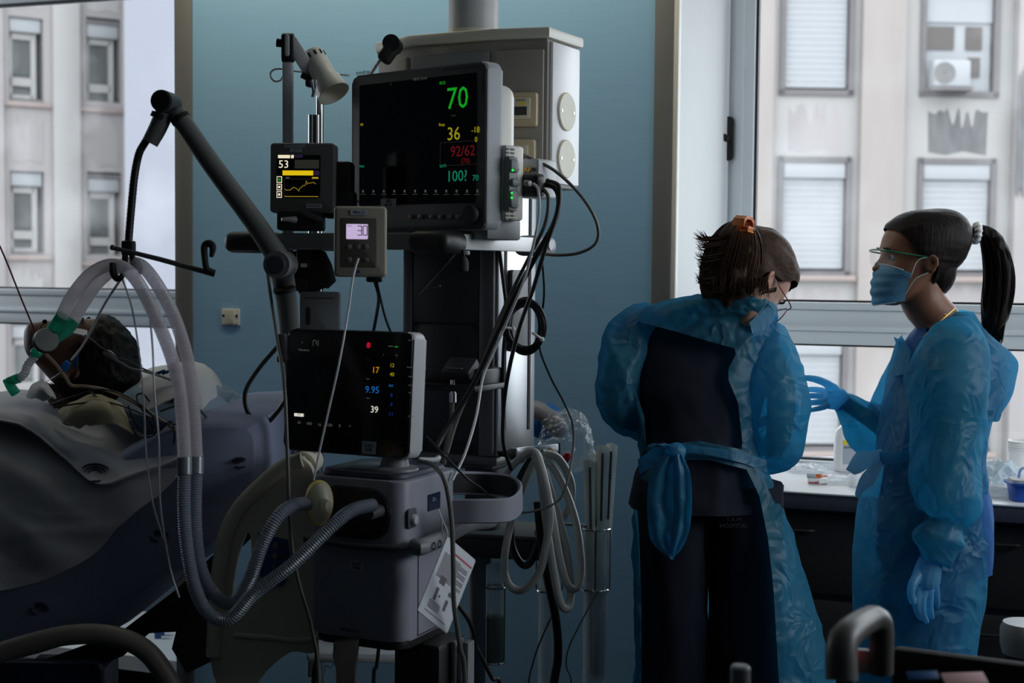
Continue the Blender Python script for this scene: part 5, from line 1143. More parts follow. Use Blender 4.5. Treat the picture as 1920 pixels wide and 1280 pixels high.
g.tube([P(1205, 622, 3.42), P(1320, 600, 3.44), P(1425, 640, 3.42)], [.035, .06, .035], 16, 5)
g.tube([P(1205, 622, 3.42), P(1160, 690, 3.36), P(1158, 770, 3.33), P(1235, 798, 3.50), P(1320, 800, 3.62)], [.035, .032, .028, .025, .022], 14, 5)
g.tube([P(1425, 640, 3.42), P(1462, 720, 3.36), P(1462, 800, 3.34), P(1450, 836, 3.48), P(1420, 830, 3.68)], [.04, .036, .032, .028, .024], 14, 5)
for dx in (-1, 1):
    q = [P(1322 + dx * 56, 960, 3.34), P(1325 + dx * 70, 1280, 3.33)]; dn = (q[1] - q[0]); g.tube([q[0], q[1], V((q[1].x, q[1].y, .45)), V((q[1].x, q[1].y, .1))], [.075, .06, .05, .045], 16, 4)
    g.tube([V((q[1].x, q[1].y, .09)), V((q[1].x, q[1].y, .05)) + FW * .1, V((q[1].x, q[1].y, .035)) + FW * .17], [.045, .04, .03], 12, 3)
g = remesh(g, .006, 3); b1 = g.build('body', MT['skin'], n1, 80)
eyes(n1, H1, None)
# hair
def keep1(p): return p.z > .172 or (p.y > .035 and p.z > .02) or (p.y > -.05 + (.172 - p.z) * .6 and p.z > .125)
g = hair_cap(H1, keep1, .016); inv1 = H1.inverted()
def h1n(c):
    p = inv1 @ c; return .0025 * noise.noise(V((p.x * 90, p.y * 10, p.z * 40))) + .004 * noise.noise(p * 25)
g.noisy(h1n); hr1 = g.build('hair', MT['hair1'], n1, 80)
Mb = FRM(1372, 496, 3.27, 0, 0, 14)
g = G(); vs_ = bmesh.ops.create_uvsphere(g.bm, u_segments=64, v_segments=48, radius=1)['verts']
for v in vs_:
    x, y, z = v.co; k = 1 + .28 * z * z * (z < 0); v.co = Mb @ V((x * .064 * k, y * .065, z * .106))
outward(g).noisy(lambda c: .008 * noise.noise(V((c.dot(RT) * 50, c.dot(FW) * 50, c.z * 12))) + .009 * noise.noise(c * 22)); bun = g.build('gathered_hair', MT['hair1'], n1, 80)
g = G(); rnd = random.Random(5)
for i in range(260):      # strands lying down over the gathered hair from the clip
    a = rnd.uniform(-1.9, 1.3); r0 = rnd.uniform(.94, 1.05); pts = []
    for s_ in (0, .2, .45, .7, .95):
        ph = .25 + s_ * 2.2; k = 1 + .28 * math.cos(ph) ** 2 * (math.cos(ph) < 0); pts.append(Mb @ (V((math.sin(a) * math.sin(ph) * .066 * k, -math.cos(a) * math.sin(ph) * .067, math.cos(ph) * .100)) * r0))
    g.tube(pts, [.0006, .0017, .0019, .0015, .0003], 4, 3)
for (x0, y0, L, sp, n) in ((1340, 446, 38, 4, 44), (1336, 460, 30, 8, 40), (1334, 484, 30, 7, 40), (1330, 503, 22, 8, 30), (1328, 524, 24, 7, 36), (1332, 545, 18, 8, 30), (1430, 545, 6, 8, 8)):
    for i in range(n):      # tufts sticking out at the left
        d = 3.25 + rnd.uniform(-.04, .06); y = y0 + rnd.uniform(-sp, sp); l = L * rnd.uniform(.5, 1.1); up = rnd.uniform(-14, 4)
        g.tube([P(x0 + 26, y - 5, d), P(x0 + 4, y, d), P(x0 - l * .6, y + 3 + up * .2, d), P(x0 - l, y + up, d)], [.0018, .0015, .001, .0002], 4, 4)
for i in range(90):
    x0 = rnd.uniform(1335, 1440); d = 3.22 + rnd.uniform(-.02, .03); g.tube([P(x0, 520, d), P(x0 - 2 + rnd.uniform(-4, 4), 540, d), P(x0 + rnd.uniform(-6, 6), 550 + rnd.uniform(0, 10) * (x0 - 1320) / 100, d + .01)], [.0016, .0012, .0002], 4, 3)
tag(g.build('hair_strand', MT['hair1'], bun), kind='stuff')
g = G()
for i in range(150):      # combed strands over the crown, running back to the clip
    t = rnd.uniform(-1.25, 1.25); c0 = V((0, .005, .12)); tgt = V((-.02, .80, .55)).normalized(); st_ = V((math.sin(t) * .8, -.62 + .25 * t * t, .62 - .25 * t * t)).normalized()
    pts = [c0 + st_.slerp(tgt, s_) * (.0 + [.094, .102, .104, .106, .106][k]) for k, s_ in enumerate((0, .25, .5, .75, .97))]
    g.tube([H1 @ V((p.x * .86, p.y * 1.0, .12 + (p.z - .12) * 1.12)) for p in pts], [.0004, .0012, .0013, .0012, .0005], 4, 3)
tag(g.build('combed_strand', MT['hair1'], hr1), kind='stuff')
Mc = FRM(1398, 416, 3.185, 20, 0, 12)
cl = G(); cl.prism(Mc @ RZ(20), [(-.018, -.012), (-.019, .004), (-.012, .012), (.006, .013), (.017, .006), (.018, -.010), (.014, -.010), (.013, .002), (.004, .008), (-.010, .007), (-.0145, .001), (-.014, -.012)], -.012, .022, .002); cl = cl.build('hair_clip', MT['orange'], n1)
g = G()
for i in range(5): g.box(Mc @ RZ(20) @ T(.008, -.010 + i * .007, -.014), .018, .004, .012, .001)
g.box(Mc @ RZ(20) @ T(.009, .0, -.020), .022, .026, .005, .002); g.build('clip_teeth', MT['orange'], cl)
mask_on(H1, n1)
# glasses
gl = G(); rim = lambda s_: [H1 @ V((s_ * (.033 + .022 * math.cos(t)), -.108 + .012 * abs(math.cos(t)) * (1 if math.cos(t) > 0 else .2), .108 + .019 * math.sin(t))) for t in [2 * math.pi * i / 14 for i in range(14)]]
gl.tube(rim(-1), .0014, 6, 2, closed=True); gl.tube(rim(1), .0014, 6, 2, closed=True); gl.tube([H1 @ V((-.011, -.112, .112)), H1 @ V((0, -.116, .114)), H1 @ V((.011, -.112, .112))], .0013, 6, 3)
for s_ in (-1, 1): gl.tube([H1 @ V((s_ * .055, -.097, .115)), H1 @ V((s_ * .072, -.085, .117)), H1 @ V((s_ * .077, -.03, .119)), H1 @ V((s_ * .078, .012, .122)), H1 @ V((s_ * .08, .03, .108))], .0016, 6, 4)
glo = gl.build('glasses', MT['rose'], n1)
for s_ in (-1, 1): G().rings([[p for p in rim(s_)], [p + y1 * .0015 for p in rim(s_)]]).build('lens', MT['lens'], glo)
# scrubs
g = G(); g.rings(loft5([(585, 1225, 1420, 3.41, .07), (640, 1180, 1432, 3.41, .115), (720, 1188, 1410, 3.37, .125), (800, 1205, 1402, 3.345, .12), (860, 1202, 1410, 3.335, .125), (915, 1186, 1425, 3.335, .135), (948, 1180, 1436, 3.335, .14)], 6), cap=(True, False))
outward(g).noisy(crumple(.010, 1.0, 2, (1, 1, .5))); g.build('scrub_top', MT['scrub'], n1, 70)
for (a, b, nm_) in ((1195, 1325, 'l'), (1318, 1462, 'r')):
    sp = [(905, a, b + 4, 3.335, .11), (1000, a + 5, b, 3.335, .115), (1150, a + 8, b + 2, 3.335, .105), (1290, a + 6, b + 4, 3.335, .10), (1500, a + 14, b - 2, 3.33, .09), (1700, a + 22, b - 8, 3.33, .08)]
    g = G(); g.rings(loft5(sp, 6, n=48)); outward(g).noisy(crumple(.012, 1.0, 5 if nm_ == 'l' else 9, (1, 1, .4))); g.build('trouser_leg', MT['scrub'], n1, 70)
g = G().text(FRM(1376, 980, 3.18), 'S.A.M\nHOSPITAL', .014); g.build('printed_lettering', MT['vdark'], n1)
# gown
hole_top = [(1196, 602), (1216, 608), (1270, 622), (1330, 640), (1378, 653), (1380, 664), (1366, 690), (1366, 712), (1384, 755), (1392, 830), (1390, 842), (1310, 826), (1212, 838), (1208, 780), (1190, 725), (1166, 668), (1172, 640)]
hole_low = [(1245, 880), (1290, 862), (1330, 862), (1400, 880), (1424, 930), (1440, 1010), (1450, 1100), (1462, 1300), (1478, 1500), (1205, 1500), (1203, 1300), (1202, 1100), (1196, 1000), (1186, 945), (1200, 915)]
gsp = [(552, 1330, 1424, 3.325, .085), (560, 1296, 1440, 3.34, .105), (574, 1226, 1452, 3.37, .125), (600, 1172, 1455, 3.40, .135), (650, 1160, 1450, 3.40, .145), (720, 1168, 1432, 3.375, .15), (790, 1190, 1420, 3.35, .145), (838, 1200, 1424, 3.34, .14), (880, 1198, 1438, 3.335, .145), (940, 1190, 1462, 3.335, .16), (1040, 1186, 1498, 3.335, .175), (1150, 1188, 1530, 3.335, .185), (1290, 1190, 1562, 3.335, .19), (1440, 1190, 1585, 3.335, .19)]
g = G(); g.rings(loft5(gsp, 14, n=170), cap=(False, False)); outward(g).noisy((lambda A, B: lambda c: A(c) if c.z > 1.3 else B(c))(crumple(.012, 1.7, 1), crumple(.010, .8, 1))); cut(g, hole_top); cut(g, hole_low)
gw1 = g.build('gown', MT['gown'], n1, 70)
sleeve([(1222, 600, 3.42, .05), (1186, 628, 3.38, .062), (1166, 690, 3.34, .060), (1160, 750, 3.33, .054), (1182, 785, 3.38, .045), (1235, 802, 3.50, .040), (1310, 802, 3.62, .030)], seed=3).build('gown_sleeve', MT['gown'], gw1, 70)
sleeve([(1404, 622, 3.43, .055), (1425, 655, 3.38, .072), (1441, 720, 3.33, .082), (1446, 785, 3.31, .084), (1446, 830, 3.33, .070), (1450, 842, 3.46, .05), (1430, 832, 3.68, .034)], seed=6).build('gown_sleeve', MT['gown'], gw1, 70)
# tie at the waist: band, knot, two tails
def strip(pts, w, name, parent, m=None, twist=0, ny=5):
    g = G(); rows = []
    for (x, y, d, wx) in pts: rows.append([P(x - wx, y, d + .004), P(x - wx * .3, y + 2, d - .004), P(x + wx * .35, y - 1, d + .003), P(x + wx, y + 3, d - .003)])
    g.patch(rows, 7, ny, lambda p, u, v: p + FW * .006 * noise.noise(p * 25)); g.thick(.0015); return g.build(name, m or MT['tie'], parent, 70)
g = G(); bl, br = [], []
rows = [[P(1196, 862, 3.22), P(1230, 838, 3.195), P(1262, 832, 3.185), P(1310, 836, 3.185), P(1380, 846, 3.20), P(1436, 862, 3.25)], [P(1200, 890, 3.22), P(1236, 862, 3.195), P(1262, 852, 3.185), P(1310, 850, 3.185), P(1384, 866, 3.20), P(1438, 886, 3.25)]]
g.patch(rows, 8, 6, lambda p, u, v: p + FW * .005 * noise.noise(p * 30)); g.thick(.002); g.build('waist_band', MT['tie'], gw1, 70)
g = G(); Mq = FRM(1266, 846, 3.17); g.ball(Mq, .024, .02, .018, 24); outward(g).noisy(crumple(.008, 2.4, 4)); g.build('tie_knot', MT['tie'], gw1, 70)
strip([(1258, 850, 3.16, 9), (1244, 880, 3.16, 19), (1238, 925, 3.165, 24), (1239, 990, 3.17, 23), (1245, 1020, 3.175, 19), (1260, 1046, 3.18, 3)], 0, 'tie_tail', gw1)
strip([(1272, 850, 3.155, 8), (1278, 885, 3.15, 16), (1280, 935, 3.152, 17), (1278, 985, 3.16, 16), (1268, 1022, 3.165, 12), (1262, 1040, 3.17, 3)], 0, 'tie_tail', gw1)
strip([(1262, 842, 3.17, 6), (1240, 832, 3.16, 12), (1222, 836, 3.165, 8)], 0, 'tie_loop', gw1)
# ---- second nurse: standing in profile, facing left
n2 = thing('person', 'nurse in blue gown standing in profile with dark ponytail and mask, palm held out', 'person', V((P(1740, 900, 3.55).x, P(1740, 900, 3.55).y, 0)))
f2 = (-RT + UP * .10 - FW * .06).normalized(); z2 = (UP - f2 * UP.dot(f2)).normalized(); y2_ = -f2; x2_ = y2_.cross(z2)
H2 = basis(x2_, y2_, z2, V((0, 0, 0))) @ Mx.Diagonal((.98, .92, 1.02, 1)); H2 = Mx.Translation(P(1746, 495, 3.42) - H2 @ V((.078, .016, .107))) @ H2
g = G(); g.rings([[H2 @ p for p in r] for r in head_rings()]); ear(g, H2, 1); ear(g, H2, -1)
g.tube([H2 @ V((0, .028, .07)), H2 @ V((0, .035, .02)), P(1768, 618, 3.5), P(1765, 690, 3.5), P(1755, 780, 3.5), P(1745, 880, 3.5), P(1738, 980, 3.5)], [.052, .054, .056, .08, .09, .085, .1], 20, 5)
g.tube([P(1785, 655, 3.33), P(1775, 645, 3.5), P(1770, 650, 3.67)], [.04, .06, .04], 14, 5)
g.tube([P(1785, 655, 3.33), P(1790, 770, 3.31), P(1785, 870, 3.30), P(1760, 960, 3.29), P(1750, 1050, 3.28)], [.04, .036, .03, .022, .02], 14, 5)
g.tube([P(1765, 655, 3.67), P(1720, 760, 3.68), P(1690, 820, 3.68), P(1630, 785, 3.66), P(1580, 752, 3.64)], [.04, .034, .026, .022, .018], 14, 5)
for dd in (-.09, .09):
    q = [P(1735, 980, 3.5 + dd), P(1722, 1280, 3.5 + dd)]; g.tube([q[0], q[1], V((q[1].x, q[1].y, .45)), V((q[1].x, q[1].y, .1))], [.075, .062, .05, .045], 16, 4)
    g.tube([V((q[1].x, q[1].y, .09)), V((q[1].x, q[1].y, .05)) - RT * .1, V((q[1].x, q[1].y, .035)) - RT * .17], [.045, .04, .03], 12, 3)
g = remesh(g, .006, 3); g.build('body', MT['skin2'], n2, 80); eyes(n2, H2, None)
def keep2(p): return p.z > .178 or (p.y > .038 and p.z > .012) or (p.y > -.066 + (.178 - p.z) * 1.0 and p.z > .125)
g = hair_cap(H2, keep2, .010, V((0, .85, .52)), .045); inv2 = H2.inverted()
g.noisy(lambda c: .0016 * noise.noise(V(((inv2 @ c).x * 40, (inv2 @ c).y * 12, (inv2 @ c).z * 110))) + .002 * noise.noise(c * 20)); 
g.ball(H2 @ T(0, .052, .112) @ RX(16), .063, .060, .082, 32)
hr2 = g.build('hair', MT['hair2'], n2, 80)
g = G(); pts = [(1820, 441, .014), (1838, 436, .017), (1856, 446, .024), (1868, 475, .032), (1874, 520, .036), (1870, 565, .036), (1864, 600, .030), (1862, 625, .016), (1864, 640, .004)]
g.tube([P(x, y, 3.52) for x, y, r in pts], [r for *_, r in pts], 40, 8); outward(g).noisy(lambda c: .004 * noise.noise(V((c.dot(RT) * 90, c.dot(FW) * 90, c.z * 7)))); pt2 = g.build('ponytail', MT['hair2'], n2, 80)
g = G(); rnd = random.Random(8)
for i in range(200):
    a = rnd.uniform(0, 6.28); r = rnd.uniform(.7, 1.08); ux, uy = math.cos(a) * r, math.sin(a) * r
    g.tube([P(x, y, 3.52) + (RT * ux + FW * uy) * rr for x, y, rr in [pts[2], pts[3], pts[4], pts[5], (1864, 600, .028), (1860 + ux * 8, 622 + rnd.uniform(0, 16), .016), (1862 + ux * 10, 632 + rnd.uniform(-6, 18), .008)]], [.0012, .0016, .0016, .0016, .0014, .001, .0003], 4, 3)
tag(g.build('hair_strand', MT['hair2'], pt2), kind='stuff')
g = G(); q = P(1830, 437, 3.52); ax = (RT * .95 - UP * .1).normalized(); u = ax.orthogonal().normalized(); w_ = ax.cross(u)
g.tube([q + (u * math.cos(t) + w_ * math.sin(t)) * .019 for t in [2 * math.pi * i / 24 for i in range(24)]], [.008 if i % 2 else .0105 for i in range(24)], 10, 3, closed=True); g.build('hair_tie', MT['wplast'], n2)
mask_on(H2, n2)
g = G(); br_ = [H2 @ V((x, y, z)) for x, y, z in ((.079, .012, .122), (.076, -.03, .124), (.070, -.085, .126), (.052, -.108, .128), (0, -.116, .129), (-.052, -.108, .128), (-.070, -.085, .126), (-.076, -.03, .124), (-.079, .012, .122))]
g.tube(br_, [.0018, .002, .0022, .0022, .0022, .0022, .0022, .002, .0018], 8, 5); eg = g.build('glasses', MT['greenf'], n2)
rows = [[H2 @ V((x, y + dy, z0 - dz)) for x, y, z0 in ((.070, -.085, .126), (.052, -.107, .128), (.02, -.115, .129), (-.02, -.115, .129), (-.052, -.107, .128), (-.070, -.085, .126))] for dz, dy in ((0, 0), (.022, .002), (.044, .012))]
g = G(); g.patch(rows, 4, 4); g.thick(.001); g.build('lens', MT['lens'], eg)
# scrub top, trousers, necklace
g = G(); g.rings(loft5([(590, 1752, 1806, 3.5, .055), (618, 1718, 1825, 3.5, .09), (650, 1702, 1842, 3.5, .14), (720, 1682, 1842, 3.5, .155), (820, 1672, 1832, 3.5, .15), (900, 1662, 1838, 3.5, .155), (980, 1652, 1852, 3.5, .165), (1060, 1655, 1848, 3.5, .165)], 6), cap=(False, False)); outward(g).noisy(crumple(.008, 1, 12)); cut(g, [(1735, 560), (1738, 640), (1760, 610), (1800, 585), (1800, 560)]); g.build('scrub_top', MT['scrub2'], n2, 70)
g = G(); g.patch([[P(1832, 905, 3.42), P(1842, 900, 3.55)], [P(1846, 950, 3.40), P(1858, 945, 3.55)], [P(1852, 1010, 3.40), P(1860, 1010, 3.55)], [P(1840, 1070, 3.42), P(1846, 1075, 3.55)], [P(1826, 1090, 3.46), P(1830, 1090, 3.55)]], 5, 6); g.thick(.004); g.build('scrub_tail', MT['scrub2'], n2, 70)
for dd, nm_ in ((-.085, 'a'), (.085, 'b')):
    g = G(); g.rings(loft5([(1000, 1660, 1822, 3.5 + dd, .09), (1150, 1652, 1800, 3.5 + dd, .085), (1300, 1655, 1785, 3.5 + dd, .08), (1700, 1672, 1772, 3.5 + dd, .07)], 5, n=40)); outward(g).noisy(crumple(.01, 1, 3, (1, 1, .4))); g.build('trouser_leg', MT['scrub2'], n2, 70)
g = G(); g.tube([P(1730, 632, 3.40), P(1752, 612, 3.41), P(1772, 594, 3.42), P(1790, 578, 3.44)], .0014, 6, 5); g.ball(Mx.Translation(P(1772, 590, 3.41)), .003, .003, .003, 8); g.build('necklace', MT['brass'], n2)
# gown
sp2 = [(582, 1776, 1822, 3.5, .06), (606, 1735, 1836, 3.5, .09), (634, 1694, 1850, 3.5, .13), (668, 1682, 1866, 3.5, .165), (720, 1668, 1866, 3.5, .175), (790, 1656, 1848, 3.5, .172), (845, 1648, 1836, 3.5, .168), (890, 1638, 1836, 3.5, .172), (960, 1616, 1842, 3.5, .185), (1060, 1606, 1838, 3.5, .195), (1150, 1606, 1822, 3.5, .195), (1290, 1610, 1808, 3.5, .19), (1440, 1614, 1804, 3.5, .185)]
g = G(); g.rings(loft5(sp2, 14, n=170), cap=(False, False)); outward(g).noisy(crumple(.012, .9, 21, (1, 1, .7))); cut(g, [(1690, 560), (1692, 632), (1712, 660), (1745, 636), (1775, 604), (1800, 572), (1800, 560)], False)
gw2 = g.build('gown', MT['gown2'], n2, 70)
g = G(); g.patch([[P(1692, 640, 3.42), P(1676, 632, 3.5), P(1690, 640, 3.6)], [P(1706, 660, 3.38), P(1686, 668, 3.46), P(1690, 665, 3.62)], [P(1700, 700, 3.36), P(1676, 705, 3.44), P(1680, 700, 3.64)]], 6, 6, lambda p, u, v: p + FW * .006 * noise.noise(p * 30)); g.thick(.002); g.build('collar_edge', MT['gown2'], gw2, 70)
sleeve([(1800, 632, 3.40, .06), (1790, 662, 3.36, .082), (1776, 720, 3.335, .092), (1772, 800, 3.32, .086), (1772, 870, 3.31, .082), (1774, 930, 3.30, .080), (1772, 966, 3.30, .066), (1768, 984, 3.295, .046), (1760, 1010, 3.29, .060), (1756, 1032, 3.285, .044), (1751, 1052, 3.28, .034)], seed=31, amp=.016).build('gown_sleeve', MT['gown2'], gw2, 70)
sleeve([(1735, 660, 3.62, .05), (1700, 730, 3.66, .065), (1660, 800, 3.68, .062), (1628, 800, 3.67, .062), (1606, 780, 3.66, .048), (1590, 762, 3.65, .036), (1576, 750, 3.64, .026)], seed=37, amp=.016).build('gown_sleeve', MT['gown2'], gw2, 70)
# loose back panel blown out behind the shoulder
rows = [[P(1800, 590, 3.44), P(1822, 602, 3.45), P(1842, 622, 3.48)], [P(1818, 625, 3.40), P(1862, 640, 3.42), P(1892, 662, 3.48)], [P(1826, 690, 3.38), P(1872, 700, 3.40), P(1908, 690, 3.50)], [P(1842, 740, 3.38), P(1876, 752, 3.40), P(1898, 738, 3.5)], [P(1850, 780, 3.40), P(1864, 790, 3.41), P(1876, 780, 3.5)]]
g = G(); g.patch(rows, 8, 8, lambda p, u, v: p + FW * .012 * noise.noise(p * 14) + RT * .008 * noise.noise(p * 18 + V((4, 4, 4)))); g.thick(.0015); g.build('gown_flap', MT['gown2'], gw2, 70)
# waist tie with two stiff ends in front
g = G(); rows = [[P(1650, 846, 3.45), P(1680, 848, 3.36), P(1740, 846, 3.325), P(1800, 838, 3.33), P(1838, 832, 3.42)], [P(1652, 872, 3.45), P(1682, 868, 3.36), P(1740, 862, 3.325), P(1800, 852, 3.33), P(1838, 846, 3.42)]]
g.patch(rows, 8, 4); g.thick(.002); g.build('waist_band', MT['tie'], gw2, 70)
g = G(); g.patch([[P(1652, 842, 3.46), P(1656, 862, 3.46)], [P(1630, 846, 3.45), P(1636, 872, 3.44)], [P(1606, 848, 3.46), P(1618, 884, 3.45)], [P(1586, 880, 3.45), P(1602, 890, 3.44)]], 6, 6); g.thick(.002); g.build('tie_tail', MT['tie2'], gw2, 70)
g = G(); g.patch([[P(1640, 866, 3.45), P(1656, 866, 3.44)], [P(1615, 892, 3.45), P(1640, 905, 3.43)], [P(1604, 922, 3.45), P(1620, 920, 3.44)], [P(1604, 930, 3.45), P(1609, 935, 3.45)]], 6, 6); g.thick(.002); g.build('tie_tail', MT['tie2'], gw2, 70)
# gloves
g = fingers([[(1588, 752, 3.64, .021), (1572, 746, 3.64, .023), (1556, 745, 3.635, .023), (1545, 744, 3.63, .020)], [(1580, 742, 3.64, .018), (1556, 734, 3.63, .018)], [(1578, 756, 3.64, .018), (1552, 755, 3.63, .016)]],
    [[(1566, 730, 3.63, .013), (1548, 718, 3.615, .0105), (1530, 711, 3.60, .0095), (1511, 708, 3.59, .0075)],
     [(1554, 735, 3.65, .0095), (1536, 731, 3.665, .0082), (1519, 730, 3.675, .0074), (1504, 732, 3.68, .0062)],
     [(1550, 744, 3.635, .0095), (1532, 742, 3.64, .0082), (1515, 742, 3.645, .0074), (1500, 745, 3.645, .0062)],
     [(1550, 752, 3.615, .0095), (1533, 754, 3.61, .0082), (1517, 755, 3.605, .0074), (1504, 758, 3.60, .006)],
     [(1554, 759, 3.60, .0085), (1541, 764, 3.59, .0074), (1528, 767, 3.58, .0066), (1518, 769, 3.575, .0056)]])
g.build('glove', MT['glove'], n2, 70)
g = fingers([[(1751, 1040, 3.28, .026), (1742, 1062, 3.28, .030), (1736, 1086, 3.28, .033), (1736, 1100, 3.28, .030)]],
    [[(1724, 1074, 3.27, .013), (1712, 1094, 3.25, .011), (1708, 1112, 3.245, .0095), (1711, 1128, 3.25, .008)],
     [(1722, 1102, 3.265, .011), (1718, 1124, 3.26, .0095), (1720, 1144, 3.265, .0085), (1726, 1158, 3.275, .007)],
     [(1732, 1106, 3.27, .011), (1729, 1130, 3.265, .0095), (1731, 1150, 3.27, .0085), (1737, 1164, 3.28, .007)],
     [(1743, 1104, 3.28, .011), (1743, 1126, 3.28, .0095), (1744, 1144, 3.285, .0085), (1747, 1156, 3.295, .007)],
     [(1753, 1098, 3.29, .010), (1756, 1116, 3.295, .0085), (1757, 1132, 3.30, .0075), (1755, 1144, 3.31, .0065)]])
g.build('glove', MT['glove'], n2, 70)
# ---------------------------------------------------------------- counter by the right window
CZ = .875
yfr = onZ(1489, 921, CZ).y
ct = thing('window_counter', 'long white window counter with a dark underside and drawers below the right window', 'counter', V((.4, (yfr + YG) / 2, 0)))
g = G(); bx(PX1 + .02, XR - .002, yfr, YG - .002, CZ - .006, CZ, g, .002); g.build('worktop', mat('white_laminate', lin(225, 228, 230), .3, var=.02), ct)
g = G(); bx(PX1 + .02, XR - .002, yfr + .004, YG - .002, CZ - .05, CZ - .007, g, .003); g.build('worktop_edge', MT['vdark'], ct)
g = G(); bx(PX1 + .03, XR - .01, yfr + .06, YG - .01, .02, CZ - .051, g, .002); g.build('carcass', MT['black'], ct)
for i in range(5):
    for k in range(3):
        x0 = PX1 + .05 + i * .55
        g = G(); bx(x0, x0 + .53, yfr + .046, yfr + .06, .08 + k * .25, .31 + k * .25, g, .003); dr = g.build('drawer', MT['blackm'], ct)
        g = G(); g.tube([V((x0 + .2, yfr + .046, .26 + k * .25)), V((x0 + .2, yfr + .028, .26 + k * .25)), V((x0 + .33, yfr + .028, .26 + k * .25)), V((x0 + .33, yfr + .046, .26 + k * .25))], .005, 8, 2); g.build('handle', MT['black'], dr)
def on(px, py): return onZ(px, py, CZ + .0005)
def fr(px, py, yaw=0): return Mx.Translation(on(px, py)) @ RZ(math.degrees(TH) + yaw)
# disinfectant bottle
M0 = fr(1592, 882); bo = thing('disinfectant_bottle', 'white plastic bottle with a yellow striped label on the window counter between the nurses', 'bottle', M0.translation)
g = G(); secs = [(.0, .042, .028), (.004, .046, .031), (.10, .046, .031), (.125, .042, .029), (.142, .026, .022), (.15, .016, .016), (.158, .015, .015)]
g.rings([[M0 @ V((x, y, z)) for x, y in rrect(a * 2, b * 2, min(a, b) * .6, 5)] for z, a, b in secs]); g.build('bottle_body', MT['wplast'], bo)
g = G(); g.lathe(M0 @ T(0, 0, .158), [(.017, 0), (.017, .022), (.015, .024), (0, .024)], 20); g.build('cap', MT['wplast'], bo)
lb2 = G().box(M0 @ T(.006, -.0315, .062), .066, .001, .075).build('label', MT['lab'], bo); G().box(M0 @ T(.006, -.0322, .092), .066, .001, .015).build('label_band', MT['yel'], lb2)
G().text(M0 @ T(.006, -.0326, .076), 'NUTC ID AZUL', .009).build('lettering', MT['ink'], lb2)
MT['clearp'] = sheer('clear_plastic_film', lin(235, 238, 242), .55, .4, .2, .12, bump=.4, bscale=40, var=.02)
def crinkle(name, lab, cat_, px, py, w, d, h, m, seed, grp=None, yaw=0):
    M1 = fr(px, py, yaw); g = G(); vs_ = bmesh.ops.create_icosphere(g.bm, subdivisions=4, radius=1)['verts']
    for v in vs_: v.co = M1 @ V((v.co.x * w / 2, v.co.y * d / 2, max(0, (v.co.z + .35)) * h / 1.35 + .001))
    outward(g).noisy(crumple(.35 * h, 4, seed)); 
    lo = min(v.co.z for v in g.bm.verts)
    for v in g.bm.verts: v.co.z += CZ + .001 - lo
    return tag(g.build(name, m, None, 25), lab, cat_, grp)
crinkle('blister_wrapper', 'crumpled clear wrapper on the counter left of the bottle near the bent nurse', 'wrapper', 1512, 884, .12, .09, .022, MT['clearp'], 1)
crinkle('blister_wrapper', 'torn clear packet on the counter in front of the bottle', 'wrapper', 1562, 902, .12, .06, .016, MT['clearp'], 2, yaw=20)
crinkle('tissue_paper', 'white crumpled tissue peaked on the counter beside the blue bin', 'tissue', 1868, 918, .13, .1, .075, MT['maskw'], 3)
crinkle('plastic_bag', 'flat clear plastic bag on the counter edge in front of the tissue', 'bag', 1876, 932, .19, .07, .03, MT['clearp'], 5)
M2 = fr(1532, 906, -8); am = thing('medicine_box', 'tiny white medicine carton lying on the counter under an amber ampoule', 'box', M2.translation); G().box(M2 @ T(0, 0, .008), .055, .03, .016, .001).build('carton', MT['wplast'], am); G().box(M2 @ T(0, -.0152, .004), .05, .001, .004).build('printed_band', MT['red'], am)
M3 = M2 @ T(-.002, 0, .022); aa = thing('ampoule', 'amber glass ampoule with a grey paper label lying on the small carton', 'ampoule', M3.translation - V((0, 0, .006)))
g = G(); g.lathe(M3 @ RY(90), [(.0, -.028), (.006, -.027), (.006, .012), (.004, .016), (.002, .02), (.0025, .026), (.001, .032), (0, .033)], 14); g.build('glass_body', sheer('amber_glass', lin(225, 130, 30), .4, .4, .2, .1), aa)
g = G(); g.lathe(M3 @ RY(90), [(.0063, -.026), (.0063, -.002)], 14, (False, False)); g.build('ampoule_label', MT['lab'], aa)
M4 = fr(1575, 908, 4); sy = thing('syringe', 'clear syringe with a yellow tip lying on the counter beside the small carton', 'syringe', M4.translation); g = G(); g.cyl(M4 @ V((-.035, 0, .006)), M4 @ V((.03, 0, .006)), .0055, seg=12); g.build('barrel', MT['clearp'], sy); g = G(); g.cyl(M4 @ V((.03, 0, .006)), M4 @ V((.042, 0, .006)), .004, seg=10); g.build('tip', MT['yel'], sy); g = G(); g.cyl(M4 @ V((-.06, 0, .006)), M4 @ V((-.035, 0, .006)), .003, seg=8); g.cyl(M4 @ V((-.062, 0, .006)), M4 @ V((-.059, 0, .006)), .007, seg=12); g.build('plunger', MT['wplast'], sy)
M5 = fr(1598, 896, 48); s2 = thing('syringe', 'long grey graduated syringe lying slantwise on the counter before the bottle', 'syringe', M5.translation); g = G(); g.cyl(M5 @ V((-.03, 0, .008)), M5 @ V((.07, 0, .03)), .006, seg=12); g.build('barrel', sheer('grey_clear', lin(200, 205, 212), .4, .3, .15, .1), s2); g = G(); g.cyl(M5 @ V((-.045, 0, .005)), M5 @ V((-.03, 0, .008)), .003, seg=8); g.build('tip', MT['wplast'], s2)
M6 = fr(1602, 912); cu_ = thing('medicine_cup', 'small clear medicine cup on the counter edge by the tie of the standing nurse', 'cup', M6.translation); g = G(); g.lathe(M6, [(0, 0), (.015, 0), (.018, .035), (.0195, .035), (.017, .002), (0, .002)], 20, (False, False)); g.build('cup_wall', MT['clearp'], cu_)
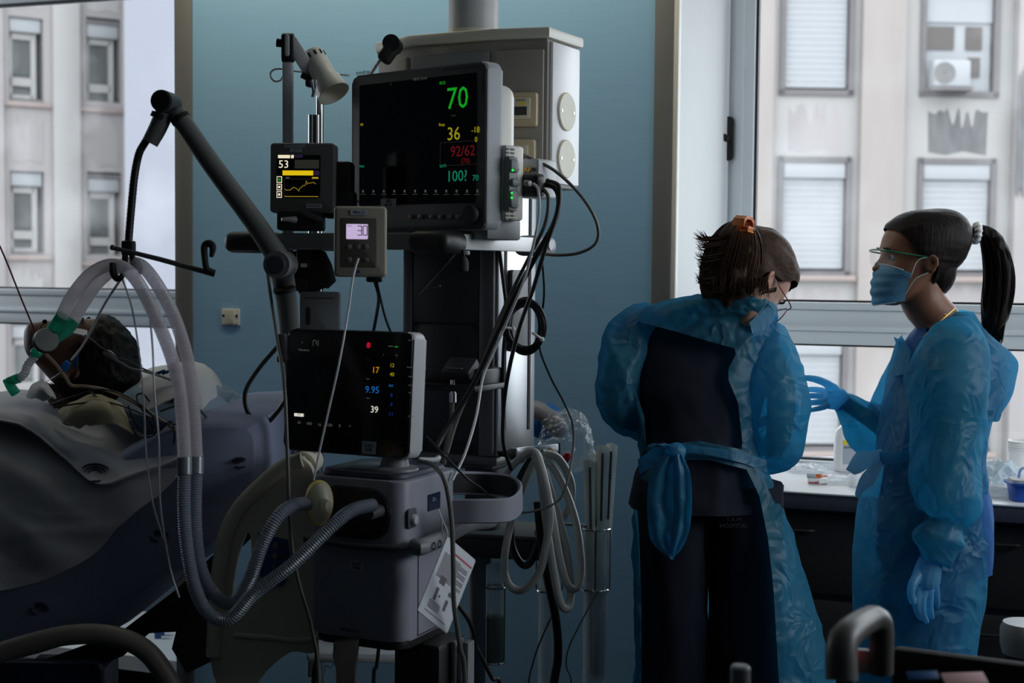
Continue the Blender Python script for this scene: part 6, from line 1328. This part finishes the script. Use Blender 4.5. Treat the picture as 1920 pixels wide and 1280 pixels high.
M7 = fr(1518, 872); ty = thing('instrument_tray', 'shallow clear plastic tray on the counter against the window', 'tray', M7.translation); g = G(); g.rings([[M7 @ V((x, y, z)) for x, y in rrect(a, b, .02, 4)] for z, a, b in ((0, .26, .13), (.018, .29, .16), (.018, .30, .17), (.0165, .30, .17), (.002, .25, .12))], (True, True)); g.build('tray_shell', MT['clearp'], ty)
# right end: carton, paper cups, blue bin
M8 = fr(1842, 908); cb = thing('carton_box', 'grey beige carton with small printing on the counter behind the tissue', 'box', M8.translation); G().box(M8 @ T(0, .02, .034), .085, .05, .068, .002).build('carton', mat('carton', lin(190, 184, 178), .7), cb); g = G().text(M8 @ T(-.005, -.006, .028), 'etal', .016); g.build('lettering', MT['ink'], cb)
M9 = fr(1912, 896); pc_ = thing('cup_stack', 'stack of white paper cups on the counter at the window', 'cup stack', M9.translation); g = G()
g.lathe(M9, [(.0, .0), (.028, .0), (.037, .082), (.0385, .083), (.0385, .086), (.037, .087)], 28, (True, False)); g.build('lowest_cup', MT['wplast'], pc_)
for k in range(4): g = G(); g.lathe(M9 @ T(0, 0, .087 + k * .007), [(.036, 0), (.0385, .001), (.0385, .006), (.035, .007), (.03, .0)], 28, (False, False)); g.build('cup_rim', MT['wplast'], pc_)
MA = fr(1930, 938, -6); bb = thing('sharps_bin', 'small blue plastic bin with a grey lid at the right end of the counter', 'bin', MA.translation); g = G(); g.rings([[MA @ V((x, y, z)) for x, y in rrect(a, b, .02, 4)] for z, a, b in ((0, .10, .075), (.045, .112, .085), (.045, .124, .096), (.051, .124, .096))]); g.build('bin_body', mat('royal_blue_plastic', lin(22, 78, 170), .4), bb)
g = G(); g.rings([[MA @ V((x, y, z)) for x, y in rrect(a, b, .02, 4)] for z, a, b in ((.0515, .108, .08), (.06, .104, .078), (.062, .09, .066))]); g.build('lid', MT['lgrey'], bb); g = G(); g.tube([MA @ V((-.03, 0, .062)), MA @ V((-.02, .0, .088)), MA @ V((.03, 0, .088)), MA @ V((.04, 0, .062))], .004, 8, 5); g.build('lid_handle', mat('pale_blue_plastic', lin(150, 180, 225), .4), bb)
# ---------------------------------------------------------------- cart in the right foreground
MCF = FRM(1640, 1262, 1.95, 8); fc = thing('equipment_cart', 'black equipment cart with a thick grey carrying handle in the lower right foreground', 'cart', V((MCF.translation.x, MCF.translation.y, 0)))
MC2 = Mx.Translation(MCF.translation) @ RZ(math.degrees(TH) - 27)
g = G(); bx_ = lambda x0, x1, y0, y1, z0, z1, r=.01: g.box(MC2 @ T((x0 + x1) / 2, (y0 + y1) / 2, (z0 + z1) / 2), x1 - x0, y1 - y0, z1 - z0, r)
bx_(-.12, .42, -.20, .22, -.15, -.09, .015); g.build('cart_body', MT['blackm'], fc)
g = G(); bx_(-.02, .42, .20, .225, -.10, -.015, .008); g.build('rear_lip', MT['blackm'], fc)
g = G(); bx_(-.12, .42, -.22, -.19, -.11, -.05, .01); g.build('front_lip', MT['blackm'], fc)
g = G(); bx_(-.11, .41, -.19, .2, -.85, -.16, .02); g.build('cart_cabinet', MT['black'], fc)
for (x, y) in ((-.08, -.15), (.38, -.15), (-.08, .17), (.38, .17)): q = MC2 @ V((x, y, 0)); G().cyl(V((q.x, q.y, .05)) - RT * .015, V((q.x, q.y, .05)) + RT * .015, .05, seg=18).build('caster', MT['blackm'], fc)
g = G(); hp_ = [P(1578, 1275, 1.84), P(1578, 1215, 1.85), P(1590, 1188, 1.87), P(1625, 1163, 1.93), P(1642, 1160, 1.95), P(1652, 1178, 1.96), P(1652, 1260, 1.97)]
g.tube(hp_, [.021, .0205, .02, .018, .0175, .017, .017], 16, 6); g.build('carrying_handle', mat('handle_grip', lin(84, 82, 80), .4), fc)
g = G(); q = P(1388, 1252, 1.9); g.cyl(V((q.x, q.y, q.z - .12)), q, .0135, seg=18); g.cyl(q, q + V((0, 0, .004)), .0135, .011, 18); g.build('post', MT['grey'], fc)
g = G(); g.box(FRM(1611, 1238, 1.98, -10), .028, .012, .034, .004); lp = g.build('white_label', MT['offw'], fc); g = G(); g.ball(FRM(1602, 1225, 1.965), .004, .003, .004, 10); g.build('red_dot', glow('red_lamp', (240, 70, 70), .9), lp)
G().box(FRM(1808, 1272, 1.82, 8, -60), .058, .003, .02, .001).build('paper_tag', mat('pink_tag', lin(205, 165, 165), .6), fc); G().box(FRM(1730, 1266, 1.84, 8, -40), .042, .003, .012, .001).build('blue_tag', MT['bluep'], fc)
q = P(1925, 1178, 2.8); M_ = FRM(1925, 1178, 2.8); st = thing('stool', 'dark stool with a pale padded top edge at the right edge behind the cart', 'stool', V((q.x, q.y, 0))); g = G(); g.lathe(T(q.x, q.y, q.z), [(.0, -.05), (.045, -.05), (.05, -.03), (.05, .0), (.045, .012), (0, .016)], 28); g.build('seat', MT['lgrey'], st); g = G(); g.cyl(V((q.x, q.y, q.z - .05)), V((q.x, q.y, .05)), .045); g.build('column', MT['black'], st); g = G(); g.lathe(T(q.x, q.y, 0), [(.2, 0), (.2, .03), (.05, .05), (0, .05)], 20); g.build('base', MT['black'], st)
# ---------------------------------------------------------------- hook rail, hoses, stand and holders right of the ventilator
rl = thing('hook_rail', 'short steel hook rail with a black end cap on the pendant foot, loaded with hoses', 'rail', P(1000, 858, 3.45))
g = G(); q0, q1 = P(966, 851, 3.40), P(1046, 841, 3.50); ax = (q1 - q0).normalized(); g.box(basis(ax, ax.cross(UP) * -1, UP, (q0 + q1) / 2), (q1 - q0).length, .012, .028, .003); g.build('bar', MT['steel'], rl)
g = G(); g.cyl(P(938, 850, 3.46), P(966, 850, 3.42), .008, seg=14); g.cyl(P(960, 851, 3.42), P(967, 851, 3.40), .014, seg=14); g.build('end_cap', MT['black'], rl)
g = G(); g.box(basis(ax, ax.cross(UP) * -1, UP, q1), .006, .014, .03, .002); g.build('end_cap', MT['blackm'], rl); G().lathe(Mx.Translation(P(1032, 843, 3.475)) @ RZ(20) @ RX(90), [(.006, 0), (.006, .004), (0, .004)], 14).build('rail_bolt', MT['brass'], rl)
MT['whose'] = mat('white_rubber_hose', lin(196, 196, 192), .4, var=.04); MT['bhose'] = mat('black_rubber_hose', lin(20, 20, 22), .35)
def line(name, lab, cat_, pts, r, m, grp=None, n=8, seg=8, d=None):
    q = [P(x[0], x[1], x[2] if len(x) > 2 else d) for x in pts]
    if pts[-1][1] >= 1285: q += [V((q[-1].x, q[-1].y, .2)), V((q[-1].x, q[-1].y, .02)) + RT * .06]      # runs on to the floor
    g = G(); g.tube(q, r, seg, n); return tag(g.build(name, m), lab, cat_, grp)
HG = 'gas hoses looped over the hook rail'
hs_ = [('thick white gas hose hanging in the widest left loop below the hook rail', [(935, 905, 3.42), (965, 868, 3.39), (1000, 846, 3.37), (1016, 880, 3.35), (1030, 950, 3.34), (1026, 1010, 3.34), (1010, 1075, 3.35), (978, 1106, 3.37), (952, 1092, 3.40), (946, 1045, 3.42), (962, 965, 3.44), (988, 895, 3.43), (1006, 858, 3.42)], 'whose', .0095),
       ('thick white gas hose hanging in the widest right loop below the hook rail', [(1003, 852, 3.40), (1030, 940, 3.38), (1046, 1030, 3.38), (1062, 1092, 3.38), (1080, 1102, 3.39), (1090, 1070, 3.41), (1084, 1000, 3.43), (1068, 940, 3.45), (1040, 880, 3.45), (1010, 850, 3.44)], 'whose', .0095),
       ('white gas hose in a short outer loop at the right end of the hook rail', [(1015, 848, 3.44), (1046, 858, 3.46), (1068, 895, 3.48), (1072, 930, 3.49), (1060, 965, 3.50), (1036, 988, 3.52), (1005, 998, 3.55)], 'whose', .0095),
       ('white printed gas hose in the deepest loop below the hook rail', [(1010, 856, 3.36), (1022, 960, 3.35), (1036, 1060, 3.35), (1050, 1128, 3.36), (1064, 1140, 3.37), (1070, 1110, 3.39), (1062, 1030, 3.41), (1045, 960, 3.43), (1020, 880, 3.43)], 'whose', .0095),
       ('black gas hose in a loop behind the white hoses on the hook rail', [(1000, 854, 3.45), (972, 905, 3.46), (958, 975, 3.46), (962, 1030, 3.46), (985, 1060, 3.46), (1006, 1030, 3.45), (1020, 960, 3.44), (1018, 880, 3.44)], 'bhose', .0095),
       ('black gas hose running from the loops down to the floor', [(1008, 940, 3.40), (1014, 1000, 3.40), (1026, 1080, 3.41), (1042, 1160, 3.42), (1046, 1230, 3.43), (1036, 1310, 3.44)], 'bhose', .0105)]
for lab, pts, m, r in hs_: line('gas_hose', lab, 'hose', pts, r, MT[m], HG, 8, 12)
# stand with a shelf, a post and holders
sdq = P(950, 1015, 3.72); sd = thing('utility_stand', 'dark utility stand with a shelf on a round post behind the ventilator', 'stand', V((sdq.x, sdq.y, 0)))
Msd = basis(RT, FW, UP, sdq) @ RZ(-12)
g = G(); g.box(Msd, .27, .22, .05, .008); g.build('shelf', MT['dgrey'], sd); g = G(); g.box(Msd @ T(0, 0, .031), .26, .21, .012, .004); g.build('shelf_lip', MT['guard'], sd)
q = P(896, 1040, 3.68); g = G(); g.cyl(V((q.x, q.y, .03)), q, .022, seg=22); g.cyl(q - V((0, 0, .02)), q + V((0, 0, .015)), .034, .036, 22); g.build('post', MT['grey'], sd); g = G(); g.lathe(T(q.x, q.y, 0), [(.13, 0), (.13, .03), (.04, .06), (0, .06)], 28); g.build('base', MT['dgrey'], sd)
def holder(px, y0, y1, d, rpx): 
    r = rpx / FP * d; a = P(px, y0, d); return V((a.x, a.y, 0)), a.z, P(px, y1, d).z, r
MT['tubep'] = sheer('clear_holder_tube', lin(190, 205, 210), .55, .3, .15, .15); MT['fluid'] = sheer('cloudy_fluid', lin(150, 150, 128), .1, .5, .05)
b0, zt_, zb_, r = holder(929, 1050, 1243, 3.7, 17); cn = thing('suction_canister', 'clear cylinder half full of cloudy fluid beside the stand post', 'canister', b0 + V((0, 0, zb_)))
g = G(); g.rings([g._ring(b0 + V((0, 0, z)), UP, r, 24) for z in (zb_, zt_)], (True, False)); g.build('cylinder', MT['tubep'], cn); g = G(); zm = P(0, 1148, 3.7).z; g.cyl(b0 + V((0, 0, zb_ + .003)), b0 + V((0, 0, zm)), r * .95, seg=24); g.build('fluid', MT['fluid'], cn)
g = G(); g.tube([b0 + RT * (r + .001) + V((0, 0, zb_)), b0 + RT * (r + .001) + V((0, 0, zt_))], .002, 6, 2); g.build('green_stripe', mat('green_stripe', lin(90, 130, 30), .5), cn)
for z in (P(0, 1092, 3.7).z, zb_): g = G(); g.tube([b0 + V((math.cos(t) * (r + .003), math.sin(t) * (r + .003), z)) for t in [i * math.pi / 8 for i in range(16)]], .003, 8, 2, closed=True); g.build('ring', MT['chrome'], cn)
def wire_holder(px, y0, y1, d, rpx, lab, ylow, lab2):
    b, za, zb, r = holder(px, y0, y1, d, rpx); wh = thing('wire_holder', lab, 'holder', b + V((0, 0, zb)))
    for z in (za, zb): g = G(); g.tube([b + V((math.cos(t) * r, math.sin(t) * r, z)) for t in [i * math.pi / 8 for i in range(16)]], .0032, 8, 2, closed=True); g.build('ring', MT['chrome'], wh)
    for t in (.3, 1.9, 3.4, 5.0): c = b + V((math.cos(t) * r, math.sin(t) * r, 0)); g = G(); g.cyl(c + V((0, 0, zb)), c + V((0, 0, za)), .0026, seg=8); g.build('upright', MT['chrome'], wh)
    tb = thing('storage_tube', lab2, 'tube', b + V((0, 0, .02))); rr = r * .8; g = G(); g.rings([g._ring(b + V((0, 0, z)), UP, rr, 24) for z in (.02, za - .004)], (True, False)); g.build('tube_wall', MT['tubep'], tb); return b, za, zb, r
bW, zW, zWb, rW = wire_holder(1117, 990, 1104, 3.72, 27, 'round chrome wire holder right of the hoses, carrying the packed catheters', 0, 'tall clear storage tube in the right wire holder, full of catheter packs')
wire_holder(1030, 1042, 1106, 3.85, 24, 'chrome wire holder half hidden behind the looped white hoses', 0, 'empty clear storage tube in the wire holder behind the hoses')
g = G(); g.tube([P(1000, 1000, 3.8), P(1048, 984, 3.74), P(1096, 985, 3.72), P(1100, 992, 3.72)], .004, 8, 4); tag(g.build('holder_bracket', MT['chrome']), 'thin chrome bracket bar joining the stand to the right wire holder', 'bracket')
MT['pack'] = sheer('catheter_pack_film', lin(236, 240, 236), .05, .4, .15, .25, bump=.4, bscale=30)
for i, (tx, ty, bx_0, w, lab) in enumerate(((1104, 862, 1110, 10, 'white catheter pack at the left of the storage tube'), (1118, 852, 1115, 11, 'white catheter pack second from the left in the storage tube'), (1130, 836, 1120, 12, 'tallest catheter pack in the storage tube'), (1147, 832, 1127, 10, 'catheter pack with black print leaning to the right of the storage tube'))):
    d = 3.72 + (i % 2) * .012; rows = []
    for k in range(9):
        t = k / 8; x = tx + (bx_0 - tx) * t; y = ty + (1270 - ty) * t; ww = w * (1 - .45 * min(1, t * 2.2)); rows.append([P(x - ww, y, d), P(x, y - 2, d - .006), P(x + ww, y + (4 if k == 0 else 0), d + .002)])
    g = G(); g.patch(rows, 4, 3, lambda p, u, v: p + FW * .003 * noise.noise(p * 30)); g.thick(.003); pk_ = tag(g.build('catheter_pack', MT['pack']), lab, 'pack', 'catheter packs in the storage tube')
    LOC[pk_.name] = pk_.location.copy(); g = G(); g.tube([P(tx + (bx_0 - tx) * t + (2 - i), ty + 14 + (1256 - ty) * t, d - .011) for t in (0, .12, .24, .30)], .0036, 6, 3); g.build('catheter_line', MT['dgrey'] if i != 1 else mat('green_catheter', lin(60, 110, 80), .5), pk_)
    if i == 3: g = G(); g.text(FRM(1143, 900, d - .008) @ RY(-85), '|||| 1204', .014); g.build('lettering', MT['ink'], pk_)
# blue mask and clear bag
Mbg = FRM(1022, 790, 3.82); rb_ = thing('resuscitator_bag', 'blue cushioned mask hanging on the wall side of the pendant foot', 'mask', Mbg.translation - V((0, 0, .04))); g = G(); g.ball(Mbg @ RY(30), .045, .04, .05, 20); g.build('mask_cushion', mat('bright_blue_cushion', lin(24, 110, 190), .4), rb_)
g = G(); g.tube([Mbg @ V((-.06, .02, .02)), Mbg @ V((-.03, .0, .03)), Mbg @ V((.02, -.02, .0)), Mbg @ V((.05, -.02, -.03))], [.02, .028, .03, .02], 14, 4); g.build('mask_body', mat('grey_mask_body', lin(150, 150, 155), .4), rb_)
Mpb = FRM(1060, 828, 3.78); g = G(); vs_ = bmesh.ops.create_icosphere(g.bm, subdivisions=5, radius=1)['verts']
for v in vs_: v.co = Mpb @ V((v.co.x * .075 * (1 - .15 * v.co.z), v.co.y * .05, v.co.z * .085))
outward(g).noisy(crumple(.016, 3.2, 7)); pb = thing('plastic_bag', 'clear crumpled plastic bag with a red mark hanging beside the blue mask', 'bag', Mpb.translation - V((0, 0, .085))); g.build('bag_film', sheer('clear_bag_film', lin(230, 236, 242), .80, .3, .45, .12, bump=.6, bscale=35), pb)
g = G(); g.ball(FRM(1062, 858, 3.725), .012, .004, .012, 12); outward(g).noisy(crumple(.006, 9, 3)); g.build('red_mark', MT['red'], pb)
# ---------------------------------------------------------------- cables and lines
MT['cab'] = mat('black_cable', lin(16, 16, 17), .4); MT['gcab'] = mat('grey_cable', lin(92, 92, 86), .45); MT['wline'] = sheer('white_line', lin(225, 225, 228), .1, .3, .1); MT['cline'] = sheer('clear_line', lin(205, 205, 210), .45, .3, .15)
MT['pline'] = sheer('pink_line', lin(160, 60, 80), .1, .3, .1); MT['bline'] = mat('beige_tube', lin(165, 140, 120), .45)
for nm_, lab, pts, r, m in (
    ('cable', 'long grey cable arching right from behind the large monitor and back to the shelf', [(985, 292, 3.1), (1040, 320, 3.1), (1090, 368, 3.1), (1119, 418, 3.1), (1117, 455, 3.12), (1085, 474, 3.15), (1040, 478, 3.18), (1010, 473, 3.2)], .0036, 'gcab'),
    ('cable', 'thick black cable bundle slanting from the monitor plug down to the ventilator', [(1018, 345, 3.08), (1040, 352, 3.06), (1048, 378, 3.06), (1038, 420, 3.06), (1005, 480, 3.07), (965, 555, 3.1), (925, 640, 3.12), (885, 725, 3.12), (840, 798, 3.1), (818, 838, 3.05)], .0062, 'cab'),
    ('cable', 'second black monitor cable running beside the bundle to the left of the coil', [(1025, 338, 3.05), (1048, 350, 3.03), (1046, 395, 3.03), (1024, 460, 3.04), (1000, 540, 3.1), (975, 610, 3.14), (955, 690, 3.2), (945, 760, 3.26), (944, 830, 3.3), (958, 880, 3.36)], .0048, 'cab'),
    ('cable', 'third black cable dropping from the plug across the grey side plate', [(1015, 350, 3.07), (1028, 372, 3.05), (1022, 420, 3.05), (998, 470, 3.08), (968, 530, 3.1), (935, 600, 3.14), (900, 690, 3.14), (860, 780, 3.12), (838, 850, 3.08)], .0042, 'gcab'),
    ('cable', 'black cable running straight down the steel side of the pendant', [(936, 468, 3.36), (944, 530, 3.36), (950, 590, 3.36), (944, 660, 3.38), (943, 740, 3.38), (944, 822, 3.38)], .0048, 'cab'),
    ('cable', 'thin black wire looping from the shelf corner down round the hoses', [(1016, 480, 3.25), (1020, 555, 3.3), (1010, 640, 3.35), (1030, 702, 3.36), (1058, 756, 3.34), (1074, 800, 3.3), (1072, 860, 3.26), (1052, 932, 3.2), (1000, 958, 3.1), (948, 955, 3.0), (905, 918, 2.92), (868, 890, 2.88), (800, 818, 2.95)], .0026, 'cab'),
    ('cable', 'black cable loop hanging against the blue wall left of the ventilator screen', [(552, 600, 3.24), (528, 640, 3.24), (486, 690, 3.22), (460, 735, 3.2), (466, 775, 3.2), (494, 795, 3.2), (520, 772, 3.2), (542, 738, 3.2)], .0052, 'cab'),
    ('cable', 'long grey cable hanging down left of the ventilator to the floor', [(497, 470, 3.0), (508, 560, 2.96), (520, 640, 2.9), (533, 720, 2.84), (539, 850, 2.82), (545, 1000, 2.82), (560, 1090, 2.82), (585, 1180, 2.82), (598, 1300, 2.82)], .0038, 'gcab'),
    ('cable', 'short black power cord hanging straight below the cream controller', [(702, 525, 2.87), (710, 556, 2.9), (706, 590, 2.98), (696, 640, 3.05)], .0036, 'cab'),
    ('cable', 'thin black cord curving right below the cream controller', [(706, 525, 2.87), (714, 562, 2.9), (724, 600, 2.98), (740, 640, 3.05)], .0026, 'cab'),
    ('sampling_line', 'clear sampling line hanging from the cream controller across the ventilator screen', [(672, 484, 2.81), (662, 520, 2.8), (652, 590, 2.79), (636, 680, 2.77), (616, 770, 2.75), (598, 850, 2.74), (588, 900, 2.74)], .0022, 'wline'),
    ('sampling_line', 'white pressure line falling from the monitor module across the cables', [(1000, 344, 2.99), (1009, 356, 2.98), (1011, 400, 2.98), (1001, 455, 2.99), (984, 520, 3.02), (956, 590, 3.05), (922, 668, 3.06), (905, 710, 3.05), (893, 780, 3.03), (872, 850, 3.0), (848, 900, 2.97)], .003, 'wline'),
    ('infusion_line', 'thin pink line coming in from the left edge to the round filter', [(-20, 420, 3.05), (8, 480, 3.04), (38, 555, 3.02), (66, 622, 3.0)], .0018, 'pline'),
    ('infusion_line', 'white line from the hose hook down to the blue clip on the patient cheek', [(226, 524, 2.82), (196, 570, 2.9), (168, 625, 3.02), (150, 655, 3.14), (134, 674, 3.22)], .0026, 'wline'),
    ('infusion_line', 'thin clear line falling from the hose hook past the pillow to the mattress', [(230, 524, 2.8), (248, 580, 2.82), (262, 670, 2.84), (270, 760, 2.86), (274, 850, 2.88), (286, 940, 2.9), (306, 1010, 2.92)], .0019, 'cline'),
    ('infusion_line', 'second clear line hanging close beside the corrugated hoses', [(278, 560, 2.86), (286, 650, 2.88), (290, 740, 2.88), (298, 830, 2.88), (300, 940, 2.88), (318, 1060, 2.88), (336, 1120, 2.88)], .0022, 'cline'),
    ('feeding_tube', 'beige feeding tube curving from the mouth over the neck to the pillow', [(84, 662, 3.12), (104, 682, 3.2), (122, 706, 3.26), (134, 722, 3.27), (160, 724, 3.27), (196, 730, 3.22), (240, 748, 3.16), (285, 776, 3.13), (330, 806, 3.1)], .0038, 'bline'),
    ('electrode_lead', 'dark electrode lead rising highest over the chest towards the pillow', [(95, 758, 3.24), (140, 742, 3.2), (190, 730, 3.18), (236, 742, 3.14), (275, 768, 3.12), (300, 800, 3.1)], .002, 'cab'),
    ('electrode_lead', 'dark electrode lead crossing the yellowish shoulder cloth', [(100, 764, 3.2), (150, 756, 3.18), (200, 754, 3.16), (250, 768, 3.14), (300, 790, 3.1), (335, 796, 3.06)], .002, 'cab'),
    ('electrode_lead', 'dark electrode lead curling in a small loop on the pad', [(170, 735, 3.2), (215, 770, 3.16), (245, 800, 3.14), (262, 818, 3.13), (290, 812, 3.12), (262, 760, 3.13), (256, 742, 3.14), (268, 738, 3.14), (280, 752, 3.13)], .002, 'cab'),
    ('electrode_lead', 'dark electrode lead sagging lowest below the pillow', [(240, 760, 3.13), (252, 790, 3.12), (270, 812, 3.11), (298, 808, 3.1), (318, 790, 3.1), (328, 806, 3.1), (326, 832, 3.1)], .002, 'cab'),
    ('electrode_lead', 'grey trunk lead leaving the pad past the hoses to the mattress corner', [(300, 770, 3.12), (340, 758, 3.12), (370, 765, 3.12), (395, 790, 3.14), (416, 806, 3.14)], .003, 'gcab'),
    ('cable', 'grey cable from the screen hinge hanging over the ventilator side and the card', [(786, 864, 2.84), (812, 872, 2.78), (834, 902, 2.72), (846, 970, 2.70), (850, 1060, 2.69), (851, 1130, 2.69), (862, 1210, 2.7), (872, 1300, 2.72)], .0048, 'gcab'),
    ('cable', 'black cable bowing out right of the ventilator foot', [(858, 1132, 2.9), (880, 1165, 2.92), (890, 1200, 2.94), (888, 1250, 2.96), (878, 1310, 2.98)], .005, 'cab'),
    ('cable', 'black cable running down right from the ventilator foot towards the canister', [(884, 1196, 3.0), (902, 1230, 3.02), (922, 1270, 3.04), (940, 1310, 3.06)], .0046, 'cab'),
    ('cable', 'pale lead hanging in a long curve left of the wire holder', [(1120, 1110, 3.62), (1090, 1165, 3.6), (1066, 1215, 3.6), (1062, 1250, 3.6), (1072, 1290, 3.6)], .0018, 'gcab'),
    ('cable', 'thin grey wire leaning left of the black floor hose', [(1042, 1140, 3.5), (1018, 1190, 3.5), (1000, 1240, 3.5), (990, 1300, 3.5)], .0022, 'gcab'),
    ('cable', 'pair of thin white wires below the ventilator left of the cart bracket', [(640, 1218, 2.9), (622, 1250, 2.9), (605, 1290, 2.9)], .0014, 'wline'),
    ('cable', 'black cable hanging below the ventilator right of the cart bracket', [(710, 1216, 2.85), (706, 1250, 2.85), (700, 1300, 2.85)], .004, 'cab'),
    ('cable', 'black cable hanging at the lower left corner of the ventilator', [(592, 1196, 2.86), (594, 1240, 2.86), (588, 1300, 2.86)], .005, 'cab'),
    ('outlet_hose', 'grey hose dropping from the chrome fitting under the outlet block', [(848, 745, 3.3), (846, 790, 3.3), (838, 830, 3.3), (832, 870, 3.3)], .006, 'gcab')):
    line(nm_, lab, nm_.split('_')[-1], pts, r, MT[m])
g = G(); a = P(849, 712, 3.3); g.cyl(a, P(849, 745, 3.3), .006, seg=12); g.cyl(P(849, 736, 3.3), P(849, 754, 3.3), .0085, seg=12); tag(g.build('hose_fitting', MT['chrome']), 'chrome hose fitting under the dark outlet block', 'fitting')
# blue clip on the line at the cheek
Mcl = FRM(123, 686, 3.24, 0, 0, 35); cl_ = thing('line_clip', 'bright blue line clip lying on the patient cheek', 'clip', Mcl.translation); g = G(); g.prism(Mcl, [(-.006, -.012), (0, -.016), (.006, -.012), (.009, 0), (.006, .012), (-.006, .012), (-.009, 0)], -.004, .004, .001); g.build('clip_body', mat('bright_blue_clip', lin(20, 120, 210), .35), cl_)
g = G(); g.prism(Mcl @ T(.012, 0, .024) @ RY(-30), rrect(.009, .03, .003), -.002, .002); g.build('clip_wing', MT['bluep'], cl_); g = G(); g.tube([Mcl @ V((0, 0, -.014)), P(104, 705, 3.25), P(82, 718, 3.28)], .001, 6, 4); g.build('thin_tail', MT['cline'], cl_)
# small blue clips on the pad and the tape at the neck
Mz = FRM(316, 700, 3.22); lc = thing('lead_connector', 'row of small navy lead connectors on top of the pillow pad', 'connector', Mz.translation)
for i in range(3): g = G(); g.prism(Mz @ T(-.02 + i * .018, 0, .002 + i * .002) @ RY(-20), rrect(.026, .007, .002), -.004, .004, .001); g.build('connector', MT['bluep'], lc)
g = G(); g.patch([[P(50, 745, 3.28), P(62, 722, 3.28), P(80, 714, 3.28)], [P(66, 748, 3.24), P(76, 730, 3.22), P(92, 724, 3.24)], [P(84, 752, 3.22), P(96, 744, 3.2), P(104, 748, 3.22)]], 6, 6, lambda p, u, v: p + UP * .006 * noise.noise(p * 50)); g.thick(.003); tag(g.build('neck_cloth', MT['padm']), 'crumpled white cloth tucked under the patient chin', 'cloth')
g = G(); g.patch([[P(110, 770, 3.24), P(150, 748, 3.22), P(190, 742, 3.2), P(228, 760, 3.2)], [P(120, 790, 3.2), P(155, 770, 3.16), P(200, 764, 3.14), P(240, 790, 3.14)], [P(150, 800, 3.18), P(180, 795, 3.14), P(215, 795, 3.12), P(250, 815, 3.12)]], 6, 6, lambda p, u, v: p + UP * .006 * noise.noise(p * 40)); g.thick(.003); tag(g.build('shoulder_cloth', cloth('yellowish_cloth', lin(190, 180, 150))), 'yellowish cloth over the patient shoulder below the leads', 'cloth')
# coiled cable on the side plate
ck = thing('coiled_cable', 'black cable wound in a coil with white ties on the side of the pendant', 'cable', P(985, 660, 3.32)); rnd = random.Random(3)
for k in range(6):
    cx, cy_, rx, ry = 984 + rnd.uniform(-5, 5), 612 + rnd.uniform(-4, 4), 35 + rnd.uniform(-7, 3), 46 + rnd.uniform(-7, 4)
    g = G(); g.tube([P(cx + rx * math.cos(t), cy_ + ry * math.sin(t), 3.33 - .012 * k * .5 + .01 * math.cos(t + k)) for t in [i * math.pi / 8 for i in range(16)]], .0055, 8, 3, closed=True); g.build('coil', MT['cab'], ck)
for (x0, y0, x1, y1) in ((938, 614, 962, 616), (998, 624, 1016, 636)): g = G(); g.tube([P(x0, y0, 3.28), P((x0 + x1) / 2, (y0 + y1) / 2 - 1, 3.275), P(x1, y1, 3.28)], .003, 8, 3); g.ball(Mx.Translation(P(x1, y1, 3.28)), .006, .005, .006, 10); g.build('cable_tie', MT['wplast'], ck)
# low ledge seen under the bed, with two jars on it
lz_ = onY(290, 1192, 4.3).z
struct(bx(-3.6, -2.56, 4.05, 4.595, lz_ - .05, lz_), 'trim_4', MT['white'])
for i, (px, py) in enumerate(((296, 1196), (302, 1190))):
    q = onZ(px, py, lz_); g = G(); g.lathe(T(q.x, q.y, lz_), [(.0, 0), (.012, 0), (.012, .018), (.014, .018), (.014, .024), (0, .024)], 16); tag(g.build('specimen_pot', MT['bluep']), ('small navy pot on the low white ledge under the bed, the left one', 'small navy pot on the low white ledge under the bed, the right one')[i], 'pot')
